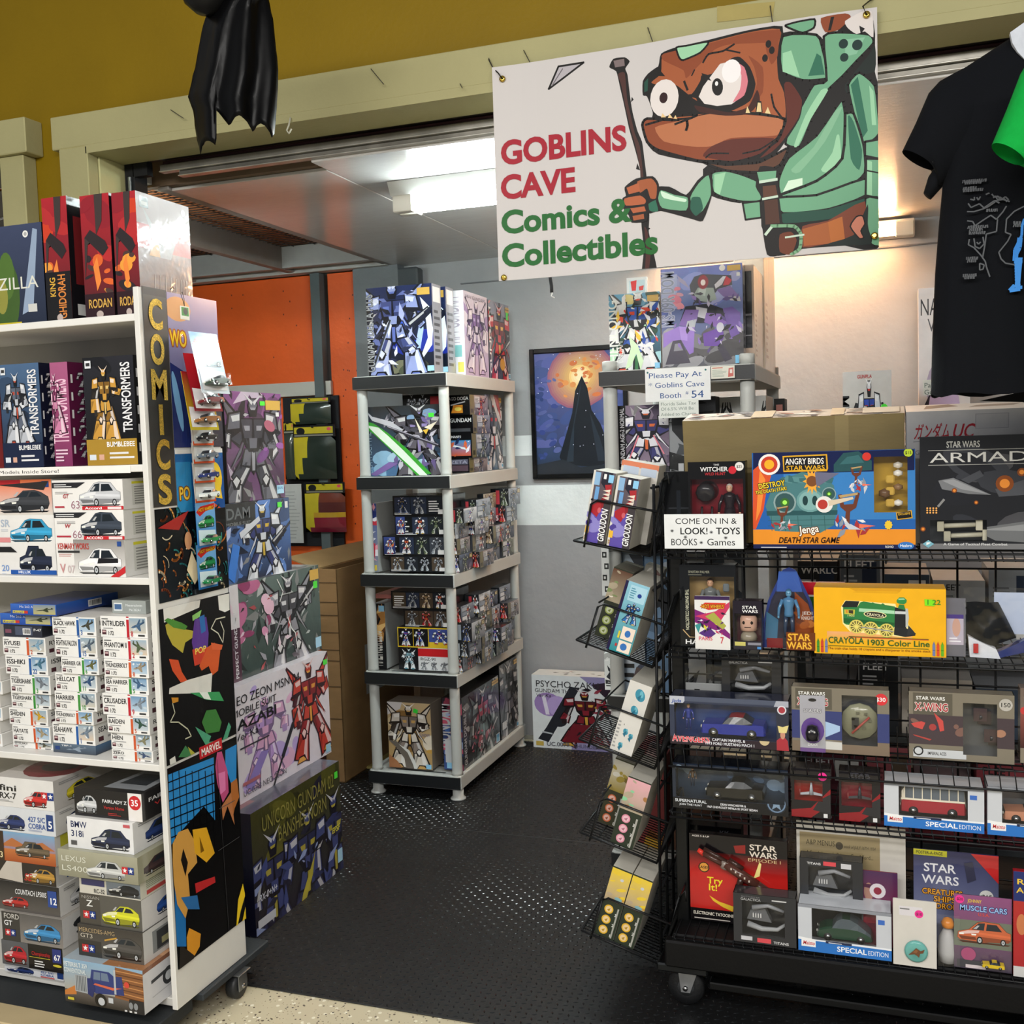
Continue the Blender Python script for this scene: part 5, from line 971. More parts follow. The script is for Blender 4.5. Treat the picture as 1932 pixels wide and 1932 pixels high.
# open cardboard carton
xa,xb = xx(612,1200,4.21),xx(640,1200,4.21); zt = zz(626,1074,4.21)
e = empty('cardboard_carton',((xa+xb)/2,4.6,0),'tall open brown cardboard carton standing against the orange wall','carton')
mb = MB(); xa -= .02; yb = 4.98
mb.box(xb-.004,xb,4.21,yb,.005,zt,'#8c6c44','card',.001); mb.box(xa,xa+.004,4.21,yb,.005,zt,'#8c6c44','card',.001); mb.box(xa,xb,4.21,4.214,.005,zt,'#94724a','card',.001); mb.box(xa,xb,yb-.004,yb,.005,zt,'#8c6c44','card',.001); mb.box(xa,xb,4.21,yb,.005,.009,'#8c6c44','card')
for z in (.93,.84,.78,.70,.62,.57,.45,.30): mb.box(xa+.003,xb-.003,4.2085,4.211,z,z+.004,'#5c4428','card')
mb.build('body',e,world=True)
mb = MB(); mb.hexa([(xb,4.21,zt-.002),(xb,yb,zt-.002),(xb+.01,yb,zt+.0),(xb+.01,4.21,zt)]+[(xa-.13,4.21,zt+.07),(xa-.13,yb,zt+.07),(xa-.13,yb,zt+.075),(xa-.13,4.21,zt+.075)],'#a08256','card') if 0 else mb.hexa([(xa-.16,4.2,zt+.05),(xa,4.2,zt),(xa,yb,zt),(xa-.16,yb,zt+.05),(xa-.16,4.2,zt+.055),(xa,4.2,zt+.005),(xa,yb,zt+.005),(xa-.16,yb,zt+.055)],'#a08256','card'); mb.build('flap',e,world=True)
mb = MB(); mb.hexa([(xa,yb-.02,zt),(xb,yb-.02,zt),(xb,yb-.016,zt),(xa,yb-.016,zt),(xa,yb-.10,zt+.16),(xb,yb-.10,zt+.16),(xb,yb-.096,zt+.16),(xa,yb-.096,zt+.16)],'#a98a5c','card'); mb.build('flap',e,world=True)
S = sart(xb,4.45,4.75,.36,.60); S.rect(0,0,1,1,'#a8a8a4'); barcode(S,.2,.35,.6,.2,R(3)); mb = MB(); S.put(mb,Vector((xb+.0005,4.45,.36)),Y_,Z_,X_); mb.build('shipping_label',e,world=True)
mb = MB(); mb.box(-.12,.12,-.2,.2,0,.012,'#a89a5c','matte',.003); mb.build('wood_offcut',None,'yellowish wooden board lying on the floor between the carton and the tall plastic shelf','wood',loc=(-2.255,4.62,.005))
# ================================================================== PLASTIC SHELVING
def plastic_shelf(label,x0,x1,y0,y1,levels,lip=.056,grey='#b8bab6',stubs=False,feet=True):
    e = empty('plastic_shelf',((x0+x1)/2,(y0+y1)/2,0),label,'shelf'); W,D = (x1-x0)/2,(y1-y0)/2
    for z in levels:
        mb = MB(); c = .012; P = [(-W+c,-D),(W-c,-D),(W,-D+c),(W,D-c),(W-c,D),(-W+c,D),(-W,D-c),(-W,-D+c)]; n = 8
        k = .004
        vs = [(x,y,z-lip) for x,y in P]+[(x,y,z-k) for x,y in P]+[(x*(1-.006),y*(1-.003),z) for x,y in P]
        fs = [(i,(i+1) % n,n+(i+1) % n,n+i) for i in range(n)]+[(n+i,n+(i+1) % n,2*n+(i+1) % n,2*n+i) for i in range(n)]
        mb.mesh(vs,fs,grey,'plastic')
        I = [(x*(1-.018/W),y*(1-.018/D)) for x,y in P]; m0 = len(mb.v)
        vs = [(x*(1-.006),y*(1-.003),z) for x,y in P]+[(x,y,z) for x,y in I]+[(x,y,z-.010) for x,y in I]
        mb.mesh(vs,[(i,(i+1) % n,n+(i+1) % n,n+i) for i in range(n)]+[(n+i,n+(i+1) % n,2*n+(i+1) % n,2*n+i) for i in range(n)]+[tuple(range(2*n,3*n))],grey,'plastic')
        mb.mesh([(x*.97,y*.985,z-.016) for x,y in P],[tuple(range(8))[::-1]],sh(grey,.8),'plastic')
        for k2 in range(9): mb.box(-W*.55,W*.55,-D*.85+k2*D*.2,-D*.85+k2*D*.2+.012,z-.0105,z-.0095,'#2a2b2c','matte')
        t = mb.build('tray',e)
        mb = MB(); mb.hexa([(-W+.001,-D-.003,z-lip+.002),(W-.001,-D-.003,z-lip+.002),(W-.001,-D+.004,z-lip+.002),(-W+.001,-D+.004,z-lip+.002),(-W+.001,-D-.003,z-.003),(W-.001,-D-.003,z-.003),(W-.001,-D+.004,z-.003),(-W+.001,-D+.004,z-.003)],'#14171a','plastic'); mb.build('front_cover',t)
    xs = (-W+.027,W-.027); ysy = (-D+.036,D-.036)
    for a in xs:
        for b in ysy:
            for i in range(len(levels)-1):
                zt,zb = levels[i]-lip,levels[i+1]; r_ = .023; mb = MB()
                mb.lathe((a,b,0),[(r_+.003,zb),(r_,zb+.012),(r_,zb+.03),(r_*.97,zt-.04),(r_*.97,zt)],grey,'plastic',16); mb.build('post',e)
            if feet: mb = MB(); mb.lathe((a,b,0),[(.034,.0066),(.034,.012),(.024,.02),(.024,levels[-1]-lip)],grey,'plastic',16); mb.build('foot',e)
            if stubs: mb = MB(); mb.lathe((a,b,0),[(.023,levels[0]),(.023,levels[0]+.03),(.020,levels[0]+.032)],grey,'plastic',16); mb.build('post_stub',e)
    return e
L1 = (1.846,1.413,.990,.557,.113)
plastic_shelf('tall five-tier pale grey plastic shelf with black front lips, standing mid-booth',-2.172,-1.733,4.10,4.99,L1)
# --- top tier
def k1(A):
    A.grad(0,0,1,1,'#101418','#1c2850'); r = R(71); clouds(A,r,['#2c44b8','#3c60d8','#1c2c8c','#6a7ce0'],12,.4,.2,1,.8,.14); clouds(A,r,['#e8a078','#d86848'],2,.1,.7,.3,.85,.07); clouds(A,r,['#4a5040','#3c4034','#6c6c58'],10,0,0,1,.2,.1)
    A.poly([(.82,.86),(.90,.6),(.92,.4),(.82,.22),(.70,.12),(.84,.18),(.98,.32),(1,.5),(.96,.74)],'#e8f0fa'); A.poly([(.72,.3),(.80,.28),(.86,.5),(.84,.7)],'#a8c0f0')
    robot(A,-.12,-.05,1.05,1.12,('#8c98c8','#3c4678','#1a1e30','#5c6cb0'),71,gun=True,wings=True); shards(A,r,['#a8b0d8','#262c48','#5c68a0','#dfe4f4','#1a1c28'],46,0,.1,.7,.95,.02,.12); A.line([(.08,.1),(.36,.62)],.03,'#30343c'); A.line([(.1,.1),(.38,.62)],.01,'#9aa4c0')
    A.text('GUNDAM DELTA PLUS',.10,.05,.10,'#9a9ea4',w=.88,rot=90,out='#101214',ow=.05); A.rect(.78,.88,.97,.96,'#c9a24a'); A.rect(.90,.03,1,.09,'#9ccbe8')
def mgside(A,s): 
    A.rect(0,0,1,1,'#8a8e98'); r = R(s); A.rect(.1,.8,.9,.97,'#e8e8e8'); lines(A,.15,.1,.85,.75,9,'#3c4048',r)
yk = 4.14; zt = L1[0]+.0005
fbox('robot_kit_box','deep blue robot kit box with a white crescent, front of the tall shelf top','box',693,817,539,704,yk,.095,k1,lambda A: mgside(A,1),z0=zt,base='#1a1e2c',m='wrap')
x1 = xx(843,620,4.26); A = fart(x1-.30,x1,4.26,zt,2.225); k1(A); S = sart(x1,4.26,4.345,zt,2.225); mgside(S,2)
carton('robot_kit_box','second crescent robot kit box mostly hidden right behind the first','box',x1-.30,x1,4.26,4.345,zt,2.225,A,S,base='#1a1e2c',m='wrap')
S = sart(-1.75,4.37,4.665,zt,2.22); S.grad(0,0,1,1,'#b8a8c8','#dcd4e4'); clouds(S,R(3),['#a890c0','#c4b4d8','#e4dcec'],10,s=.16); robot(S,.05,.02,.9,.92,('#d8d0e0','#7c5c9c','#4c3468','#b8a8d0'),81,gun=False,wings=True); S.text('HI-V GUNDAM',.08,.92,.04,'#6a6070',w=.8,bold=0)
Fa = fart(-1.82,-1.75,4.37,zt,2.22); Fa.rect(0,0,1,1,'#e4e2e6'); Fa.text('HI-V GUNDAM',.7,.38,.26,'#a8a0b0',w=.55,rot=90,bold=0); Fa.rect(.1,.22,.8,.36,'#7cb4b4'); Fa.rect(.5,.04,.9,.16,'#d8cc60')
carton('robot_kit_box','white and pale violet robot kit box standing sideways on the tall shelf top','box',-1.82,-1.75,4.37,4.665,zt,2.22,Fa,S,base='#e4e2e6',m='wrap')
S = sart(-1.75,4.675,4.965,zt,2.215); art_mech(S,83,None,('#3c4250','#8c90a0','#20242c'),title='GUNDAM',n=8,wings=True); S.ell(.6,.2,.12,.08,'#c8942c'); S.rect(.84,.8,.95,.9,'#50e040')
carton('robot_kit_box','grey robot kit box at the far end of the tall shelf top','box',-1.82,-1.75,4.675,4.965,zt,2.215,None,S,base='#2c3038',m='wrap')
# --- second tier
zt = L1[1]+.0005
def j1(A):
    A.grad(0,0,1,1,'#3c5470','#2c2e30'); r = R(91); clouds(A,r,['#8cb4d0','#5c88b0','#a8c8dc','#4a6c90'],10,0,0,1,.35,.14); clouds(A,r,['#a8c0d8','#7c98b8'],5,.6,.6,.9,.95,.12)
    robot(A,.28,-.08,.85,1.1,('#5c5860','#3a3840','#1a191e','#8c80b0'),92,gun=False,wings=True); shards(A,r,['#8c8890','#28262c','#c4c0cc','#6a5c8c','#4c4a54'],50,.25,.05,1,.9,.02,.13)
    A.poly([(.0,.80),(.12,.76),(.3,.62),(.55,.38),(.85,.02),(.66,.0),(.4,.3),(.12,.6),(0,.7)],'#3c9c34'); A.poly([(.02,.74),(.18,.70),(.30,.58),(.5,.36),(.80,.0),(.70,0),(.42,.30),(.16,.58)],'#e4efe2'); A.poly([(.0,.98),(.1,.86),(.35,.78),(.5,.66),(.48,.62),(.3,.72),(.1,.80)],'#c0c0c8')
    A.line([(.3,.7),(.95,.42)],.04,'#3a3840'); A.line([(.3,.71),(.95,.43)],.012,'#a8a4b0'); A.poly([(.05,.03),(.3,.2),(.42,.18),(.3,.1),(.12,.0)],'#7c64a0'); A.text('DEATHSCYTHE',.08,.04,.09,'#8fa8b8',w=.6,rot=90,bold=0); A.rect(.84,.82,.91,.88,'#50e040'); A.poly([(.78,.68),(.86,.64),(.95,.76)],'#e8dfc8'); A.poly([(.66,.82),(.76,.62),(.72,.60)],'#e8dfc8'); A.poly([(.76,.64),(.80,.58),(.84,.66)],'#d8b040')
fbox('robot_kit_box','robot kit box with a big green-edged blade on the second tier of the tall shelf','box',690,834,765,895,4.165,.10,j1,z0=zt,base='#2c2e34',m='wrap')
fbox('robot_kit_box','black kit box peeking over the green-blade box on the second tier','box',762,832,744,895,4.29,.10,lambda A: (A.rect(0,0,1,1,'#141416'),robot(A,.1,.7,.3,.3,GREY,4),robot(A,.4,.7,.3,.3,GREY,5),A.rect(.75,.82,1,.97,'#8c1c24')),z0=zt,base='#141416')
ysS = (745,783,818,864,893)
zs = [zz(867,y,4.42) for y in ysS]; zs[-1] = zt; o4 = ['topmost','second','third','lowest']
def blk(A,i):
    r = R(i); A.rect(0,0,1,1,'#0e0e10')
    if i == 0: A.text('JAGD DOGA',.05,.74,.16,'#dcdcdc',w=.9); A.poly([(.2,.1),(.7,.1),(.7,.5),(.3,.5)],'#d88c2c'); A.ell(.5,.3,.15,.1,'#f0d860'); A.line([(.2,.5),(.8,.65)],.06,'#c8c8cc')
    elif i == 1: A.text('GUNDAM',.05,.62,.22,'#e8e8e8',w=.9); A.rect(.05,.1,.9,.28,'#4a4c50')
    elif i == 2: A.text('SINANJU',.05,.82,.1,'#e8e8e8',w=.5); A.grad(.1,.08,.95,.72,'#c85c3c','#3c8cc0'); A.line([(.2,.5),(.8,.35)],.08,'#e8f0f4'); shards(A,r,['#e8e8f0','#1c2c54','#d8683c'],10,.1,.1,.9,.7)
    else: A.rect(.05,.55,.95,.9,'#5c5c6c'); A.rect(.05,.1,.95,.5,'#54424c'); A.text('ZETA',.1,.62,.2,'#9a9aac',w=.8)
for i in range(4):
    yo = (0,.02,.01,.0)[i]; xo = (0,.004,0,-.012)[i]
    A = fart(-1.87,-1.757+xo,4.42+yo,zs[i+1],zs[i]); blk(A,i); S = sart(-1.757+xo,4.42+yo,4.65+yo*.5,zs[i+1],zs[i]-.0005); art_side_mg(S,60+i)
    carton('robot_kit_box',f'black-ended kit box, {o4[i]} of the four stacked on the second tier','box',-1.87,-1.757+xo,4.42+yo,4.65+yo*.5,zs[i+1],zs[i]-.0005,A,S,base='#141416',m='wrap',group='kit boxes stacked on the second tier')
A = fart(-1.865,-1.79,4.70,zt,1.775); A.rect(0,0,1,1,'#dcdedf'); A.rect(.1,.86,.5,.94,'#3c5c90'); A.rect(.1,.22,.9,.42,'#2c6cb8'); robot(A,.1,.5,.8,.3,PALS[0],3); A.rect(.05,.03,.95,.18,'#d8d8c8'); lines(A,.1,.05,.7,.16,4,'#999',R(2)); A.rect(.75,.03,.95,.18,'#d8cc60')
S = sart(-1.79,4.70,4.925,zt,1.775); art_mech(S,88,('#c8c8d0','#4c5468','#22242c','#b83038'),('#2c4a6c','#8c949c','#24262c'),title='GUNDAM',tcol='#6ab0d0',n=10,wings=True); S.poly([(.3,1),(.5,1),(.95,.6),(.9,.55)],'#c8c8cc'); S.poly([(.5,1),(.8,1),(.95,.66)],'#a83030')
carton('robot_kit_box','white-spined robot kit box at the rear of the second tier','box',-1.865,-1.79,4.70,4.925,zt,1.775,A,S,base='#d8dadc',m='wrap')
# --- tiers three and four: long dark kit boxes and protruding small boxes
def tier(zt,ys,l0s,names,arts,seed,tname,top):
    zs = [zz(790,y,4.17) for y in ys]; zs[-1] = zt
    for i in range(4):
        A = fart(xx(l0s[i],ys[i]+15,4.17),-1.785,4.17,zs[i+1],zs[i]); arts[i](A)
        carton('robot_kit_box',names[i],'box',xx(l0s[i],ys[i]+15,4.17),-1.785,4.17,4.40,zs[i+1],zs[i]-.0006,A,None,base='#17181b',m='wrap',group=f'long kit boxes stacked on the {tname} tier')
    r = R(seed); y = 4.165; col = 0
    cols = ['front','second','third','fourth','fifth']
    while y < 4.8:
        w_ = r.uniform(.16,.19); w_ = min(w_,4.925-y); z = zt; row = 0
        while True:
            h = r.uniform(.062,.088)
            if z+h > top: break
            pr = r.uniform(-.03,.035); 
            if row in (1,2) and r.random() < .35: pr += .02
            nm = ['lowest','second up','third up','fourth up','fifth up'][row]; yy = y+r.uniform(0,.012); X = -1.725+pr
            S = sart(X,yy,yy+w_-.014,z,z+h-.001); 
            (art_rg if r.random() < .72 else art_side_mg)(S,seed*50+col*7+row)
            Fa = fart(-1.782,X,yy,z,z+h); Fa.rect(0,0,1,1,'#1c1e22'); robot(Fa,.55,.0,.4,1.0,r.choice(PALS),row+col*5); Fa.rect(.3,.1,.5,.9,r.choice(['#c8ccd0','#8c949c','#a83840'])); Fa.text(str(r.randint(5,33)),.06,.12,.3,'#ddd')
            carton('robot_kit_box',f'small kit box facing the aisle on the {tname} tier, {nm} in the {cols[col]} column','box',-1.782,X,yy,yy+w_-.014,z,z+h-.001,Fa if col == 0 or pr > .0 else None,S,base=r.choice(['#2c2e34','#3c3e44','#1e2024']),m='wrap',group=f'small kit boxes on the {tname} tier')
            z += h; row += 1
            if row == 5: break
        y += w_+.004; col += 1
de = lambda s,d=True: (lambda A: art_end(A,s,d))
def navy(A): art_end(A,7); A.grad(.02,.1,.2,.95,'#24305c','#3c4c8c'); A.ell(.12,.6,.06,.2,'#d8703c'); robot(A,.05,.1,.14,.8,PALS[0],2)
def yel(A):
    A.rect(0,0,1,1,'#d8b82c'); A.rect(.015,.06,.985,.94,'#141418'); A.rect(.60,.06,.985,.94,'#3c4c90'); A.rect(.60,.06,.985,.3,'#d8b42c'); robot(A,.05,.05,.22,.9,PALS[0],2); robot(A,.32,.05,.2,.9,PALS[0],5); robot(A,.65,.2,.3,.7,PALS[0],8); A.rect(.30,.06,.31,.94,'#d8b82c'); A.rect(.585,.06,.6,.94,'#d8b82c')
def redw(A): A.rect(0,0,1,1,'#17181c'); robot(A,.06,.0,.28,.95,('#dfe6ea','#8cb0c0','#3c4448','#4c9cb0'),5,wings=True,gun=False); A.rect(.38,0,1,1,'#d8dadc'); A.rect(.38,.62,1,.97,'#c02026'); A.text('RGZ-91',.42,.44,.13,'#222',w=.3); [robot(A,.42+.19*k,.02,.14,.4,GREY,k) for k in range(3)]
tier(L1[2]+.0005,(935,973,1011,1049,1085),(741,745,722,735),['long black kit box, topmost of the front stack on the third tier','long black kit box with a blue head portrait, second on the third tier','long kit box sticking out leftward, third down on the third tier','long dark kit box, bottom of the front stack on the third tier'],[de(5),navy,navy,de(9)],3,'third',1.345)
tier(L1[3]+.0005,(1116,1150,1184,1222,1272),(738,762,750,752),['long dark kit box, topmost of the front stack on the fourth tier','short dark kit box, second on the fourth tier','yellow-bordered kit box on the fourth tier of the tall shelf','kit box with red band and white robot on the fourth tier'],[de(11),de(12),yel,redw],4,'fourth',.92)
fbox('robot_kit_box','narrow upright kit box with colourful spine at the left of the third tier','box',699,712,950,1083,4.165,.30,lambda A: (A.grad(0,0,1,1,'#8c94a0','#3c4c90'),shards(A,R(5),['#c83c4c','#e8e8f0','#2c3c80','#e8a0b0'],16),A.rect(.2,.02,.8,.1,'#d8c050')),lambda A: A.rect(0,0,1,1,'#a8aaa8'),z0=L1[2]+.0005,base='#a8aaa8')
fbox('robot_kit_box','narrow upright black kit box with vertical lettering at the left of the fourth tier','box',705,728,1139,1268,4.165,.30,lambda A: (A.rect(0,0,1,1,'#141416'),shards(A,R(6),['#a8763c','#5c3c24','#d8b070'],14,0,.5,1,.95),A.text('MAZINGER ZERO',.7,.04,.34,'#c8c4bc',w=.55,rot=90,bold=0),A.rect(.5,.88,.95,.97,'#8cc0e0')),lambda A: A.rect(0,0,1,1,'#9c9e9c'),z0=L1[3]+.0005,base='#8c8e8c')
fbox('robot_kit_box','flat pinkish kit box lying over the black upright box on the fourth tier','box',706,760,1128,1139,4.30,.22,lambda A: A.rect(0,0,1,1,'#a8645c'),z0=zz(716,1139,4.16)+.001,z1=zz(716,1139,4.16)+.02,base='#8c5c54')
# --- bottom tier
def gold(A):
    A.grad(0,0,1,1,'#b0905c','#c8b088'); r = R(14); clouds(A,r,['#c89c4c','#d8c49c','#8c6a3c','#e0d4c0'],12,s=.16); A.poly([(0,.8),(.3,.9),(.35,1),(0,1)],'#d8d4d4'); robot(A,-.05,-.02,1.1,1.02,('#d8d0c4','#8c8078','#3c3430','#c8a060'),16,gun=False,wings=True)
    A.poly([(0,.42),(.2,.30),(.36,.15),(.4,0),(.62,0),(.58,.12),(.4,.30),(.2,.40)],'#6c645c'); A.poly([(.24,.36),(.44,.24),(.56,.06),(.58,0),(.66,0),(.62,.1),(.48,.28)],'#d8d8d4'); A.poly([(0,0),(.3,0),(.2,.1),(0,.2)],'#a8724c'); A.poly([(.60,.86),(.70,.84),(.72,.90),(.62,.92)],'#40e048'); A.rect(.86,.01,.98,.08,'#8cc8ec'); A.text('GUNDAM',.72,.50,.045,'#5c6088',w=.24,shear=.3,bold=0)
fbox('robot_kit_box','tan and gold robot kit box on the bottom tier of the tall shelf','box',733,814,1326,1461,4.165,.12,gold,z0=L1[4]+.0005,base='#8c8074',m='wrap')
A = fart(-1.845,-1.752,4.19,L1[4]+.0005,.435); A.grad(0,0,1,1,'#3c5490','#2c2428'); shards(A,R(8),['#8c3c50','#c85c74','#4c6cac','#a8b8d8','#2c2c34'],26); A.text('GUNDAM',.38,.30,.22,'#c4c4c8',w=.62,rot=90); A.rect(.1,.1,.4,.42,'#c8ccd0'); A.rect(.15,.02,.5,.1,'#8cc8ec'); 
S = sart(-1.752,4.19,4.655,L1[4]+.0005,.435); art_mech(S,96,('#5c6c6c','#a84c5c','#26282c','#7c9c9c'),('#2c2c30','#3c4648','#1c1d20'),n=12,wings=True,rx=.55); S.text('GUNDAM DOUBLE X',.09,.05,.09,'#c8c8cc',w=.8,rot=90); shards(S,R(7),['#a83c54','#4a7470','#8c8c90','#c88090'],24,.2,.05,.9,.9,.02,.09)
carton('robot_kit_box','dark kit box with rose and teal robot art filling the bottom tier side','box',-1.845,-1.752,4.19,4.655,L1[4]+.0005,.435,A,S,base='#24262a',m='wrap')
S = sart(-1.752,4.67,4.925,L1[4]+.0005,.475); art_mech(S,97,('#6c6c72','#34343a','#141418','#9c9ca4'),('#1a1b1e','#44464c','#101114'),n=10,wings=True); S.rect(.06,.12,.3,.22,'#c8cacc')
carton('robot_kit_box','black kit box with a dark winged robot at the rear of the bottom tier','box',-1.87,-1.752,4.67,4.925,L1[4]+.0005,.475,None,S,base='#17181a',m='wrap')

# ================================================================== FRAMED POSTER, FLOOR BOX
x0,x1 = -1.684,xx(1187,780,5.09); z0,z1 = 1.352,2.005; W,H = x1-x0,z1-z0
e = empty('framed_poster',((x0+x1)/2,5.085,z0),'black-framed blue poster with an orange glow and dark standing shape on the back wall','poster')
mb = MB()
for a in ((-W/2,-W/2+.024,0,H),(W/2-.024,W/2,0,H),(-W/2+.024,W/2-.024,0,.024),(-W/2+.024,W/2-.024,H-.024,H)): mb.box(a[0],a[1],-.02,.004,a[2],a[3],'#0e1012','gloss',.003)
mb.build('frame',e)
A = Art(W-.048,H-.048); A.grad(0,0,1,1,'#33425e','#5a64a0'); r = R(10); clouds(A,r,['#4a5890','#6068a4','#44568a','#5460a0','#48588c'],90,s=.08); A.grad(0,0,1,.22,'#26303c','#3a4c70')
for k in range(14): t = k/13; A.ell(.52-.0*t,.80,.34*(1-t)+.05,.22*(1-t)+.04,mix('#9c6478','#f0c870',t) if t < .7 else mix('#f0c870','#fff6d0',(t-.7)*3),18,.5)
clouds(A,r,['#d8884c','#d0784a','#e09858','#b87460'],34,.26,.64,.78,.96,.028); clouds(A,r,['#3c4c8c','#5c68a0','#36487c'],24,.0,.1,.25,.8,.03)
A.poly([(.54,.80),(.60,.70),(.64,.52),(.74,.40),(.88,.10),(.66,.05),(.3,.08),(.26,.14),(.36,.36),(.42,.50),(.46,.68)],'#1e242c'); A.poly([(.54,.78),(.50,.6),(.44,.4),(.42,.1),(.34,.1)],'#2c3844'); A.poly([(.62,.5),(.72,.3),(.80,.1),(.70,.1)],'#2a3440'); A.poly([(0,.08),(.3,.12),(.5,.05),(.9,.08),(1,.0),(0,0)],'#2a3038')
for k in range(26): A.ell(r.uniform(0,1),r.uniform(.2,1),.006,.004,'#d8dcf0',6)
mb = MB(); mb.box(-W/2+.022,W/2-.022,-.006,0,.022,H-.022,'#3a4668','print'); A.put(mb,Vector((-W/2+.024,-.006,.024)),X_,Z_,-Y_,'gloss'); mb.build('print',e)
def pz_(A):
    A.rect(0,0,1,1,'#dcdfe0'); A.grad(.4,0,1,.18,'#8c84b0','#a8a0c0'); A.poly([(.5,1),(1,1),(1,.7),(.8,.7)],'#8c84ac'); A.ell(.17,.60,.15,.16,'#9c80b8',rot=-.2); A.ell(.27,.58,.12,.14,'#b49cd0',rot=-.2); A.poly([(.10,.72),(.14,.72),(.18,.46),(.14,.46)],'#e4dcec'); r = R(2)
    A.poly([(.40,.86),(.50,.84),(.16,.08),(.05,.12),(.14,.28)],'#23242c'); A.line([(.1,.22),(.2,.2)],.02,'#b8bcc0'); A.ell(.28,.38,.08,.08,'#23242c')
    robot(A,.26,.03,.60,.80,('#7c1c28','#5c141e','#24141a','#c89c3c'),31,gun=False); A.poly([(.33,.1),(.42,.35),(.6,.35),(.66,.1)],'#6c1824'); A.poly([(.62,.9),(.98,.98),(.95,.7),(.8,.68)],'#2c1c2c'); clouds(A,r,['#c89c3c','#a87c2c'],7,.66,.45,.78,.75,.02); shards(A,r,['#3c2030','#8c3040','#1c141c'],20,.4,.2,.95,.85,.03,.1)
    A.text('PSYCHO ZAKU',.04,.84,.085,'#2c2c30',w=.66,bold=0); A.text('GUNDAM TH',.03,.765,.05,'#3c3c40',w=.36,bold=0); A.text('Ver.Ka',.04,.70,.045,'#3c3c40',w=.16,bold=0,shear=.2); A.text('UC.0079',.14,.035,.055,'#5c5c64',w=.24); A.rect(.03,.03,.11,.09,'#c4a850'); A.text('THUNDERBOLT',.42,.03,.05,'#5c5870',w=.4)
x0 = -1.684; zt = zz(1080,1276,4.95); A = fart(x0,x0+.50,4.95,.005,zt); pz_(A); T = Art(.5,.13); T.rect(0,0,1,1,'#d4d7d6'); shards(T,R(4),['#2c3028','#a85040','#5c6048'],14,.2,.2,.8,.8,.1,.3)
carton('robot_kit_box','white kit box with maroon robot and lilac drum on the floor by the back wall','box',x0,x0+.50,4.95,5.08,.005,zt,A,None,T,base='#d4d8d8',m='print')

# ================================================================== SECOND PLASTIC SHELF, RIGHT
L2 = (1.756,1.245,.736,.226)
plastic_shelf('four-tier grey plastic shelf with taped payment sign behind the wire rack',-.838,-.361,3.20,4.02,L2,.047,stubs=True)
zt = L2[0]+.0005
def sher(A):
    A.grad(0,0,1,1,'#1c2a24','#5c9cc0'); r = R(22); clouds(A,r,['#a8d8e0','#d8c880','#3c7c4c','#b8e4c0','#2c4c3c'],20,s=.15); robot(A,-.05,-.05,1.2,1.1,('#e4e6ea','#3058b0','#2c3038','#d84830'),23,gun=False,wings=True); shards(A,r,['#e8e8f0','#f0c848','#2c50a8','#d84830','#f4f4f4','#1c241c'],50,.05,.2,1,.95,.02,.12)
    A.poly([(.3,.02),(.42,.3),(.38,.46),(.56,.32),(.66,.12),(.6,.0),(.52,.22),(.42,.06)],'#d8f4cc'); A.text('SHENLONG',.16,.03,.13,'#eef2ee',w=.9,rot=90); A.text('GUNDAM',.26,.04,.07,'#eef2ee',w=.35,rot=90,bold=0); A.rect(.76,.88,.98,.96,'#c9a24a'); A.rect(.88,.02,.98,.09,'#8cc8ec')
fbox('robot_kit_box','bright multicoloured robot kit box, left one on the right shelf top','box',1150,1246,553,698,3.262,.06,sher,z0=zt,base='#c8c8c0',m='wrap')
fbox('picture_card','small white card with a red figure standing behind the multicoloured kit box','card',1184,1222,523,690,3.33,.012,lambda A: (A.rect(0,0,1,1,'#e4e8ea'),A.rect(.12,.84,.9,.97,'#c0d4dc'),A.poly([(.2,.96),(.5,.97),(.45,.86),(.25,.86)],'#c83c3c'),A.poly([(.6,.90),(.85,.91),(.8,.86),(.62,.86)],'#c84848')),z0=zt,base='#e4e8ea')
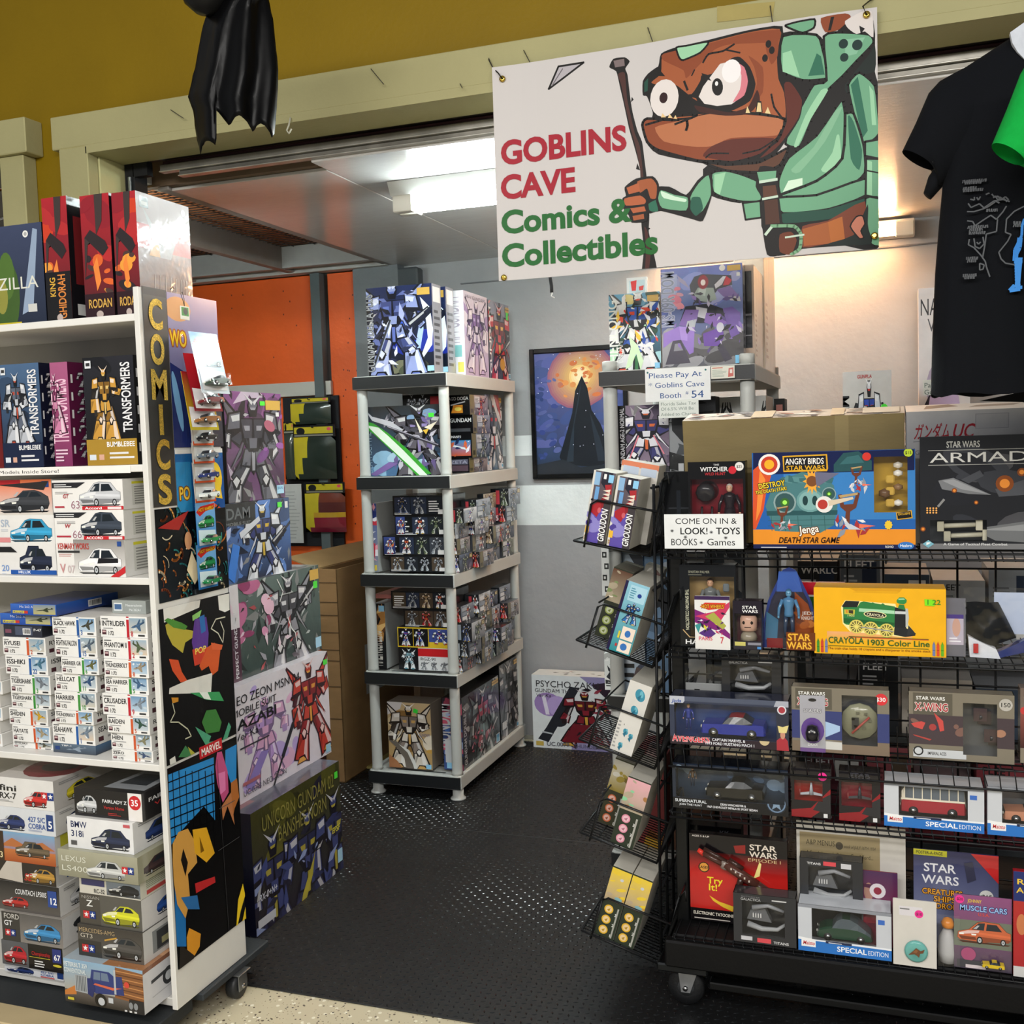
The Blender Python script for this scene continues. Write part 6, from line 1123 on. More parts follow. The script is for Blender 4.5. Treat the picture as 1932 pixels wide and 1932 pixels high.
def dom(A):
    K = 5.084; A.grad(0,0,1,1,'#5c5c60','#6c80c8'); r = R(33); clouds(A,r,['#8c98d8','#a8a8dc','#6c78c0','#9ca0d0'],12,0,.55,1,1,.16); clouds(A,r,['#7c7c80','#9c9ca0','#5c5a5c','#484648'],24,0,0,1,.35,.12)
    def q(p,c): A.pp(p,c,K,1120,480)
    q([(655,210),(800,190),(800,520),(660,540)],'#a8b0d8'); clouds(A,r,['#d87c94','#e898a8','#e0a0b8'],6,.15,.55,.28,.85,.05)
    for k,c in enumerate('RX-MDO'[::-1] if 0 else ()): pass
    A.text('MS-09R DOM',.16,.42,.13,'#8c94b0',w=.55,rot=90,out='#c8cce4',ow=.04)
    q([(965,215),(1040,190),(1320,200),(1330,290),(1200,330),(1140,400),(1130,460),(980,470),(940,400),(920,300)],'#3c3c48'); q([(1000,320),(1150,320),(1180,430),(1100,460),(985,440),(965,380)],'#98a4a0'); q([(1010,330),(1080,330),(1070,400),(1000,380)],'#b8c4c0')
    A.ell(*A.uv(1120+1050/K,480+265/K),.065,.07,'#8c2434'); A.ell(*A.uv(1120+1050/K,480+270/K),.03,.03,'#f4e8e8'); q([(1270,205),(1325,245),(1300,290),(1240,300)],'#c03444'); q([(1160,290),(1240,210),(1270,210),(1230,290),(1170,330)],'#d8d8e4')
    q([(1180,340),(1310,300),(1380,380),(1420,430),(1330,440),(1240,400)],'#7c64a4'); q([(1290,400),(1400,400),(1410,450),(1310,440)],'#c0bcc4'); q([(800,200),(880,260),(920,330),(880,300),(820,260)],'#a49cc0')
    q([(880,500),(1100,470),(1240,520),(1270,620),(1150,650),(1020,660),(830,640)],'#2a2a34'); q([(980,500),(1090,520),(1080,620),(1000,600)],'#c4c4d0')
    q([(880,530),(1010,530),(990,640),(950,700),(820,680)],'#8064ac'); q([(900,640),(990,620),(960,740),(880,720)],'#b8bcc4'); q([(670,760),(820,690),(970,700),(960,940),(920,960),(840,820),(760,830),(670,900)],'#9478c4'); q([(820,690),(900,700),(900,830),(840,820)],'#a88cd4'); q([(760,830),(840,820),(930,1040),(690,1060)],'#504c58'); q([(780,860),(830,850),(860,920),(770,930)],'#8c8c94')
    q([(1080,560),(1220,570),(1280,660),(1180,700),(1060,650)],'#8464b0'); q([(1050,760),(1240,690),(1250,800),(1200,880),(1060,880)],'#6c4ca0'); A.ell(*A.uv(1120+1215/K,480+700/K),.045,.05,'#c8c8d4'); q([(1190,900),(1240,860),(1330,1000),(1260,1030)],'#44404c'); q([(1240,520),(1330,500),(1410,560),(1400,760),(1320,800),(1270,640)],'#7058a0')
    shards(A,r,['#34323c','#8c74bc','#c4bcd4','#5c4c84','#26242c'],40,.1,.15,.98,.8,.015,.07); A.circ(.76,.965,.03,'#f0f0f0'); A.rect(.82,.93,.98,.985,'#c9a24a'); A.rect(.90,.02,.99,.10,'#7cc4ec'); A.rect(.93,.875,.97,.91,'#e8e8e8')
fbox('robot_kit_box','large violet robot kit box at the front of the right shelf top','box',1248,1402,502,690,3.262,.06,dom,lambda A: mgside(A,3),z0=zt,base='#3c3a54',m='wrap')
def sep(A,s=1):
    A.grad(0,0,1,1,'#c4b4a0','#d4c4b0'); r = R(s)
    for k in range(7): A.line([(.1+.12*k,.1+.02*k),(.2+.1*k,.9)],.008,'#9c8068')
    lines(A,.1,.1,.3,.55,9,'#8c7058',r)
fb_ = lambda A: (A.grad(0,0,1,1,'#b49c88','#c8b09c'),A.rect(.32,.18,.86,.94,'#17191c'),A.rect(.36,.5,.82,.52,'#8c8c90'),A.rect(.36,.3,.82,.31,'#8c8c90'))
fbox('robot_kit_box','upright kit box with black window strip behind the violet one','box',1394,1423,500,672,3.335,.25,fb_,lambda A: sep(A,3),z0=zt,base='#b8a490',m='wrap')
S = sart(-.372,3.60,3.95,zt,2.19); sep(S,5); carton('robot_kit_box','beige line-drawing side of a kit box at the rear of the right shelf top','box',-.47,-.372,3.60,3.95,zt,2.19,None,S,base='#c0ac98',m='wrap')
# handwritten signs pinned to the top lip
def sheet(name,label,cat,quad,Y,fn,base='#e6e8e8',col=1,th=.0012,rot=None):
    xs = [xx(x,y,Y) for x,y in quad]; zs = [zz(x,y,Y) for x,y in quad]; x0,x1,z0,z1 = (xs[0]+xs[3])/2,(xs[1]+xs[2])/2,(zs[2]+zs[3])/2,(zs[0]+zs[1])/2
    A = fart(x0,x1,Y,z0,z1); A.rect(0,0,1,1,base); fn(A); mb = MB(); W = x1-x0
    mb.box(-W/2,W/2,0,th,0,z1-z0,base,'print',.0003); A.put(mb,Vector((-W/2,0,0)),X_,Z_,-Y_,'matte',3e-5)
    return mb.build(name,None,label,cat,loc=((x0+x1)/2,Y,z0),rot=rot)
B_ = '#27508c'
def pay(A):
    A.text('Please Pay At',.05,.72,.155,B_,w=.82,bold=0); A.text('* Goblins Cave',.05,.42,.155,B_,w=.86,bold=0); A.text('Booth',.22,.10,.155,B_,w=.34,bold=0); A.text('#',.62,.19,.10,B_,bold=0); A.text('54',.70,.08,.21,B_,w=.20,bold=0)
    for x in (.04,.93): A.circ(x,.90,.03,'#2c6c6c')
sheet('paper_sign','white handwritten sign in blue marker asking to pay at booth 54','sign',((1217,697),(1340,691),(1341,754),(1218,759)),3.19,pay)
sheet('paper_sign','small paper with grey handwritten tax notice hanging under the blue sign','sign',((1243,756),(1318,752),(1318,786),(1244,790)),3.187,lambda A: (A.text('Florida Sales Tax',.04,.70,.17,'#7c8c84',w=.9,bold=0),A.text('Of 6.5% Will Be',.04,.42,.17,'#7c8c84',w=.84,bold=0),A.text('Added to Charge',.04,.12,.17,'#7c8c84',w=.9,bold=0)),'#dde2dc')
sheet('paper_card','small printed card with red figure pinned right of the blue sign','card',((1341,692),(1386,689),(1386,712),(1342,716)),3.19,lambda A: (lines(A,.05,.15,.7,.75,6,'#a8b4a8',R(1)),A.rect(.05,.82,.5,.9,'#c87060'),A.poly([(.72,.1),(.95,.15),(.95,.85),(.75,.8)],'#c87068'),A.rect(.8,.4,.9,.7,'#e8e0d8')),'#dcdcd0')
# middle tier of the right shelf
zt = L2[1]+.0005
age = lambda A: (art_mech(A,44,('#e4e4ec','#3c3c74','#2a2834','#d86c3c'),('#8c7c90','#40344c','#1c1a20'),n=10,wings=True,gun=False,rx=.56,badge=False,tag_=False),A.rect(0,0,.15,1,'#101012'),A.text('GUNDAM AGE-2 NORMAL',.12,.03,.07,'#c8c8cc',w=.93,rot=90),A.line([(.2,.1),(.4,.5)],.02,'#e88898'),A.line([(.9,.2),(.7,.5)],.02,'#e88898'))
fbox('robot_kit_box','robot kit box with vertical black title strip under the payment sign','box',1167,1262,764,880,3.265,.08,age,z0=zz(1215,880,3.265),base='#2c2834',m='wrap')
fbox('kit_stack_box','plain dark carton supporting the robot box under the payment sign','box',1167,1264,881,1000,3.265,.2,lambda A: A.rect(0,0,1,1,'#2c2e34'),z0=zt,z1=zz(1215,880,3.265)-.001,base='#2c2e34')
fbox('kit_box','dark grey upright box right of the robot box under the payment sign','box',1264,1297,786,1000,3.27,.2,lambda A: (A.grad(0,0,1,1,'#2c3034','#4c5054'),shards(A,R(3),['#6c7074','#1c1e20','#8c9094'],20),A.rect(.5,.35,.8,.6,'#c8ccd0')),z0=zt,base='#2c3034',m='wrap')
fbox('kit_box','black box behind the handwritten tax notice','box',1306,1352,748,1000,3.40,.09,lambda A: (A.grad(0,0,1,1,'#1c1e20','#3c3e42'),shards(A,R(5),['#4c5054','#16181a'],14)),z0=zt,base='#1c1e20')
def planes(A): A.rect(0,0,1,1,'#dcdedc'); r = R(4); [jet(A,.02+.2*k,.78,.2,.18,'#26282a',k % 2) for k in range(5)]; lines(A,.05,.5,.9,.72,4,'#777',r)
fbox('kit_box','white box printed with black aircraft silhouettes behind the shelf post','box',1352,1447,748,1000,3.50,.22,planes,lambda A: A.rect(0,0,1,1,'#b4a494'),z0=zt,base='#c8c4bc')
fbox('kit_box','small black and pink box at the right end of the middle tier','box',1462,1482,752,1000,3.85,.1,lambda A: (A.rect(0,0,1,1,'#17181a'),A.rect(.2,.8,.8,.95,'#b87c74')),z0=zt,base='#17181a')
zt = L2[2]+.0005; r = R(12)
for i,(l,rr,t,c) in enumerate(((1140,1166,1232,'#dfe4e4'),(1167,1215,1040,'#b8c8d8'),(1218,1262,1050,'#7c9cc0'),(1265,1330,1060,'#c8ccd0'),(1332,1400,1040,'#4c545c'))):
    fbox('kit_box',['small white box with black edge on the lower tier behind the baskets','pale blue box on the lower tier behind the baskets','mid blue box on the lower tier behind the baskets','light grey box on the lower tier behind the wire rack','slate grey box on the lower tier behind the wire rack'][i],'box',l,rr,t,1260,3.265,.25,lambda A,c=c,i=i: (A.rect(0,0,1,1,c),shards(A,R(i),[mix(c,'#fff',.4),sh(c,.6),'#2c3038'],12),lines(A,.1,.1,.6,.3,3,'#333',R(i))),z0=zt,base=c)
zt = L2[3]+.0005
for i in range(3): carton('kit_box',['dark red box on the lowest tier behind the wire rack','brown box on the lowest tier behind the wire rack','pinkish box on the lowest tier behind the wire rack'][i],'box',-.80+.15*i,-.67+.15*i,3.265,3.5,zt,zt+.30-.04*i,base=('#7c3434','#6c4c3c','#a87474')[i])
# strip of little white symbol tags hanging beside the post
mb = MB(); mb.box(-.012,.012,0,.002,-.15,0,'#d8dcdc'); 
for k in range(4): mb.box(-.009+.006*(k % 2),.005+.006*(k % 2),-.0006,0,-.03-.036*k,-.012-.036*k,'#25282a'); mb.box(-.005+.006*(k % 2),.001+.006*(k % 2),-.0012,-.0006,-.025-.036*k,-.017-.036*k,'#d8dcdc')
mb.build('tag_strip',None,'strip of small white tags with black squares hanging left of the grey shelf post','tag',loc=oy(1141,1034,3.18))

# ================================================================== BACK WALL STOCK: TABLE AND BOXES SEEN THROUGH THE RACK
e = empty('stock_rack',(.45,3.65,0),'low grey metal stock rack of boxed kits seen through the wire grid','rack')
TL = (.30,.62,.90)
for z in TL:
    mb = MB(); mb.box(-.72,1.2,-.32,.25,z-.02,z,'#5c6064','metal',.002); mb.build('shelf_board',e)
for x in (-.70,1.18):
    for y in (-.30,.23): mb = MB(); mb.box(x-.012,x+.012,y-.012,y+.012,.0066,.90,'#4c5054','metal',.001); mb.build('leg',e)
r = R(77); rows = ['lowest','middle','top']; cn = 0
OR_ = ['first','second','third','fourth','fifth','sixth','seventh','eighth','ninth','tenth','eleventh','twelfth']; pal_ = ['#c4c8ca','#8c9298','#2c3036','#d8d8d4','#5c646c','#3c4a5c','#a8acb0','#23262a','#bcb4a8']
for k,z in enumerate(TL):
    x = -.26; i = 0
    while x < 1.1:
        w_ = r.uniform(.12,.22); c = r.choice(pal_) if k else r.choice(['#8c3c44','#a85a60','#5c2c34','#3c3444']); h = r.uniform(.13,.19) if k < 2 else r.uniform(.10,.17); zc = z+.0005; m_ = 0
        while zc+h < z+(.30,.25,.34)[k] and m_ < 2:
            A = fart(x,x+w_-.01,3.375,zc,zc+h); A.rect(0,0,1,1,c); lines(A,.08,.12,.5,.5,3,mix(c,'#111',.6) if hx(c)[0] > .2 else '#c8ccd0',r); 
            if r.random() < .5: A.rect(.55,.15,.92,.8,r.choice(['#1c2c44','#2c3c4c','#e0e0dc','#6c5c4c'])); 
            if r.random() < .4: A.text(r.choice(['CE','WARLORD','SERIES','FLEET']),.08,.62,.22,'#e8e8e8' if hx(c)[0] < .2 else '#222')
            T = Art(w_-.01,.3); T.rect(0,0,1,1,mix(c,'#fff',.3))  # top whitened so the light on it is in the colour
            carton('stock_box',f'boxed kit on the stock rack, {rows[k]} shelf, {OR_[i]} from the left, {["lower", "upper"][m_]} one','box',x,x+w_-.01,3.375,3.62,zc,zc+h-.001,A,None,T,base=c,group='boxed kits on the stock rack'); zc += h; m_ += 1
            h = h*.7
        x += w_; i += 1
e = empty('counter',(.2,4.78,0),'plain pale counter against the back wall carrying upright kit boxes','counter')
mb = MB(); mb.box(-.62,1.2,-.22,.28,1.34,1.37,'#b8aa98','lam',.003); mb.build('counter_top',e)
for x in (-.60,1.16): mb = MB(); mb.box(x,x+.03,-.2,.26,.0066,1.34,'#9a9084','lam',.002); mb.build('leg',e)
zc = 1.3705
def rx(A): A.rect(0,0,1,1,'#d0ccc8'); A.text('GUNDAM',.13,.05,.11,'#26262a',w=.72,rot=90); robot(A,.25,-.15,.6,1.1,('#d8dade','#3450b0','#34363c','#c83c38'),8,gun=True); A.poly([(.25,0),(.4,.3),(.5,.2),(.4,0)],'#26282c'); A.ell(.85,.62,.08,.05,'#50e040'); A.text('GUNPLA',.3,.93,.035,'#c85858',w=.3)
fbox('robot_kit_box','white robot kit box with green sticker standing alone against the lit back wall','box',1590,1682,702,790,4.72,.07,rx,z0=zc,z1=zz(1636,700,4.72),base='#c8c0b8')
def nar(A): A.rect(0,0,1,1,'#d8d4d4'); A.text('NARRATIVE',.03,.85,.09,'#2c2c30',w=1.3,bold=0); A.text('Ver.Ka',.18,.76,.07,'#4c4c50',w=.7,bold=0); A.ell(.4,.45,.25,.14,'#a89cb4'); A.line([(.05,.28),(.45,.52)],.03,'#2c2430'); A.ell(.5,.36,.3,.1,'#c0acd0'); A.rect(.03,.10,.25,.14,'#c8a850'); A.rect(.05,.2,.3,.23,'#c87c7c')
fbox('robot_kit_box','tall white kit box partly behind the black shirt, leaning on the back wall','box',1733,1830,541,790,4.95,.08,nar,z0=zc,base='#d0ccc8')
mb = MB(); mb.box(-.045,.045,-.03,.03,0,.26,'#1c4c9c','foil',.008); mb.box(-.045,.0,-.032,.032,.24,.27,'#0c2450','foil',.006)
mb.build('blue_bag',None,'crumpled blue bag beside the tall white kit box on the counter','bag',loc=(xx(1736,740,4.7),4.7,zc))
sheet('paper_sign','corner of a handwritten white notice beside the blue bag','sign',((1741,716),(1790,716),(1790,745),(1741,745)),4.66,lambda A: (A.text('Pay',.05,.5,.3,'#4c5c54',bold=0),A.text('Goblins',.05,.05,.3,'#4c5c54',bold=0)),'#dcdcd4')
# ================================================================== WIRE RACK
RY = 2.68; GY = 3.0; XL = -.56; XE = 1.15
RS = (1.258,.998,.745,.574,.232)
rk = empty('wire_rack',(.3,2.85,0),'black wheeled wire grid rack with slanted shelves of toys and games','rack')
def rb(mb,name,parent=None): return mb.build(name,parent or rk,world=True)
mb = MB(); BK = '#141517'
x = -.285-.0925*2
while x < XE: mb.tube([(x,GY,.20),(x,GY,1.42 if x < -.3 else 1.28)],.0032,BK,n=5); x += .0925
for z in [.24+.104*k for k in range(11)]: mb.tube([(XL,GY-.004,z),(XE,GY-.004,z)],.0028,BK,n=5)
rb(mb,'grid_panel')
mb = MB()
for k in range(6): y = 2.72+k*.09; mb.tube([(XL-.02,y,.16),(XL-.012,y,1.425)],.0044,BK,n=5)
for z in [.2+.135*k for k in range(10)]: mb.tube([(XL-.018,2.72,z),(XL-.018,3.17,z)],.004,BK,n=5)
rb(mb,'end_grid')
mb = MB(); mb.box(-.548,-.515,2.79,2.83,.18,1.45,'#0f1011','wire',.003); rb(mb,'upright')
mb = MB(); mb.box(1.12,1.15,2.79,2.83,.18,1.30,'#0f1011','wire',.003); rb(mb,'upright')
for i,z in enumerate(RS):
    mb = MB(); drop = (.022,.02,.055,.02,.012)[i]
    x = -.535
    while x < XE: mb.tube([(x,RY,z-.004),(x,GY,z-.004)],.0016,BK,n=4); x += .0254
    for y in (RY,RY+.08,RY+.16,RY+.24): mb.tube([(-.54,y,z-.008),(XE,y,z-.008)],.0028,BK,n=5)
    mb.tube([(-.54,RY-.004,z-drop),(XE,RY-.004,z-drop)],.003,BK,n=5)
    x = -.535
    while x < XE: mb.tube([(x,RY-.002,z-.004),(x+.006,RY-.002,z-drop-.004)],.0014,BK,n=4); x += .0254 if i != 2 else .034
    for x in (-.54,.0,.55,1.14): mb.tube([(x,RY,z-.006),(x,GY,z-.07)],.003,BK,n=5)
    rb(mb,'wire_shelf')
mb = MB(); mb.box(-.545,XE,2.70,3.02,.195,.226,'#060607','matte',.004); mb.box(-.56,XE,2.665,2.70,.15,.222,'#050506','matte',.005); mb.box(-.45,XE,2.70,2.74,.085,.105,'#08090a','wire',.003); mb.box(-.45,XE,3.0,3.04,.075,.105,'#131415','gloss',.003)
mb.box(-.585,-.45,2.68,2.80,.128,.15,'#2c2e30','metal',.004); mb.box(-.50,-.44,2.84,3.0,.12,.15,'#1a1b1c','metal',.003); rb(mb,'base_frame')
caster(rk,-.520-.3,2.76-2.85,.0585,.050,'#17181a',side=True); caster(rk,1.1-.3,2.79-2.85,.057,.052); caster(rk,-.525-.3,2.99-2.85,.057,.052)
# side pockets: each leans, its floor sloping down to the end grid
tips = [((1083,1020),11),((1088,1207),18),((1093,1394),18),((1095,1570),17),((1097,1755),17)]
PK = []
for i,(p,a) in enumerate(tips):
    P = oy(*p,2.70); a = math.radians(a); u = Vector((math.cos(a),0,-math.sin(a))); wv = Vector((math.sin(a),0,math.cos(a)))
    L = (XL-.022-P.x)/u.x; PK.append((P,u,wv,L)); D = .27
    def q(s,d,h): return P+u*s+Y_*d+wv*h
    mb = MB()
    mb.tube([q(0,0,0),q(L,0,0),q(L,D,0),q(0,D,0),q(0,0,0)],.0036,BK,n=5)
    k = .0
    while k < D: mb.tube([q(0,k,0),q(L,k,0),q(L,k,.20)],.0019,'#0e0f10',n=4); k += .0165
    mb.tube([q(.03,0,-.012),q(.03,0,.105),q(.045,0,.118),q(L,0,.118)],.0034,BK,n=5)
    mb.tube([q(L,0,.0),q(L,0,.20),q(L,D,.20),q(L,D,0)],.003,BK,n=5)
    mb.tube([q(.03,0,.118),q(.03,D,.118),q(L,D,.118)],.0028,BK,n=5)
    mb.tube([q(L,0,.20),q(L,0,.22)+X_*.01,q(L,0,.19)+X_*.02],.003,BK,n=5)
    for s in (.05,.11): mb.tube([q(s,0,-.002),q(s,D,-.002)],.0022,BK,n=4)
    rb(mb,'wire_pocket')
def pocket_box(label,i,s,w_,h,fn,d0=.007,D=.24,base='#c8c4b8',side=None,m='print'):
    P,u,wv,L = PK[i]; A = Art(w_,h); fn(A); S = Art(D,h); side and side(S); mb = MB()
    mb.box(0,w_,0,D,0,h,base,m,.001); A.put(mb,Vector((0,0,0)),X_,Z_,-Y_,m)
    if side: S.put(mb,Vector((w_,0,0)),Y_,Z_,X_,m)
    a = math.atan2(-u.z,u.x); return mb.build('toy_box',None,label,'box','model boxes in the wire side pockets',loc=P+u*s+Y_*d0+wv*.004,rot=(0,a,0))
def gr(A):
    A.rect(0,0,1,1,'#5c5058'); A.rect(0,0,.1,1,'#d8d4cc'); A.poly([(.1,0),(.7,0),(.72,.5),(.1,.52)],'#5c4ca4'); clouds(A,R(3),['#8c84c8','#4c3c94','#7064b4'],8,.15,.05,.65,.45,.08); A.poly([(.12,.50),(.5,.60),(.62,.5),(.45,.36),(.15,.42)],'#a81e2a'); A.poly([(.5,.6),(.8,.75),(.75,.55),(.6,.48)],'#8c1822'); A.poly([(.45,1),(.9,1),(.85,.85),(.7,.74),(.4,.84)],'#1c1c2c'); A.poly([(.6,.82),(.9,.84),(.95,.7),(.7,.72)],'#a8242c')
    for k in range(3): A.poly([(.55,.74-.05*k),(.88,.77-.05*k),(.86,.72-.05*k)],'#e8d8c8')
    A.ell(.52,.46,.08,.04,'#c85c64'); A.rect(.68,.0,1,.62,'#3a3438'); A.text('GROUDON',.92,.03,.09,'#f0f0f0',w=.46,rot=90,shear=.2); A.rect(.10,.80,.35,.98,'#8cb4d8'); A.rect(.2,.6,.38,.78,'#6ca0d4'); A.rect(.72,.86,.95,.97,'#8cc8ec'); A.rect(.5,.9,.62,.97,'#eee'); A.rect(.02,.12,.2,.22,'#e8b83c'); A.text('kit',.12,.03,.04,'#a8803c',w=.06,rot=90)
pocket_box('red and purple model box, left of the matching pair in the top side pocket',0,.022,.060,.192,gr,D=.135)
pocket_box('red and purple model box, right of the matching pair in the top side pocket',0,.088,.062,.188,gr,D=.135)
pocket_box('white and orange model box at the back of the top side pocket',0,.06,.105,.222,lambda A: (A.rect(0,0,1,1,'#d0ccc4'),A.rect(.0,.93,1,1,'#d8805c'),A.rect(.06,.84,.48,.94,'#b8c4d4'),A.rect(.54,.84,.96,.94,'#b8c4d4')),d0=.15,D=.10,base='#c8c4bc')
def disc3(c,bg,pic): 
    def f(A):
        A.rect(0,0,1,1,bg)
        for k in range(3): A.circ(.38,.10+.15*k,.062,c); A.circ(.38,.10+.15*k,.045,mix(c,'#fff',.3)); A.poly([(.3,.09+.15*k),(.45,.12+.15*k),(.42,.07+.15*k)],sh(c,.6)); A.text(str(k+1),.72,.03+.15*k,.04,'#e8e8e4')
        A.rect(.80,.02,.88,.45,'#a8a8a0'); A.grad(0,.52,1,.98,pic[0],pic[1]); clouds(A,R(len(pic)),list(pic),8,.05,.55,.95,.95,.05)
    return f
pocket_box('dark green model box with olive discs at the back left of the second side pocket',1,.022,.056,.20,disc3('#8c9850','#2c3024',('#a89c84','#5c3c2c','#7c8c5c','#e0d8c8')),d0=.10,D=.14,base='#6c685c')
def teal(A):
    A.grad(0,0,1,1,'#2c8c94','#8cc0d4'); A.rect(0,0,.12,1,'#1c1440'); A.rect(.25,.74,.95,.96,'#a8d0e0'); A.circ(.70,.84,.03,'#1c3c8c'); lines(A,.3,.78,.55,.94,5,'#4c8ca4',R(1)); robot(A,.25,.42,.7,.32,('#2c6cb0','#1c3c74','#141c30','#d8c080'),3,gun=False); A.rect(.42,.20,.95,.38,'#ecdccc'); A.rect(.42,.02,.95,.18,'#e8dccc'); A.ell(.68,.29,.12,.05,'#3470b8'); A.ell(.66,.10,.14,.05,'#3470b8'); A.rect(.3,.2,.38,.3,'#d8c83c'); A.rect(.3,.08,.38,.12,'#b82c2c')
pocket_box('teal and blue model box in front of the second side pocket',1,.082,.066,.195,teal,D=.2)
pocket_box('cloudy wrapped model box behind the teal one in the second side pocket',1,.085,.055,.215,lambda A: (A.rect(0,0,1,1,'#a8a498'),shards(A,R(4),['#5c3c34','#d8d4cc','#8c8478'],12)),d0=.21,D=.05,base='#a8a498',m='wrap')
def dr(A):
    A.rect(0,0,1,1,'#d4d2cc'); 
    for cx,cy,s in ((.6,.84,.16),(.55,.62,.12),(.45,.30,.08),(.72,.26,.07),(.4,.10,.07)): A.ell(cx,cy,s*1.3,s*.55,'#3c8ca4',rot=.5); A.ell(cx+.05,cy+.02,s*.5,s*.3,'#6cb4c4',rot=.3); A.poly([(cx-.1,cy-.04),(cx+.05,cy+.02),(cx+.02,cy-.08)],'#2a6c84')
    lines(A,.05,.05,.2,.45,8,'#9a9a98',R(3)); A.rect(.3,.38,.32,.4,'#333')
pocket_box('white model box with turquoise part drawings in the third side pocket',2,.085,.062,.20,dr,D=.2)
pocket_box('dark kit box wedged behind the white one in the third side pocket',2,.06,.08,.18,lambda A: (A.rect(0,0,1,1,'#4c4044'),shards(A,R(9),['#a8948c','#2c2428','#c8c0b8'],14)),d0=.21,D=.05,base='#4c4044',m='wrap')
pocket_box('dark olive model box with orange discs at the back left of the fourth side pocket',3,.022,.056,.195,disc3('#b8603c','#343424',('#8c7a34','#b8b4a8','#6c5c2c')),d0=.10,D=.14,base='#7c786c')
pocket_box('olive model box with pink discs in front of the fourth side pocket',3,.083,.064,.195,disc3('#d88ca0','#2c3428',('#b0a48c','#e0a8b0','#8ccc9c','#a87848')),D=.2)
pocket_box('clear wrapped pinkish box at the back of the fourth side pocket',3,.085,.052,.22,lambda A: (A.rect(0,0,1,1,'#8c7474'),shards(A,R(12),['#c8a8a4','#5c4444','#a8b0a8'],14)),d0=.21,D=.05,base='#8c7474',m='wrap')
yl = disc3('#e0b030','#2c3428',('#b8a488','#e8c83c','#8cb4b8','#d8a034','#c8ccd4'))
pocket_box('model box with yellow discs, left of the matching pair in the lowest side pocket',4,.034,.055,.205,yl,D=.2)
pocket_box('model box with yellow discs, right of the matching pair in the lowest side pocket',4,.092,.055,.205,yl,D=.2)
pocket_box('orange topped box at the back of the lowest side pocket',4,.075,.05,.23,lambda A: (A.rect(0,0,1,1,'#8c6c4c'),A.rect(0,.8,1,1,'#d8a83c')),d0=.21,D=.05,base='#a8643c')

# ------------------------------------------------------------------ goods on the rack
def figurine(parent,h,c,name='figure',loc=(0,0,0),coat=False):
    a,b,s,hr = [hx(k) for k in c]; mb = MB()
    for sx in (-1,1):
        mb.tube([(sx*.055*h,0,.50*h),(sx*.07*h,0,.26*h),(sx*.075*h,0,.03*h)],.05*h,b,'gloss',8,r1=.03*h); mb.box(sx*.075*h-.03*h,sx*.075*h+.03*h,-.07*h,.03*h,0,.035*h,sh(b,.5),'gloss',.003*h)
        mb.tube([(sx*.12*h,0,.80*h),(sx*.19*h,-.01*h,.62*h),(sx*.20*h,-.05*h,.47*h)],.038*h,a,'gloss',8,r1=.025*h); mb.lathe((sx*.20*h,-.055*h,.45*h),[(.0,-.03*h),(.024*h,-.01*h),(.02*h,.02*h),(0,.03*h)],s,'gloss',8)
    mb.lathe((0,0,0),[(.09*h,.46*h),(.095*h,.52*h),(.085*h,.62*h),(.12*h,.76*h),(.11*h,.82*h),(.035*h,.85*h),(.03*h,.88*h)],a,'gloss',12)
    if coat: mb.lathe((0,0,0),[(.15*h,.20*h),(.12*h,.4*h),(.10*h,.56*h)],a,'gloss',12)
    mb.lathe((0,0,0),[(.03*h,.86*h),(.055*h,.89*h),(.06*h,.94*h),(.05*h,.98*h),(.02*h,1.0*h)],s,'gloss',12); mb.lathe((0,.012*h,0),[(.055*h,.93*h),(.064*h,.96*h),(.05*h,1.0*h),(.015*h,1.02*h)],hr,'gloss',12)
    for sx in (-1,1): mb.box(sx*.022*h-.006*h,sx*.022*h+.006*h,-.062*h,-.054*h,.935*h,.945*h,'#1c1c1c','gloss')
    return mb.build(name,parent,loc=loc)
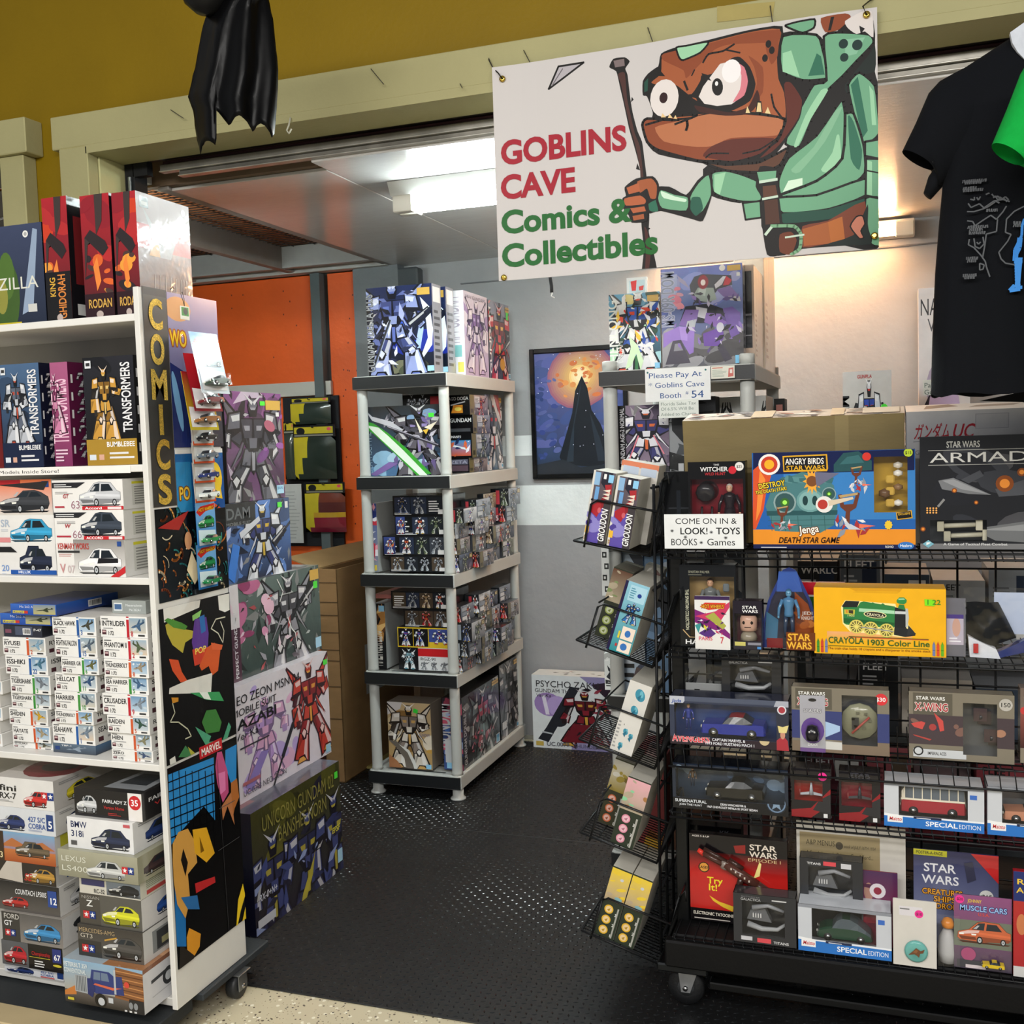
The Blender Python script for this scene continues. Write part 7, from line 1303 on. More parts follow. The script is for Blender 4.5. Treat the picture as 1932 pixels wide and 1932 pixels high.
def window_box(label,l,r_,t,b,Y,D,z0,frame,back,win,inside=None,cat='box',m='gloss',base='#22252c',wcol=None,name='window_box',tilt=0,pane=True):
    """open-fronted display box: real shell, printed surround, clear pane; win = opening (fractions)"""
    mx_,my = (l+r_)/2,(t+b)/2; x0,x1 = xx(l,my,Y),xx(r_,my,Y); z1 = zz(mx_,t,Y); z0 = zz(mx_,b,Y) if z0 is None else z0
    W,H = x1-x0,z1-z0; e = empty(name,((x0+x1)/2,Y,z0),label,cat,rot=(tilt,0,0)); th = .0015
    mb = MB(); mb.box(-W/2,W/2,D-th,D,0,H,base,m); mb.box(-W/2,W/2,0,D,0,th,base,m); mb.box(-W/2,W/2,0,D,H-th,H,wcol or base,m); mb.box(-W/2,-W/2+th,0,D,0,H,base,m); mb.box(W/2-th,W/2,0,D,0,H,base,m)
    B = Art(W-.004,H-.004); back(B); B.put(mb,Vector((-W/2+.002,D-th-.0003,.002)),X_,Z_,-Y_,m); mb.build('shell',e)
    Fa = Art(W,H,None,Vector((x0,Y,z0)),X_,Z_); frame(Fa); mb = MB()   # surround: the art is kept outside the opening by four clipped strips
    wx0,wz0,wx1,wz1 = win
    for rx0,rz0,rx1,rz1 in ((0,0,1,wz0),(0,wz1,1,1),(0,wz0,wx0,wz1),(wx1,wz0,1,wz1)):
        if rx1-rx0 < .002 or rz1-rz0 < .002: continue
        mb.box(-W/2+rx0*W,-W/2+rx1*W,0,th,rz0*H,rz1*H,base,m)
        k = len(Fa.L); eps = min(5e-5,.002/max(1,k))
        for i,(polys,col) in enumerate(Fa.L):
            for p in polys:
                pp_ = clip([(a-rx0*W,c-rz0*H) for a,c in p],(rx1-rx0)*W,(rz1-rz0)*H)
                if len(pp_) < 3: continue
                cc = col if not isinstance(col,list) else mix(col[0],col[2],.5)
                mb.face([Vector((-W/2+rx0*W+a,-eps*(i+1),rz0*H+c)) for a,c in pp_],cc,m)
    mb.build('printed_front',e)
    if pane: mb = MB(); mb.box(-W/2+wx0*W,-W/2+wx1*W,.0005,.001,wz0*H,wz1*H,'#fff','clear'); mb.build('window',e)
    if inside: inside(e,W,H,D)
    return e
def inner_car(L,col,kind,x=0,z=.004,label='',roof=None,glass='#20262c'):
    def f(e,W,H,D):
        P = e.location; toycar(L,col,kind,None,(P.x+x,P.y+D*.5,P.z+z),(0,0,0),'toy_car',label,'toy car',roof=roof,glass=glass)
    return f
z1 = RS[0]+.001
# large cartons behind the top row
x0,x1 = xx(1294,900,2.82),xx(1707,900,2.82); zt = zz(1500,784,2.82); W = x1-x0
mb = MB(); mb.box(-W/2,W/2,0,.12,0,zt-z1,'#7c6c44','card',.002); T = Art(W,.12); T.grad(0,0,1,1,'#c8b4a0','#d8c4b0'); shards(T,R(5),['#6c605c','#9c6450','#8c8480','#e0d4c4','#544844'],60,.02,.1,.95,.9,.1,.4); T.rect(.32,0,.42,1,'#d8bc98'); T.rect(.68,0,.74,1,'#d8bc98'); T.rect(.82,.1,.98,.9,'#dcc8b0'); T.put(mb,Vector((-W/2,0,zt-z1)),X_,Y_,Z_,'card')  # top face: light falling on it is put into the paler colour
A = Art(W,zt-z1); A.rect(.7,.5,.76,1,'#8a7a50'); A.line([(.02,.62),(.5,.60),(.99,.66)],.012,'#6a5c3c'); A.put(mb,Vector((-W/2,0,0)),X_,Z_,-Y_,'card')
mb.build('cardboard_box',None,'big brown cardboard box leaning forward on the top shelf of the wire rack','box',loc=((x0+x1)/2,2.835,z1),rot=(math.radians(9),0,0))
x0,x1 = xx(1710,900,2.82),xx(2060,900,2.82); W = x1-x0; H = zz(1800,772,2.82)-z1
mb = MB(); mb.box(-W/2,W/2,0,.13,0,H,'#9a9a9c','print',.0015); A = Art(W,H); A.grad(0,0,1,1,'#8c8c90','#a4a4a6'); A.text('ガンダム',.04,.80,.09,'#8c1c28',w=.2,shear=.3); A.text('UC',.25,.80,.10,'#8c1c28',w=.12,shear=.3); A.line([(.04,.775),(.36,.79)],.004,'#5c5c60'); A.rect(.38,.86,.56,.97,'#8a8a8e'); A.rect(.385,.865,.555,.965,'#9c9c9e'); A.text('PG',.03,.68,.03,'#555',bold=0); A.put(mb,Vector((-W/2,0,0)),X_,Z_,-Y_)
T = Art(W,.13); T.rect(0,0,1,1,'#dccfc4'); T.poly([(.1,.3),(.3,.6),(.25,.95),(.12,.8)],'#8c7464'); T.poly([(.35,.4),(.6,.5),(.65,.8),(.4,.7)],'#a08c7c'); T.poly([(.7,.5),(.9,.4),(.95,.6),(.75,.7)],'#8c7868'); T.put(mb,Vector((-W/2,0,H)),X_,Y_,Z_)
mb.build('robot_kit_box',None,'big pale grey kit carton with dark red lettering behind the dark space game','box',loc=((x0+x1)/2,2.835,z1),rot=(math.radians(8),0,0))
fbox('game_box','plain black box behind the figure pack at the left end of the top rack shelf','box',1254,1305,890,1036,2.76,.05,lambda A: (A.rect(0,0,1,1,'#0c0d0f'),A.rect(.15,.5,.9,.52,'#2c2e32'),A.rect(.45,.3,.6,.75,'#1c2026')),z0=z1,base='#0c0d0f',m='gloss')
def wit(A):
    A.rect(0,0,1,1,'#121214'); A.text('THE',.45,.955,.02,'#d8d8d8',w=.1); A.text('WITCHER',.22,.89,.05,'#e8e8e8',w=.48,bold=1); A.text('WILD HUNT',.30,.845,.032,'#b83038',w=.36); A.circ(.90,.94,.05,'#e4e0dc'); A.circ(.78,.90,.045,'#c82c38'); A.text('$25',.85,.925,.03,'#333',w=.1)
def witin(e,W,H,D):
    figurine(e,H*.60,('#241c20','#1c171a','#c89c80','#b8b0a8'),loc=(W*.20,D*.55,H*.13),coat=True)
    mb = MB(); 
    for sx in (-.30,-.12): mb.tube([(W*sx,D*.5,H*.16),(W*sx+.002,D*.5,H*.48)],.0035,'#8c7c7c','chrome',6); mb.box(W*sx-.008,W*sx+.01,D*.45,D*.5,H*.38,H*.39,'#a08c84','metal')
    mb.lathe((-W*.22,D*.5,H*.64),[(.0,-.012),(.02,-.01),(.026,0),(.02,.012),(0,.016)],'#2c2a2c','gloss',10,'y'); mb.build('accessory',e)
fb1 = window_box('black figure pack with dark red tray and long-coated figure, top rack shelf',1299,1407,871,1036,2.695,.045,z1,wit,lambda A: (A.grad(0,0,1,1,'#4c0c14','#8c1c28'),A.ell(.3,.66,.2,.12,'#3c0a10')),(.04,.06,.96,.80),witin,name='figure_pack',base='#121214')
K = 2.792
def ab(A):
    def q(p,c): A.pp(p,c,K,1240,640)
    A.grad(0,0,1,1,'#24549c','#2c6cb8'); A.grad(.2,.3,1,.8,'#2458a8','#4c9cd8'); q([(505,600),(1355,580),(1355,690),(505,715)],'#16204c'); A.rect(0,0,1,.20,'#e8922c'); A.rect(0,.0,1,.045,'#1c2450')
    q([(505,690),(540,660),(600,720),(575,800),(560,900),(520,1000),(503,1000)],'#d8542c'); q([(540,690),(570,740),(545,900),(520,960),(530,800)],'#f08c3c')
    q([(930,660),(980,600),(1060,590),(1130,640),(1130,690),(930,700)],'#2c5458'); q([(960,660),(1000,620),(1060,610),(1090,650)],'#3c6c70')
    q([(570,880),(600,800),(660,740),(760,700),(860,710),(930,770),(950,880),(930,980),(860,1020),(620,1010)],'#4c7c80'); q([(575,905),(950,900),(948,925),(578,930)],'#2c5458')
    for k in range(5): A.line([A.uv(1240+(600+70*k)/K,640+930/K),A.uv(1240+(605+70*k)/K,640+1010/K)],.006,'#36605f')
    for k in range(2): A.line([A.uv(1240+585/K,640+(955+28*k)/K),A.uv(1240+940/K,640+(950+28*k)/K)],.005,'#36605f')
    for k in range(9): a = -.4+k*.5; q([(640+20*math.cos(k)+k*30,725-10*math.sin(k)),(690+k*30,730),(680+k*30,760),(630+k*30,750)],'#5c8c8e' if k % 2 else '#3f6c70')
    for cx,cy,rr in ((672,860,.115),(905,815,.07)): u,v = A.uv(1240+cx/K,640+cy/K); A.circ(u,v,rr,'#8ca4a4'); A.circ(u,v,rr*.85,'#38585a'); A.circ(u,v,rr*.4,'#3c6c30'); A.circ(u,v,rr*.2,'#a8f060')
    u,v = A.uv(1240+805/K,640+850/K); A.ell(u,v,.085,.12,'#6c9c9c'); A.ell(u,v,.07,.10,'#84b0ae'); A.ell(u-.03,v,.017,.05,'#234042'); A.ell(u+.03,v,.017,.05,'#234042')
    u,v = A.uv(1240+815/K,640+748/K); P = []
    for k in range(24): rr = .14 if k % 2 == 0 else .08; P.append((u+rr*.42*math.cos(k*math.pi/12),v+rr*math.sin(k*math.pi/12)))
    A.poly(P,'#f0a83c'); A.circ(u,v,.055,'#7c4c2c'); q([(830,700),(960,705),(840,780)],'#6c6c84')
    def sling(x,y,s,c='#6c3c2c'):
        q([(x-30*s,y-50*s),(x-18*s,y-52*s),(x-10*s,y-18*s),(x+20*s,y-20*s),(x+32*s,y-60*s),(x+42*s,y-55*s),(x+30*s,y-8*s),(x+10*s,y+5*s),(x+8*s,y+45*s),(x-8*s,y+45*s),(x-4*s,y+5*s),(x-22*s,y-10*s)],c); q([(x-28*s,y-48*s),(x+36*s,y-58*s),(x+34*s,y-50*s),(x-22*s,y-40*s)],'#b89c6c'); shards(A,R(int(x)),['#c8ccd4','#a83838','#8c94a0','#e8e8ec'],14,*([c_ for c_ in (*A.uv(1240+(x-50*s)/K,640+(y+78*s)/K),*A.uv(1240+(x+60*s)/K,640+(y+30*s)/K))]),.02*s,.06*s); q([(x+40*s,y+45*s),(x+95*s,y+52*s),(x+40*s,y+60*s)],'#f0785c')
    sling(1045,720,.9); sling(1000,900,1.6); sling(655,930,.9)
    u,v = A.uv(1240+880/K,640+870/K); A.circ(u,v,.085,'#e8e4e0'); A.circ(u-.01,v,.05,'#b83c34'); q([(900,850),(1030,830),(1035,842),(905,880)],'#d8c8b0')
    u,v = A.uv(1240+590/K,640+660/K); A.circ(u,v,.11,'#f0ece8'); A.circ(u,v,.085,'#c8402c'); A.circ(u,v,.05,'#f0b02c')
    q([(660,615),(895,605),(900,680),(895,695),(665,700)],'#e0a82c'); q([(668,622),(888,612),(892,684),(670,692)],'#1a1a20')
    A.text('ANGRY BIRDS',*A.uv(1240+675/K,640+660/K),.06,'#f4f0e8',w=.24); A.text('STAR WARS',*A.uv(1240+680/K,640+690/K),.045,'#e8b02c',w=.24)
    A.text('DESTROY',*A.uv(1240+535/K,640+790/K),.055,'#f4d83c',w=.17,rot=8,out='#3c2008'); A.text('THE DEATH STAR!',*A.uv(1240+520/K,640+818/K),.035,'#f4d83c',w=.2,rot=8,out='#3c2008')
    A.text('Jenga',*A.uv(1240+752/K,640+1024/K),.075,'#f8f4e8',w=.12,rot=6,out='#6c4020'); A.text('DEATH STAR GAME',*A.uv(1240+638/K,640+1072/K),.058,'#26140a',w=.38,shear=.25)
    u,v = A.uv(1240+1310/K,640+1088/K); A.ell(u,v,.048,.04,'#3c78c0'); A.text('Hasbro',u-.035,v-.012,.028,'#f0f4f8',w=.07); A.text('ROVIO',.82,.012,.022,'#e8e8e8',w=.05); lines(A,.05,.008,.3,.03,1,'#c8c8d0',R(1)); 
    u,v = A.uv(1240+1322/K,640+597/K); A.circ(u,v,.042,'#c8e03c'); A.text('$15',u-.02,v-.015,.03,'#222',w=.04); u,v = A.uv(1240+1103/K,640+618/K); A.circ(u,v,.042,'#d83c34')
    q([(1258,912),(1340,900),(1345,942),(1262,952)],'#e0a82c'); q([(1263,916),(1335,905),(1340,938),(1267,947)],'#1c1c1c'); A.text('EXCLUSIVE',*A.uv(1240+1270/K,640+928/K),.02,'#e8b83c',w=.07,rot=6)
    u,v = A.uv(1240+1218/K,640+978/K); P = [(u+(.05 if k % 2 == 0 else .04)*.5*math.cos(k*math.pi/10),v+(.05 if k % 2 == 0 else .04)*math.sin(k*math.pi/10)) for k in range(20)]; A.poly(P,'#f0c83c')
def abin(e,W,H,D):
    mb = MB(); r = R(4)
    for k in range(3): mb.box(W*(.80+.0*k)-W/2+.01,W*(.80)-W/2+.03,.012,.025,H*(.42+.12*k),H*(.50+.12*k),'#c8a44c','gloss',.003)
    for z in (.46,.62,.76,.84): mb.lathe((W*.40,.02,H*z),[(0,-.008),(.011,-.004),(.011,.004),(0,.009)],r.choice(['#e8e4dc','#8c6c4c','#d8d0c0']),'gloss',10); 
    mb.lathe((W*.32,.02,H*.56),[(0,-.012),(.014,-.006),(.014,.006),(0,.012)],'#6c5038','gloss',10); mb.build('playing_piece',e)
window_box('wide blue board game box with orange foot and clear window of small pieces',1420,1727,851,1036,2.70,.055,z1,ab,lambda A: A.rect(0,0,1,1,'#c8a03c'),(.755,.37,.955,.93),abin,name='game_box',base='#1c2450')
def arm(A):
    def q(p,c): A.pp(p,c,K,1240,640)
    A.grad(0,0,1,1,'#2c2d30','#1c1d22'); clouds(A,R(3),['#3c3e44','#4c4c50','#26272c','#34363c'],16,0,.2,1,.8,.2); A.grad(0,.0,1,.05,'#8c8c8c','#5c5c60')
    A.text('STAR WARS',.16,.90,.055,'#c8c8c4',w=.20); A.text('ARMADA',.06,.77,.085,'#dcdcd8',w=.70,bold=0); A.rect(.05,.875,.9,.88,'#b8b8b4'); A.rect(.05,.745,.9,.75,'#b8b8b4')
    q([(1480,745),(1560,730),(1760,820),(1640,815),(1500,790)],'#7c7e82'); q([(1500,745),(1560,738),(1740,815),(1600,790)],'#9c9ea2'); q([(1600,740),(1700,690),(1720,720),(1640,760)],'#4c4e54'); q([(1720,700),(1780,690),(1780,740),(1730,750)],'#3c3e44'); q([(1780,790),(1932,740),(1932,820),(1800,830)],'#54565c')
    q([(1660,1000),(1932,960),(1932,1070),(1780,1060)],'#6c6e70'); q([(1700,1005),(1932,975),(1932,1010)],'#8c8e90')
    for x,y,s in ((1565,797,.012),(1680,860,.010),(1400,1000,.012),(1830,760,.04),(1920,700,.02)): u,v = A.uv(1240+x/K,640+y/K); A.circ(u,v,s*1.8,'#8c4c24'); A.circ(u,v,s,'#f0943c')
    for a in range(4):
        for b in range(3): u,v = A.uv(1240+(1422+16*a)/K,640+(890+12*b)/K); A.circ(u,v,.008,'#f4b060')
    A.line([A.uv(1240+1480/K,640+880/K),A.uv(1240+1510/K,640+845/K)],.02,'#8c8c8c'); u,v = A.uv(1240+1428/K,640+1078/K); A.poly([(u-.035,v),(u,v+.035),(u+.035,v),(u,v-.035)],'#7cb4c4'); A.poly([(u-.012,v-.012),(u-.012,v+.014),(u+.014,v+.014),(u+.01,v+.005)],'#f0f4f4'); A.text('A Game of Tactical Fleet Combat',.14,.035,.022,'#d8d8d8',w=.38,bold=1)
def armin(e,W,H,D):
    mb = MB()
    for x,z in ((-.30,.20),(-.26,.11)): 
        mb.tube([(W*x-.03,.02,H*z),(W*x+.06,.02,H*z+.004)],.006,'#b8b4a0','gloss',8); mb.box(W*x+.05,W*x+.065,.01,.03,H*z-.01,H*z+.016,'#c4c0ac','gloss',.001); mb.box(W*x-.035,W*x-.02,.01,.03,H*z-.012,H*z+.012,'#aca894','gloss',.001)
    mb.build('miniature_ship',e)
window_box('dark grey space battle game box with white capitals, right on top rack shelf',1736,2060,820,1038,2.70,.06,z1,arm,lambda A: A.grad(0,0,1,1,'#4c4e50','#6c6e70'),(.06,.07,.40,.26),armin,name='game_box',base='#202124',m='gloss')
def come(A):
    for t,x,y,h_,w_,b in (('COME ON IN &',.14,.72,.16,.78,0),('LOOK!',.20,.42,.19,.36,1),('TOYS',.66,.42,.19,.30,1),('BOOKS',.08,.10,.19,.34,0),('Games',.54,.10,.19,.36,0)): A.text(t,x,y,h_,'#17181a',w=w_,bold=b)
    for x,y in ((.10,.52),(.60,.48),(.47,.18),(.27,.34),(.78,.32)):
        for a in range(4): dx,dy = .022*math.cos(a*math.pi/4),.045*math.sin(a*math.pi/4); A.line([(x-dx,y-dy),(x+dx,y+dy)],.012,'#17181a')
    A.rect(.0,.0,1,.01,'#b8b8b4')
sheet('cardboard_sign','white card sign hand-lettered in black inviting people in, clipped to the top rack shelf','sign',((1257,969),(1404,971),(1401,1036),(1250,1035)),2.668,come,'#e4e6e6',th=.004)
# second row
z2 = RS[1]+.001
def spar(A):
    A.rect(0,0,1,1,'#15171a'); A.text('SPARTAN PALMER',.16,.90,.03,'#8c8c7c',w=.38); A.rect(.16,.875,.4,.885,'#6c6c60'); A.text('THE SPARTAN COLLECTION',.10,.70,.04,'#c8c8b0',w=.50,rot=-90); A.text('HA',.08,.03,.055,'#f0f0f0',w=.24); A.poly([(.04,.2),(.16,.11),(.9,.11),(.9,.12),(.17,.12),(.05,.21)],'#c8a878')
def sparin(e,W,H,D): figurine(e,H*.66,('#6c7070','#4c5048','#c49878','#3c2c24'),loc=(W*.02,D*.55,H*.15)); mb = MB(); mb.tube([(-W*.28,D*.5,H*.2),(-W*.22,D*.5,H*.5)],.005,'#3c4440','gloss',6); mb.box(W*.25,W*.36,D*.4,D*.6,H*.66,H*.76,'#6c7478','gloss',.003); mb.build('accessory',e)
window_box('tall black figure pack with amber tray and armoured figure on the second rack shelf',1283,1389,1066,1221,2.72,.05,z2,spar,lambda A: A.grad(0,0,1,1,'#6c5838','#a88c5c'),(.18,.13,.97,.86),sparin,name='figure_pack',base='#15171a')
def hwp(A):
    A.rect(0,0,1,1,'#e4e2de'); A.rect(0,.93,1,1,'#3c2850'); A.poly([(0,.75),(.5,.62),(1,.3),(1,.2),(.6,.36),(0,.5)],'#7c2474'); A.poly([(.0,.62),(.7,.5),(1,.8),(1,.9),(.6,.72)],'#c83c64'); A.poly([(.3,.62),(.55,.70),(.9,.45),(.8,.38)],'#a8a84c'); A.poly([(.1,.3),(.4,.42),(.6,.3),(.4,.2)],'#54307c'); A.poly([(.0,.45),(.2,.5),(.1,.3)],'#3c9494'); A.poly([(.15,.80),(.3,.88),(.9,.88),(.85,.78),(.4,.74)],'#d8402c'); A.text('HOT WHEELS',.2,.775,.07,'#f0b42c',w=.64,out='#7c2014'); A.text('PARIS',.1,.17,.07,'#d85c6c',w=.4); A.text('7',.72,.12,.12,'#c83c4c',w=.1); shards(A,R(4),['#2c1c3c','#e8d8e8','#c83c64','#5c2c6c','#d8d03c'],20,.1,.3,.9,.7,.02,.08)
fbox('card_pack','white trading pack with purple and magenta race art in front of the armoured figure pack','card pack',1311,1377,1125,1222,2.69,.012,hwp,z0=z2,base='#e4e2de',m='gloss')
def mm(A):
    A.grad(0,0,1,1,'#241c2c','#1c1a20'); A.text('STAR',.32,.84,.06,'#f0f0f0',w=.5); A.text('WARS',.32,.76,.06,'#f0f0f0',w=.54); A.rect(.02,.02,.98,.17,'#2c2a34'); A.rect(.05,.08,.42,.16,'#c8c06c'); A.rect(.5,.10,.95,.15,'#8c8c98'); A.rect(.82,.02,.95,.07,'#4c8ccc')
def mmin(e,W,H,D):
    mb = MB(); mb.lathe((0,D*.5,H*.36),[(.0,0),(W*.28,.002),(W*.30,.012),(W*.30,H*.26),(W*.26,H*.32),(0,H*.33)],'#c8a08c','gloss',14); mb.lathe((0,D*.5,H*.18),[(W*.30,0),(W*.28,H*.1),(W*.18,H*.18)],'#8c8474','gloss',12); mb.lathe((0,D*.58,H*.5),[(W*.31,0),(W*.30,H*.14),(W*.2,H*.21),(0,H*.22)],'#4c342c','gloss',12)
    y = D*.5-W*.305
    for sx in (-1,1): mb.lathe((sx*W*.12,y+.003,H*.55),[(0,-.002),(.005,0),(0,.002)],'#1c1418','gloss',8,'y')
    mb.box(-W*.11,W*.11,y-.001,y+.003,H*.455,H*.468,'#2c1c1c','gloss'); mb.build('figure',e)
window_box('small dark pack with a block-headed doll on the second rack shelf',1383,1438,1134,1224,2.70,.045,z2,mm,lambda A: A.grad(0,0,1,1,'#5c1c34','#3c1c30'),(.05,.18,.95,.74),mmin,name='figure_pack',base='#241c2c')
def blister(label,l,r_,t,b,Y,z0,card,fn=None,fig=None,shape='arch',name='figure_pack',depth=.035,tilt=0):
    mx_,my = (l+r_)/2,(t+b)/2; x0,x1 = xx(l,my,Y),xx(r_,my,Y); z1_ = zz(mx_,t,Y); W,H = x1-x0,z1_-z0
    e = empty(name,((x0+x1)/2,Y,z0),label,'toy',rot=(tilt,0,0)); A = Art(W,H)
    pts = {'arch': [(0,0),(1,0),(1,.35),(.92,.58),(.72,.85),(.62,.97),(.5,1),(.38,.97),(.28,.85),(.08,.58),(0,.35)],'rect': [(0,0),(1,0),(1,1),(0,1)],'pill': [(0,0),(1,0),(1,.82),(.93,.92),(.8,.98),(.5,1),(.2,.98),(.07,.92),(0,.82)]}[shape]
    mb = MB(); n = len(pts); vs = [(-W/2+a*W,depth,c*H) for a,c in pts]+[(-W/2+a*W,depth+.002,c*H) for a,c in pts]
    mb.mesh(vs,[tuple(range(n)),tuple(range(n,2*n))[::-1]]+[(i,i+n,(i+1) % n+n,(i+1) % n) for i in range(n)],card,'gloss')
    if fn: fn(A); A.put(mb,Vector((-W/2,depth-.0002,0)),X_,Z_,-Y_,'gloss')
    mb.build('backing_card',e)
    vs = [(-W/2+(.5+(a-.5)*.96)*W,depth-.001,c*.93*H) for a,c in pts]+[(-W/2+(.5+(a-.5)*.84)*W,.002,(.03+c*.84)*H) for a,c in pts]; mb = MB()
    mb.mesh(vs,[tuple(range(n,2*n))]+[(i,(i+1) % n,(i+1) % n+n,i+n) for i in range(n)],'#fff','clear'); mb.build('bubble',e)
    if fig: fig(e,W,H,depth)
    return e
def jed(A): 
    A.poly([(.05,0),(.95,0),(.98,.3),(.85,.6),(.6,.9),(.4,.9),(.15,.6),(.02,.3)],'#2c2c3c'); A.poly([(.6,.1),(.95,.1),(.97,.3),(.85,.55),(.6,.7)],'#8c4420'); clouds(A,R(3),['#a85c2c','#6c3420','#c87c3c'],8,.65,.15,.9,.5,.05); A.poly([(.3,.95),(.65,.95),(.75,.7),(.25,.7)],'#3c5ca8'); A.poly([(.02,.1),(.25,.1),(.28,.35),(.05,.45)],'#3c6c8c'); A.rect(.05,.0,.36,.12,'#7c2024'); A.text('JEDI',.74,.42,.04,'#e0d8d0',w=.2); A.text('KNIGHT',.72,.36,.04,'#e0d8d0',w=.24)
e = blister('clear arched figure pack with dark blue top on the second rack shelf',1437,1537,1075,1227,2.69,z2,'#2c3c7c',jed,lambda e,W,H,D: figurine(e,H*.60,('#4c7ca4','#2c3c54','#5c94b8','#3c6484'),loc=(-.0,D*.5,H*.14)),depth=.05)
A = Art(.07,.045); A.text('STAR',.05,.54,.38,'#f0b83c',w=.78,out='#8c4c14'); A.text('WARS',.02,.08,.38,'#f0b83c',w=.86,out='#8c4c14'); mb = MB(); mb.box(0,.07,.0,.001,0,.045,'#6c3414','gloss'); A.put(mb,Vector((0,0,0)),X_,Z_,-Y_,'gloss'); mb.build('title_label',e,loc=(-.005,-.001,.006))
fbox('storybook','red white and green book standing behind the arched pack','book',1500,1595,1099,1226,2.80,.02,lambda A: (A.rect(0,0,1,1,'#3c7c34'),A.rect(0,.80,1,1,'#b81c2c'),A.rect(0,.77,1,.80,'#e8e8e0')),z0=z2,base='#b81c2c',m='gloss')
K2 = 5.489
def cray(A):
    def q(p,c): A.pp(p,c,K2,1580,1020)
    A.rect(0,0,1,1,'#eeb012'); A.grad(.1,.20,.75,.34,'#eeb012','#e8a878'); A.poly([(.27,1.0),(.32,.955),(.66,.95),(.68,1.0)],'#d89a0c'); A.poly([(.3,.935),(.34,.93),(.64,.925),(.66,.94),(.64,.96),(.34,.96)],'#e0a410')
    q([(36,688),(80,618),(230,625),(270,630),(600,655),(610,690),(720,715),(735,870),(812,970),(700,1000),(580,990),(130,940),(55,860)],'#f8e8a0')
    q([(45,680),(85,622),(228,628),(205,690),(60,690)],'#1a1c1c'); q([(58,690),(205,690),(235,640),(270,630),(595,682),(600,880),(580,905),(90,870),(62,850)],'#2c7c40'); q([(225,700),(590,725),(592,760),(222,735)],'#a8d8b0'); q([(62,800),(590,850),(588,880),(64,850)],'#1e5c2e'); q([(70,712),(180,716),(178,765),(72,760)],'#c8c040'); q([(115,718),(165,720),(163,758),(118,752)],'#3c3424'); q([(85,716),(105,717),(106,752),(88,750)],'#d8882c')
    q([(330,655),(365,638),(400,655),(395,680),(335,675)],'#2c7c40'); q([(450,660),(470,648),(490,662),(488,680),(452,676)],'#2c7c40'); A.text('1903',*A.uv(1580+98/K2,1020+785/K2),.028,'#d8d080',w=.06)
    q([(595,690),(720,712),(712,905),(590,900)],'#1c1e20'); q([(595,730),(718,735),(716,762),(594,758)],'#c8cccc'); q([(590,900),(710,905),(812,960),(805,985),(700,998),(585,975)],'#222426'); q([(705,700),(730,706),(740,800),(725,895),(706,895)],'#b8bcb8'); q([(735,875),(812,965),(720,985)],'#2c2e30')
    q([(640,660),(690,665),(705,720),(625,700)],'#2c7c40'); q([(612,618),(640,588),(690,588),(718,615),(715,640),(690,660),(640,655),(614,640)],'#2f8a48'); q([(630,600),(690,598),(700,612),(632,615)],'#9cd0a4')
    u,v = A.uv(1580+390/K2,1020+768/K2); A.ell(u,v,.088,.052,'#e8e0a0',rot=-.08); A.ell(u,v,.080,.042,'#1c1a14',rot=-.08); A.text('CRAYOLA',u-.065,v-.012,.04,'#f0e8c0',w=.13,rot=-5)
    for cx,cy in ((197,890),(345,910),(510,930)):
        u,v = A.uv(1580+cx/K2,1020+cy/K2); A.circ(u,v,.105,'#d8c860'); A.circ(u,v,.085,'#6c6434')
        for k in range(12): a = k*math.pi/6; A.line([(u,v),(u+.092*A.H/A.W*math.cos(a),v+.092*math.sin(a))],.012,'#e8d870')
        A.circ(u,v,.022,'#e8d870')
    A.line([A.uv(1580+250/K2,1020+895/K2),A.uv(1580+580/K2,1020+940/K2)],.018,'#9c9c94')
    A.line([(.27,.272),(.87,.262)],.01,'#3c5c1c'); A.line([(.27,.262),(.87,.252)],.008,'#d84c2c'); A.text('CRAYOLA',.11,.165,.095,'#2c5c24',w=.275); A.text('1903 Color Line',.40,.15,.085,'#2c5c24',w=.48); A.line([(.11,.125),(.87,.118)],.008,'#3c5c1c'); A.text('The train that holds 18 crayons and a sharpener in the smoke stack',.105,.07,.035,'#7c3c10',w=.78,bold=0)
    for x,c in ((.03,'#3c8c2c'),(.062,'#c8402c'),(.094,'#6c7cac'),(.91,'#6c7cac'),(.94,'#d84c20'),(.972,'#5cac28')): A.rect(x-.01,.02,x+.01,.19,c); A.poly([(x-.008,.19),(x+.008,.19),(x,.235)],sh(c,.8)); A.rect(x-.01,.1,x+.01,.11,sh(c,.5))
    q([(900,605),(1005,612),(1005,678),(905,672)],'#7ce01c'); A.text('1 22',*A.uv(1580+915/K2,1020+660/K2),.07,'#3c8c1c',w=.11)
ey = fbox('train_box','bright yellow box with a green steam locomotive picture on the second rack shelf','box',1536,1785,1110,1237,2.69,.09,cray,z0=z2,base='#eeb012',m='print')
blister('clear hard case with a purple and white player card right of the yellow box',1784,1823,1131,1238,2.69,z2,'#8c8c94',lambda A: (A.rect(0,0,1,1,'#6c6c74'),A.rect(.08,.2,.9,.72,'#b8b0c0'),A.ell(.55,.5,.2,.16,'#c8a090'),A.rect(.08,.65,.9,.72,'#4c3c84'),lines(A,.2,.25,.8,.35,2,'#e8e8f0',R(1))),None,'rect','card_case',.02)
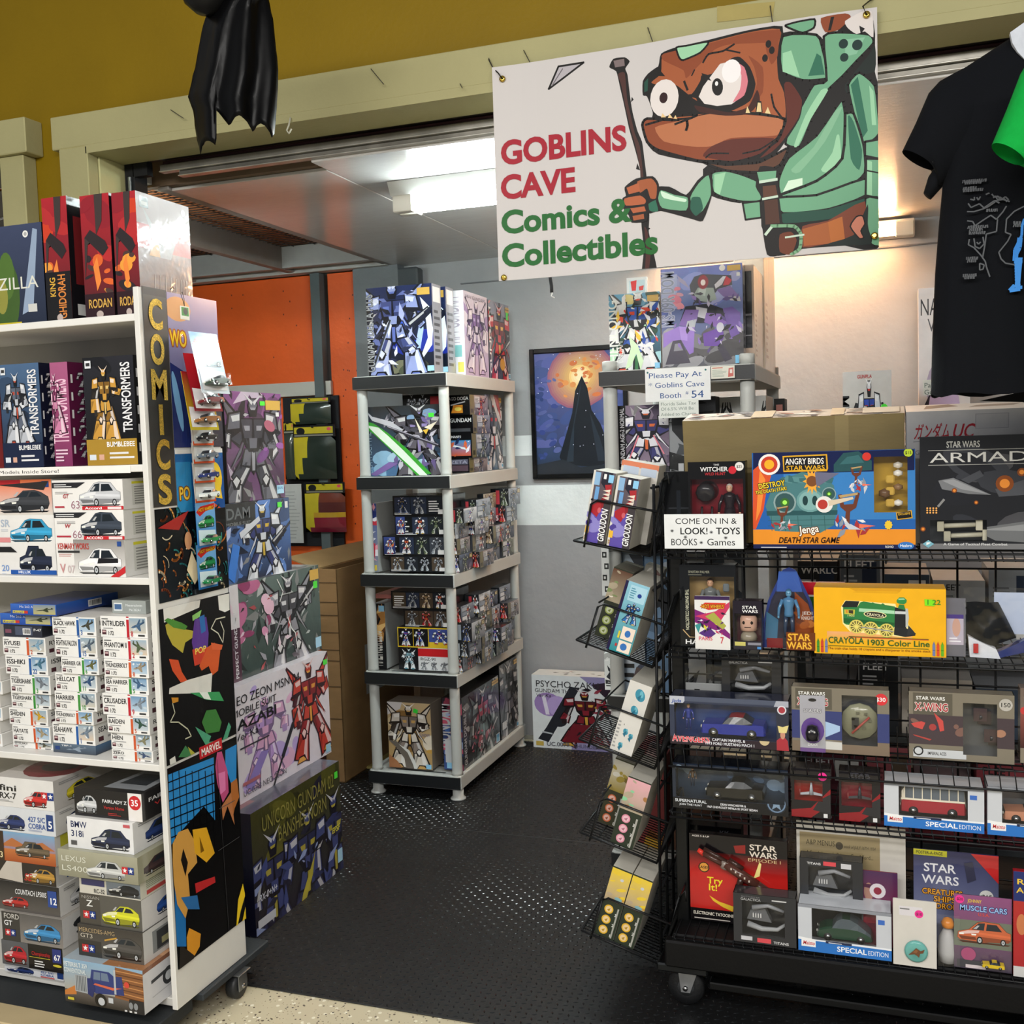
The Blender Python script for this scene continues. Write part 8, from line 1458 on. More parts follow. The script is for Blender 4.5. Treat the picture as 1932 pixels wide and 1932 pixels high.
# soft bag with a glossy black moulded shape
x0,x1 = xx(1818,1180,2.70),xx(1975,1180,2.70); W = x1-x0; zt = zz(1880,1108,2.70)
e = empty('toy_bag',((x0+x1)/2,2.70,z2),'clear bag holding a glossy black moulded shape with blue and white lining','toy')
mb = MB(); vs = []; fs = []; NX,NZ = 14,12
for j in range(NZ+1):
    for i in range(NX+1):
        u,v = i/NX,j/NZ; b = .05*math.sin(math.pi*u)**.6*math.sin(math.pi*min(1,v*.9+.1))**.7; vs.append((-W*.45+u*W*.62*(1-.35*v),.05-b*1.0+.006*math.sin(9*u+5*v),.012+v*.115+.03*u*(1-v)))
for j in range(NZ):
    for i in range(NX): a = j*(NX+1)+i; fs.append((a,a+1,a+NX+2,a+NX+1))
mb.mesh(vs,fs,'#0c0d0e','foil',True); mb.build('black_shell',e)
mb = MB(); mb.hexa([(-W*.42,.01,.0),(-W*.05,-.002,.0),(-W*.05,.03,.0),(-W*.42,.04,.0),(-W*.44,.01,.05),(-W*.10,.0,.022),(-W*.10,.03,.022),(-W*.44,.04,.05)],'#d8dce4','cloth'); mb.hexa([(-W*.1,.0,.0),(W*.5,.0,.03),(W*.5,.03,.03),(-W*.1,.03,.0),(-W*.1,.0,.014),(W*.5,.0,.07),(W*.5,.03,.07),(-W*.1,.03,.014)],'#1c2c6c','gloss'); mb.box(-W*.38,-W*.32,-.001,.003,.012,.034,'#b82c2c','cloth'); mb.box(-W*.1,W*.5,.055,.058,.05,zt-z2-.02,'#b8c4dc','gloss'); mb.build('lining',e)
mb = MB(); mb.box(-W*.5,W*.5,-.008,-.007,0,zt-z2,'#fff','bag'); mb.build('bag_film',e)
# third row
z3 = RS[2]+.001
mb = MB(); x0 = xx(1293,1285,2.80); W = xx(1361,1285,2.80)-x0; H = zz(1327,1252,2.8)-z3; mb.box(0,W,0,.004,0,H*.72,'#9a9c9c','gloss',.001); mb.box(-.004,W+.004,-.004,-.003,0,H,'#fff','bag'); mb.box(W*.25,W*.4,-.001,0,H*.62,H*.635,'#222')
mb.build('card_bag',None,'plain silver card in a clear bag at the left of the third rack shelf','card',loc=(x0,2.80,z3))
def gal(t1='GALACTICA',up=True):
    def f(A):
        A.rect(0,0,1,1,'#2c2d30'); 
        if up: A.text('BATTLESTAR',.13,.93,.025,'#6c6c70',w=.3); A.text(t1,.12,.865,.05,'#a8a8a8',w=.32); A.rect(.62,.90,.85,.925,'#c8c8c8'); A.rect(.12,.05,.3,.13,'#c8c8cc'); A.rect(.38,.03,.6,.12,'#d84c54'); A.text('TITANS',.64,.035,.05,'#e0e0e0',w=.24)
        else: A.text('TITANS',.12,.88,.045,'#e0e0e0',w=.22,rot=0); A.rect(.38,.88,.58,.96,'#d84c54'); A.rect(.66,.85,.82,.95,'#c8c8cc'); A.text('GALACTICA',.54,.05,.055,'#a8a8a8',w=.32); A.rect(.12,.06,.34,.085,'#c8c8c8')
    return f
def ship(e,W,H,D):
    mb = MB(); 
    mb.hexa([(-W*.3,D*.4,H*.42),(W*.1,D*.35,H*.40),(W*.1,D*.8,H*.40),(-W*.3,D*.8,H*.42),(-W*.24,D*.45,H*.60),(W*.0,D*.4,H*.66),(W*.0,D*.75,H*.66),(-W*.24,D*.75,H*.60)],'#5c5e62','gloss')
    mb.tube([(-W*.28,D*.3,H*.34),(-W*.05,D*.2,H*.28),(W*.2,D*.2,H*.30),(W*.32,D*.3,H*.40)],.008,'#9a9c9e','gloss',8,r1=.004); mb.tube([(-W*.2,D*.3,H*.68),(W*.05,D*.25,H*.76),(W*.3,D*.3,H*.66)],.007,'#8c8e92','gloss',8,r1=.004)
    for k in range(4): mb.box(-W*.2+k*W*.04,-W*.18+k*W*.04,D*.3,D*.4,H*.48,H*.56,'#c8c8c8','gloss')
    mb.build('model_ship',e)
gb = lambda A: A.grad(0,0,1,1,'#101113','#2c2e32')
window_box('black window box with a grey spacecraft on the third rack shelf',1362,1474,1242,1323,2.77,.06,zz(1418,1323,2.77),gal(),gb,(.14,.17,.84,.84),ship,name='model_box',base='#2c2d30')
fbox('kit_stack_box','plain black carton holding up the spacecraft window box','box',1364,1472,1324,1400,2.785,.07,lambda A: A.rect(0,0,1,1,'#1a1b1d'),z0=z3,z1=zz(1418,1323,2.77)-.001,base='#1a1b1d')
def cap(A):
    A.grad(0,0,1,1,'#1c2030','#3c4660'); A.rect(0,.9,1,1,'#4c5468'); A.poly([(0,.82),(.10,.82),(.13,.9),(.13,1),(0,1)],'#b8bcc8'); A.text('Jada',.02,.87,.07,'#2c4c9c',w=.08,shear=.2); A.rect(0,0,.9,.16,'#281c28'); A.text('AVENGERS',.02,.06,.14,'#d82c3c',w=.32,out='#f4d8dc',ow=.05); A.text('CAPTAIN MARVEL &',.36,.11,.055,'#e8e8f0',w=.28); A.text('1973 FORD MUSTANG MACH 1',.30,.03,.055,'#e8e8f0',w=.42); A.rect(.90,.0,1,1,'#2c3040'); A.poly([(.88,.88),(1,.88),(1,1),(.9,1)],'#a8acb8'); A.circ(.945,.82,.09,'#d8d8e0'); A.circ(.945,.82,.065,'#a83844'); A.poly([(.90,0),(1,0),(.99,.2),(.97,.26),(.93,.26),(.9,.2)],'#a8303c'); A.ell(.95,.32,.02,.09,'#c89078'); A.poly([(.92,.36),(.98,.36),(1.0,.52),(.95,.48),(.91,.5)],'#e0d08c'); A.circ(.80,.18,.1,'#c8b48c')
def capin(e,W,H,D): figurine(e,H*.52,('#2c3c8c','#243474','#d8a888','#e0c060'),loc=(-W*.36,D*.5,H*.24)); P = e.location; toycar(.165,'#1c2c8c','muscle',None,(P.x+.01,P.y+D*.5,P.z+.022),(0,0,0),'toy_car','blue toy muscle car with red roof in the long window box, third rack shelf','toy car',roof='#a82430')
window_box('long dark blue window box with blue car and tiny figure, third rack shelf',1264,1488,1318,1402,2.69,.075,z3,cap,lambda A: A.grad(0,0,1,1,'#1c3468','#2c5498'),(.04,.17,.90,.86),capin,name='model_box',base='#20253a')
def xw(t,k):
    def f(A):
        A.grad(0,0,1,1,'#8c8474','#6c665a'); A.rect(.04,.66,.42,.98,'#5c574c'); A.text('STAR WARS',.07,.88,.05,'#f0f0ec',w=.28); A.text('X-WING',.06,.72,.115,'#a82030',w=.32,out='#f0e8e0',ow=.06)
        if k: A.grad(0,.22,1,.66,'#1c1c30','#5c4c4c'); clouds(A,R(3),['#7c5c54','#3c3848','#a87c64'],8,.05,.3,.9,.62,.07); A.poly([(.02,.52),(.12,.56),(.16,.54),(.13,.44),(.05,.47)],'#c84c48'); A.poly([(.24,.70),(.33,.58),(.34,.44),(.30,.42),(.28,.55)],'#c84c48'); A.circ(.23,.48,.05,'#a84040'); A.poly([(.04,.36),(.22,.30),(.2,.28),(.05,.34)],'#b04440'); A.rect(.04,.03,.55,.15,'#c8ccd0'); A.text('IMPERIAL ACES',.18,.07,.045,'#26282c',w=.18); A.circ(.09,.12,.07,'#26282c'); A.circ(.09,.12,.05,'#c8ccd0')
        else: A.grad(0,.2,1,.64,'#3c4c8c','#2c2c54'); A.poly([(.3,.2),(.5,.34),(.5,.42),(.3,.5)],'#a8c4e4'); A.rect(.32,.06,.5,.18,'#c8ccc8'); A.text('One',.36,.08,.045,'#26282c',w=.06); A.poly([(0,.0),(1,0),(1,.2),(0,.16)],'#7c6c5c'); A.rect(.3,.05,.52,.17,'#d0d0cc')
        A.circ(.92,.86,.09,'#d8343c' if not k else '#b8b4ac'); A.text('$30' if not k else '150',.865,.83,.06,'#f4f0f0' if not k else '#333',w=.10)
    return f
def xin(k):
    def f(e,W,H,D):
        mb = MB()
        if not k: mb.lathe((W*.20,D*.5,H*.48),[(0,-.005),(H*.27,-.004),(H*.28,.0),(H*.24,.006),(0,.008)],'#8c8c74','gloss',12,'y'); mb.box(W*.12,W*.19,D*.3,D*.36,H*.36,H*.54,'#26282a','gloss'); mb.tube([(W*.12,D*.28,H*.3),(W*.30,D*.28,H*.56)],.003,'#a84c44','gloss',6); [mb.box(W*.2+.02*math.cos(t),W*.2+.02*math.cos(t)+.008,D*.3,D*.34,H*.48+.02*math.sin(t),H*.48+.02*math.sin(t)+.006,'#5c5c4c','gloss') for t in (0,1,2,3,4,5)]
        else:
            for x,z in ((.20,.64),(.30,.34)): mb.box(W*x-.018,W*x+.012,D*.3,D*.32,H*z-.01,H*z+.022,'#3c2c30','gloss',.001); mb.box(W*x-.008,W*x+.022,D*.6,D*.62,H*z-.02,H*z+.012,'#34282c','gloss',.001); mb.tube([(W*x-.005,D*.3,H*z),(W*x+.008,D*.62,H*z)],.006,'#2c2c30','gloss',8)
        mb.build('miniature_ship',e)
    return f
window_box('tan and blue miniatures box with red price disc on the third rack shelf',1494,1678,1299,1415,2.70,.045,z3,xw('',0),lambda A: A.grad(0,0,1,1,'#3c3e42','#4c4e52'),(.52,.14,.88,.90),xin(0),name='game_box',base='#7c7668')
window_box('tan miniatures box with red ships and round price sticker, right on the third rack shelf',1715,1914,1308,1428,2.70,.045,z3,xw('',1),lambda A: A.grad(0,0,1,1,'#5c5e60','#34363a'),(.52,.10,.84,.86),xin(1),name='game_box',base='#7c7668')
fbox('game_box','reddish edge of another miniatures box at the right frame edge, third rack shelf','box',1925,2000,1300,1436,2.72,.05,lambda A: (A.grad(0,0,1,1,'#8c8474','#6c5c54'),A.grad(0,.2,1,.66,'#3c1c20','#8c4c44'),A.circ(.1,.7,.05,'#c83c3c')),z0=z3,base='#7c7068',m='gloss')
def sc_(A):
    A.rect(0,0,1,1,'#a8a8b0'); A.text('SCALERS',.15,.70,.06,'#d8d8dc',w=.7,out='#44444c'); A.ell(.5,.92,.16,.03,'#222'); A.ell(.5,.38,.46,.23,'#5c3c8c'); A.text('DRAX',.3,.11,.04,'#e8e8ec',w=.4); A.rect(0,0,1,.07,'#6c4c8c')
def scf(e,W,H,D): mb = MB(); mb.lathe((0,D*.45,H*.22),[(0,0),(W*.26,.003),(W*.28,H*.14),(W*.2,H*.26),(0,H*.29)],'#1c1a20','gloss',12); [mb.lathe((sx*W*.1,D*.45-W*.27,H*.40),[(0,-.001),(.003,0),(0,.001)],'#e8e8e8','gloss',6,'y') for sx in (-1,1)]; mb.build('figure',e)
blister('narrow grey and purple blister pack with a little dark bust on the third rack shelf',1508,1556,1316,1412,2.675,z3,'#a8a8b0',sc_,scf,'pill',depth=.022)
# fourth row
z4 = RS[3]+.001
def sup(A):
    A.grad(0,0,1,1,'#101218','#2c384c'); A.rect(0,0,1,.24,'#121318'); A.text('SUPERNATURAL',.02,.14,.065,'#d8dce0',w=.28); A.text('JOIN THE HUNT',.06,.07,.04,'#d8dce0',w=.2); A.text('DEAN WINCHESTER &',.42,.13,.045,'#e8e8ec',w=.22); A.text('1967 CHEVROLET IMPALA SS SPORT SEDAN',.30,.06,.045,'#e8e8ec',w=.44); A.circ(.90,.26,.22,'#1c222c'); A.circ(.90,.26,.19,'#6c84a0'); A.circ(.90,.26,.16,'#1c2430')
    P = []; 
    for k in range(10): rr = .16 if k % 2 == 0 else .065; P.append((.90+rr*A.H/A.W*math.cos(math.pi/2+k*math.pi/5),.26+rr*math.sin(math.pi/2+k*math.pi/5)))
    A.poly(P,'#7c94ac'); A.ell(.06,.90,.035,.06,'#8ca4bc'); A.circ(.935,.84,.09,'#8c9cac'); A.circ(.935,.84,.06,'#a83c3c')
def supin(e,W,H,D): figurine(e,H*.40,('#5c4834','#2c303c','#c89878','#6c4c34'),loc=(-W*.34,D*.5,H*.42)); P = e.location; toycar(.150,'#040405','muscle',None,(P.x+.012,P.y+D*.5,P.z+.028),(0,0,0),'toy_car','glossy black toy saloon inside the dark window box on the fourth rack shelf','toy car')
window_box('long near-black window box with a black car and tiny brown figure, fourth rack shelf',1269,1487,1446,1532,2.69,.07,z4,sup,lambda A: (A.grad(0,0,1,1,'#1c2836','#4c6078'),clouds(A,R(3),['#5c7490','#34465c','#7c94ac'],10,s=.16)),(.03,.25,.97,.90),supin,name='model_box',base='#12141a')
def swr(k):
    def f(A):
        A.rect(0,0,1,1,'#1c1a1e'); A.poly([(0,0),(.5,0),(1,.3),(1,.6),(.5,.2),(0,.14)],'#8c1c24'); A.poly([(.55,.16),(1,.1),(1,.5),(.7,.36)],'#2c2c30')
        if k: A.text('STAR',.25,.90,.06,'#34343a',w=.5,out='#6c6c74',ow=.04); A.text('WARS',.25,.82,.06,'#34343a',w=.5,out='#6c6c74',ow=.04)
        else: A.circ(.80,.84,.085,'#f02c94'); A.text('$20',.72,.81,.055,'#4c0c2c',w=.17)
        A.rect(.82,.02,.92,.1,'#e0e0e0')
    return f
def xship(c):
    def f(e,W,H,D):
        mb = MB(); mb.tube([(0,D*.4,H*.42),(0,D*.35,H*.66)],.006,c,'gloss',8,r1=.002); 
        for sx in (-1,1): mb.hexa([(0,D*.38,H*.42),(sx*.028,D*.36,H*.40),(sx*.028,D*.40,H*.40),(0,D*.42,H*.42),(0,D*.38,H*.48),(sx*.028,D*.36,H*.44),(sx*.028,D*.40,H*.44),(0,D*.42,H*.48)],c,'gloss'); mb.tube([(sx*.028,D*.38,H*.38),(sx*.028,D*.38,H*.52)],.0018,'#8c3c3c','gloss',5)
        mb.build('model_ship',e)
    return f
window_box('small black and red window box with pink price dot on the fourth rack shelf',1493,1567,1449,1546,2.70,.05,z4,swr(0),lambda A: A.grad(0,0,1,1,'#8c1c1c','#c83028'),(.08,.34,.80,.74),xship('#b0b4bc'),name='model_box',base='#1c1a1e')
window_box('small black window box with crimson tray, right of the pink-dotted one',1583,1661,1456,1551,2.70,.05,z4,swr(1),lambda A: A.grad(0,0,1,1,'#6c0c20','#a81c38'),(.06,.30,.80,.78),xship('#3c3c44'),name='model_box',base='#18171a')
def mai(t):
    def f(A):
        A.rect(0,0,1,1,'#c8ccd2'); A.rect(0,.93,1,1,'#8c9098'); A.grad(0,.0,1,.24,'#1c68b8','#2c7cd0'); A.poly([(0,.24),(0,.30),(.2,.26),(1,.26),(1,.22)],'#e8ecf0'); A.text('SPECIAL',.42,.07,.105,'#f4f8fc',w=.32); A.text('EDITION',.75,.07,.095,'#e4ecf8',w=.22,bold=0); A.rect(.035,.10,.19,.28,'#f0f0f0'); A.text('Maisto',.05,.14,.08,'#c8242c',w=.13,shear=.2); A.rect(.30,.215,.58,.265,'#1c2848'); lines(A,.33,.225,.55,.255,1,'#e8ecf4',R(1)); A.rect(.86,.74,.93,.84,'#3c6cc0')
    return f
mb_ = lambda A: A.grad(0,0,1,1,'#4c5056','#8c9096')
window_box('blue and silver window box with a red and cream camper bus, fourth rack shelf',1668,1857,1482,1567,2.69,.09,z4,mai(1),mb_,(.15,.265,.84,.93),inner_car(.150,'#9c2030','bus',0,.026,'red and cream toy camper bus inside the blue-edged window box, fourth rack shelf',roof='#e4dcc8',glass='#5c646c'),name='model_box',base='#c8ccd2')
window_box('blue and silver window box cut by the right frame edge, fourth rack shelf',1863,2052,1490,1577,2.69,.09,z4,mai(2),mb_,(.15,.265,.84,.93),inner_car(.14,'#c08468','muscle',0,.026,'copper toy car inside the window box at the right frame edge, fourth rack shelf'),name='model_box',base='#c8ccd2')
# bottom row
z5 = RS[4]+.001
K7 = 2.792
def tat(A):
    A.rect(0,0,1,1,'#c02420'); A.rect(0,.74,1,1,'#141012'); A.grad(0,.55,1,.8,'#c02420','#3c1414'); A.rect(0,.0,.5,.14,'#100c0e'); A.text('AGES 5 & UP',.03,.965,.02,'#d8d0c8',w=.18); A.text('STAR',.62,.87,.065,'#e8dccc',w=.27); A.text('WARS',.62,.79,.065,'#e8dccc',w=.28); A.text('EPISODE I',.60,.74,.035,'#d8b888',w=.34,bold=0); A.poly([(.46,.9),(.58,.92),(.58,.82),(.48,.82)],'#8c2420'); A.poly([(.72,.74),(.74,.72),(.72,.58),(.66,.55)],'#f4e08c'); A.circ(.15,.62,.06,'#1c1408'); A.circ(.15,.62,.05,'#d8943c'); A.text('LASER',.09,.605,.03,'#1c1408',w=.12)
    A.text('Try',.18,.44,.075,'#f4dc2c',w=.16); A.text('It!',.19,.36,.075,'#f4dc2c',w=.1); A.poly([(.2,.3),(.3,.24),(.45,.2),(.44,.14),(.34,.18),(.24,.24)],'#e8c02c'); A.text('ELECTRONIC TATOOINE',.03,.07,.035,'#f0e8d8',w=.42); lines(A,.04,.02,.42,.045,1,'#c8c0b8',R(2))
e = fbox('blaster_card','red and black packaged toy blaster on the bottom rack shelf','toy',1302,1486,1580,1752,2.785,.025,tat,z0=z5,base='#141012',m='gloss')
mb = MB(); W,H = e.dimensions.x,e.dimensions.z
def bp(x,z): return (-W/2+x*W,-.028,z*H)
mb.tube([bp(.10,.84),bp(.16,.80)],.006,'#d8382c','gloss',10,r1=.008); mb.tube([bp(.15,.81),bp(.40,.68)],.008,'#4c3028','gloss',10); mb.tube([bp(.16,.86),bp(.42,.72)],.006,'#3c2620','gloss',8); mb.tube([bp(.38,.71),bp(.70,.50)],.0135,'#54342c','gloss',12); mb.tube([bp(.42,.76),bp(.56,.67)],.007,'#3c2620','gloss',8)
mb.tube([bp(.66,.53),bp(.93,.36)],.0125,'#48302a','gloss',12,r1=.010); mb.tube([bp(.55,.58),bp(.50,.42)],.009,'#3a2620','gloss',8); mb.tube([bp(.39,.74),bp(.37,.66)],.012,'#8c8078','gloss',12)
for k in range(5): mb.box(bp(.44+.045*k,0)[0],bp(.455+.045*k,0)[0],-.043,-.036,(.67-.03*k)*H,(.69-.03*k)*H,'#d8c8b8','gloss')
mb.build('toy_blaster',e)
fbox('game_box','black box with faint lettering behind the red blaster card','box',1298,1400,1560,1750,2.86,.05,lambda A: (A.rect(0,0,1,1,'#0c0c0e'),A.text('KK',.6,.9,.06,'#3c3c40')),z0=z5,base='#0c0c0e',m='gloss')
def apm(A):
    A.rect(0,0,1,1,'#d0ccc4'); A.rect(.03,.35,.77,.90,'#9c8c68'); A.text('A&P MENUS',.09,.79,.045,'#3c3424',w=.27,bold=0); A.ell(.40,.80,.035,.035,'#4c4434'); A.text('week of JULY 16TH 1934',.44,.785,.028,'#4c4434',w=.29,bold=0,shear=.2); A.text('A Food that only Princes Can Afford...',.09,.70,.035,'#3c3424',w=.62,bold=0); A.text('by George Rector',.36,.64,.022,'#4c4434',w=.2,bold=0)
fbox('print_ad','mounted old paper advertisement in a clear sleeve standing on the bottom rack shelf','print',1504,1709,1556,1790,2.80,.004,apm,z0=z5,base='#d0ccc4',m='wrap')
window_box('black window box with a grey spacecraft, upper one in front of the paper advertisement',1509,1628,1623,1719,2.745,.045,zz(1568,1719,2.745),gal(up=False),gb,(.14,.16,.84,.84),ship,name='model_box',base='#2c2d30')
fbox('kit_stack_box','low plain carton under the upper spacecraft box on the bottom rack shelf','box',1512,1626,1722,1790,2.765,.03,lambda A: A.rect(0,0,1,1,'#1a1b1d'),z0=z5,z1=zz(1568,1719,2.745)-.001,base='#1a1b1d')
fbox('player_card','red sports card with a capped player between the black box and blue magazine','card',1629,1694,1645,1800,2.76,.006,lambda A: (A.grad(0,0,1,1,'#8c2438','#4c2c54'),A.ell(.16,.72,.14,.12,'#a87c6c'),A.poly([(0,.82),(.3,.82),(.3,.76),(0,.78)],'#4c1c3c'),A.circ(.42,.74,.10,'#d8d0d4'),A.circ(.42,.74,.05,'#8c2438'),A.poly([(0,.6),(.5,.55),(.6,.3),(0,.3)],'#a82c40')),z0=z5,base='#7c2438',m='gloss')
window_box('black window box with a grey spacecraft, lower left one on the bottom rack shelf',1384,1502,1690,1783,2.69,.05,z5,gal(),gb,(.14,.17,.82,.86),ship,name='model_box',base='#2c2d30')
window_box('blue and silver window box with a dark green beetle-shaped car, bottom rack shelf',1506,1682,1714,1803,2.685,.085,z5,mai(3),mb_,(.15,.265,.84,.93),inner_car(.135,'#163c2a','beetle',0,.026,'dark green rounded toy car inside the window box on the bottom rack shelf',glass='#4c565c'),name='model_box',base='#c8ccd2')
e = fbox('button_card','white card with a round turquoise and brown badge and pink price dot','card',1685,1767,1699,1812,2.675,.006,lambda A: (A.rect(0,0,1,1,'#d4d0c8'),A.rect(.14,.76,.68,.90,'#dcd8dc'),A.circ(.60,.80,.06,'#f02c94'),A.text('$10',.53,.78,.04,'#4c0c2c',w=.14),lines(A,.16,.85,.5,.89,1,'#777',R(1))),z0=z5,base='#d4d0c8',m='wrap')
mb = MB(); W,H = e.dimensions.x,e.dimensions.z; mb.lathe((.003,-.008,H*.24),[(.0,-.004),(.022,-.003),(.027,0),(.027,.004)],'#6cb0a8','gloss',24,'y'); A = Art(.04,.04); A.poly([(.05,.30),(.3,.55),(.5,.78),(.75,.62),(.98,.74),(.9,.5),(.72,.45),(.66,.2),(.55,.3),(.4,.38)],'#6c4428'); A.poly([(.3,.5),(.5,.7),(.6,.6),(.5,.45)],'#8c5c38'); A.put(mb,Vector((-.017,-.0125,H*.24-.02)),X_,Z_,-Y_,'gloss'); mb.build('badge',e)
def swc(A):
    A.grad(0,0,1,1,'#8c94b8','#2c2c54'); A.rect(0,.94,.4,1,'#c8c42c'); A.text('POSTER-A-PAGE',.03,.955,.03,'#3c3c1c',w=.32); A.text('STAR',.12,.78,.085,'#e8e8ec',w=.38); A.text('WARS',.10,.66,.085,'#e8e8ec',w=.44); A.text('CREATURES,',.10,.55,.055,'#f0a83c',w=.5,out='#3c2008'); A.text('SHIPS',.24,.48,.055,'#f0a83c',w=.26,out='#3c2008'); A.text('& DROIDS',.18,.41,.055,'#f0a83c',w=.42,out='#3c2008'); A.poly([(.68,1),(1,1),(1,.72)],'#c82c2c'); A.circ(.86,.58,.065,'#dcdcd8'); A.text('$15',.80,.56,.04,'#333',w=.13); A.poly([(.6,.9),(.7,.92),(.74,.74),(.64,.7)],'#3c3c50')
fbox('magazine','blue space magazine with red corner standing in a sleeve, bottom rack shelf','magazine',1724,1884,1608,1815,2.79,.006,swc,z0=z5,base='#2c2c54',m='wrap')
x0 = xx(1769,1765,2.70); mb = MB(); mb.lathe((.024,.02,0),[(.0,0),(.020,.004),(.024,.03),(.020,.065),(.010,.085),(0,.09)],'#b8b8b8','foil',12); mb.lathe((.024,.012,.088),[(0,0),(.014,.006),(.016,.016),(.010,.026),(0,.03)],'#d8842c','gloss',12); mb.box(0,.05,-.006,-.005,0,.13,'#fff','bag')
mb.build('toy_bag',None,'clear bag with a grey and orange toy left of the muscle car pack','toy',loc=(x0,2.70,z5))
def mus(A):
    A.grad(0,0,1,1,'#4c4454','#8c4c7c'); A.rect(0,.3,1,.66,'#6c7464'); A.circ(.10,.93,.055,'#f02c94'); A.text('$20',.05,.915,.035,'#4c0c2c',w=.11); A.text('JOHNNY',.24,.90,.045,'#e0c03c',w=.24); A.text('MUSCLE CARS',.10,.79,.07,'#9cc0ec',w=.82,out='#1c2c6c'); A.text('U.S.A.',.42,.73,.04,'#d84c3c',w=.2); car(A,.06,.36,.92,.30,'#c8643c','sedan'); A.circ(.25,.20,.09,'#a84c74'); A.rect(.05,.02,.5,.12,'#3c3c44'); A.rect(.2,.015,.55,.06,'#d8ccd0')
e = fbox('blister_card','bagged card of muscle car toys with pink price dot on the bottom rack shelf','toy',1800,1909,1691,1826,2.70,.004,mus,z0=z5,base='#3c3444',m='wrap')
toycar(.050,'#d8b81c','muscle',e,(.022,-.016,.016),(0,0,0)); mb = MB(); mb.box(-.004,.048,-.03,-.002,.012,.036,'#fff','clear',.003); mb.build('bubble',e)
fbox('figure_pack','blue and red figure card at the right frame edge of the bottom rack shelf','toy',1912,2010,1648,1845,2.69,.02,lambda A: (A.grad(0,0,1,1,'#a81c24','#b8342c'),A.rect(0,.72,1,1,'#1c2c6c'),A.text('RIDERS',.06,.88,.05,'#f0c83c',w=.8),A.text('ACTION',.06,.80,.05,'#f0c83c',w=.8),A.ell(.16,.5,.1,.1,'#c8784c'),A.rect(0,0,1,.1,'#ccc')),z0=z5,base='#a81c24',m='gloss')
# ================================================================== BANNER
BY = 2.868
TL,TR_,BR,BLc = oy(933,133.5,BY),oy(1648,5,BY),oy(1665,459,BY),oy(937,538.5,BY)
x0,x1 = (TL.x+BLc.x)/2,(TR_.x+BR.x)/2; z0,z1 = (BLc.z+BR.z)/2,(TL.z+TR_.z)/2
bn = empty('banner',((x0+x1)/2,BY,z0),'white vinyl banner with an orange-brown goblin in green and red and green lettering','banner')
A = fart(x0,x1,BY,z0,z1); A.rect(0,0,1,1,'#cdc8c6'); KB = 1.872
def smooth(p,closed=True,k=3):
    n = len(p); out = []
    for i in range(n if closed else n-1):
        a,b,c,d = (p[(i+j) % n] if closed else p[max(0,min(n-1,i+j))] for j in (-1,0,1,2))
        for s in range(k):
            t = s/k; h = [-.3*t+.6*t*t-.3*t**3,1-2.7*t*t+1.7*t**3,.3*t+2.4*t*t-1.7*t**3,-.3*t*t+.3*t**3]; out.append(tuple(h[0]*a[m]+h[1]*b[m]+h[2]*c[m]+h[3]*d[m] for m in (0,1)))
    return out if closed else out+[p[-1]]
def q(p,c): A.pp(smooth(p) if len(p) > 4 else p,c,KB,900,0)
def uvb(x,y): return A.uv(900+x/KB,y/KB)
def ln(p,w_,c='#14100e'): A.line([uvb(a,b) for a,b in (smooth(p,False) if len(p) > 2 else p)],w_,c)
def oq(p,c,w_=.010,o='#14100e'): q(p,c); P = smooth(p) if len(p) > 4 else p; A.line([uvb(a,b) for a,b in P+[P[0]]],w_,o)
RB,RD_,SK,SKL = '#8c4424','#5c2418','#a45832','#b8714a'; GM,GL_,GD = '#6fa884','#9cd0a8','#2c6c54'; BK = '#14100e'
# spear tip and staff
oq([(250,312),(285,232),(375,218),(300,275)],'#b4aeb4',.009); ln([(262,300),(300,240)],.005,'#6c666c')
q([(465,235),(480,205),(520,200),(538,215),(522,240),(530,262),(540,345),(548,395),(565,460),(582,500),(590,560),(600,640),(608,760),(606,820),(625,900),(636,970),(582,970),(588,880),(580,800),(576,700),(575,600),(555,520),(535,450),(518,370),(502,300),(490,250)],BK)
q([(496,260),(520,255),(528,345),(540,400),(556,470),(575,520),(588,640),(592,700),(585,700),(575,600),(560,520),(540,450),(522,370),(508,300)],'#4a2a24'); q([(590,800),(602,820),(612,900),(604,960),(592,960),(596,880)],'#4a2420'); q([(480,212),(518,205),(520,230),(486,236)],'#7c6c6c')
q([(545,340),(552,350),(542,360)],BK); q([(565,575),(575,600),(560,596)],BK); q([(600,800),(612,806),(600,816)],BK)
# body: tunic masses
q([(1060,260),(1070,120),(1200,120),(1240,160),(1290,90),(1400,70),(1405,250),(1420,330),(1432,862),(1300,868),(1150,880),(1062,905),(1005,800),(1005,690),(930,720),(820,690),(800,600),(880,560),(1060,540),(1100,500)],BK)
oq([(1075,250),(1080,130),(1200,125),(1222,180),(1240,260),(1230,280),(1150,285)],GM); q([(1080,190),(1110,180),(1140,275),(1080,255)],GL_); q([(1200,190),(1215,200),(1228,265),(1170,270)],GD)
oq([(1225,130),(1290,115),(1385,120),(1400,150),(1340,215),(1290,270),(1230,330),(1180,430),(1140,520),(1090,510),(1110,440),(1150,370),(1190,300),(1235,285)],GM); q([(1240,320),(1180,420),(1135,515),(1120,515),(1160,410),(1215,320)],GL_); q([(1300,140),(1370,130),(1340,190),(1300,200)],'#88bc9c')
for x,y,s in ((1294,155,.02),(1343,158,.022),(1297,203,.018)): A.ell(*uvb(x,y),s*.55,s,'#14302c')
q([(1385,190),(1406,160),(1405,250),(1330,270),(1310,330),(1300,300)],'#14201c')
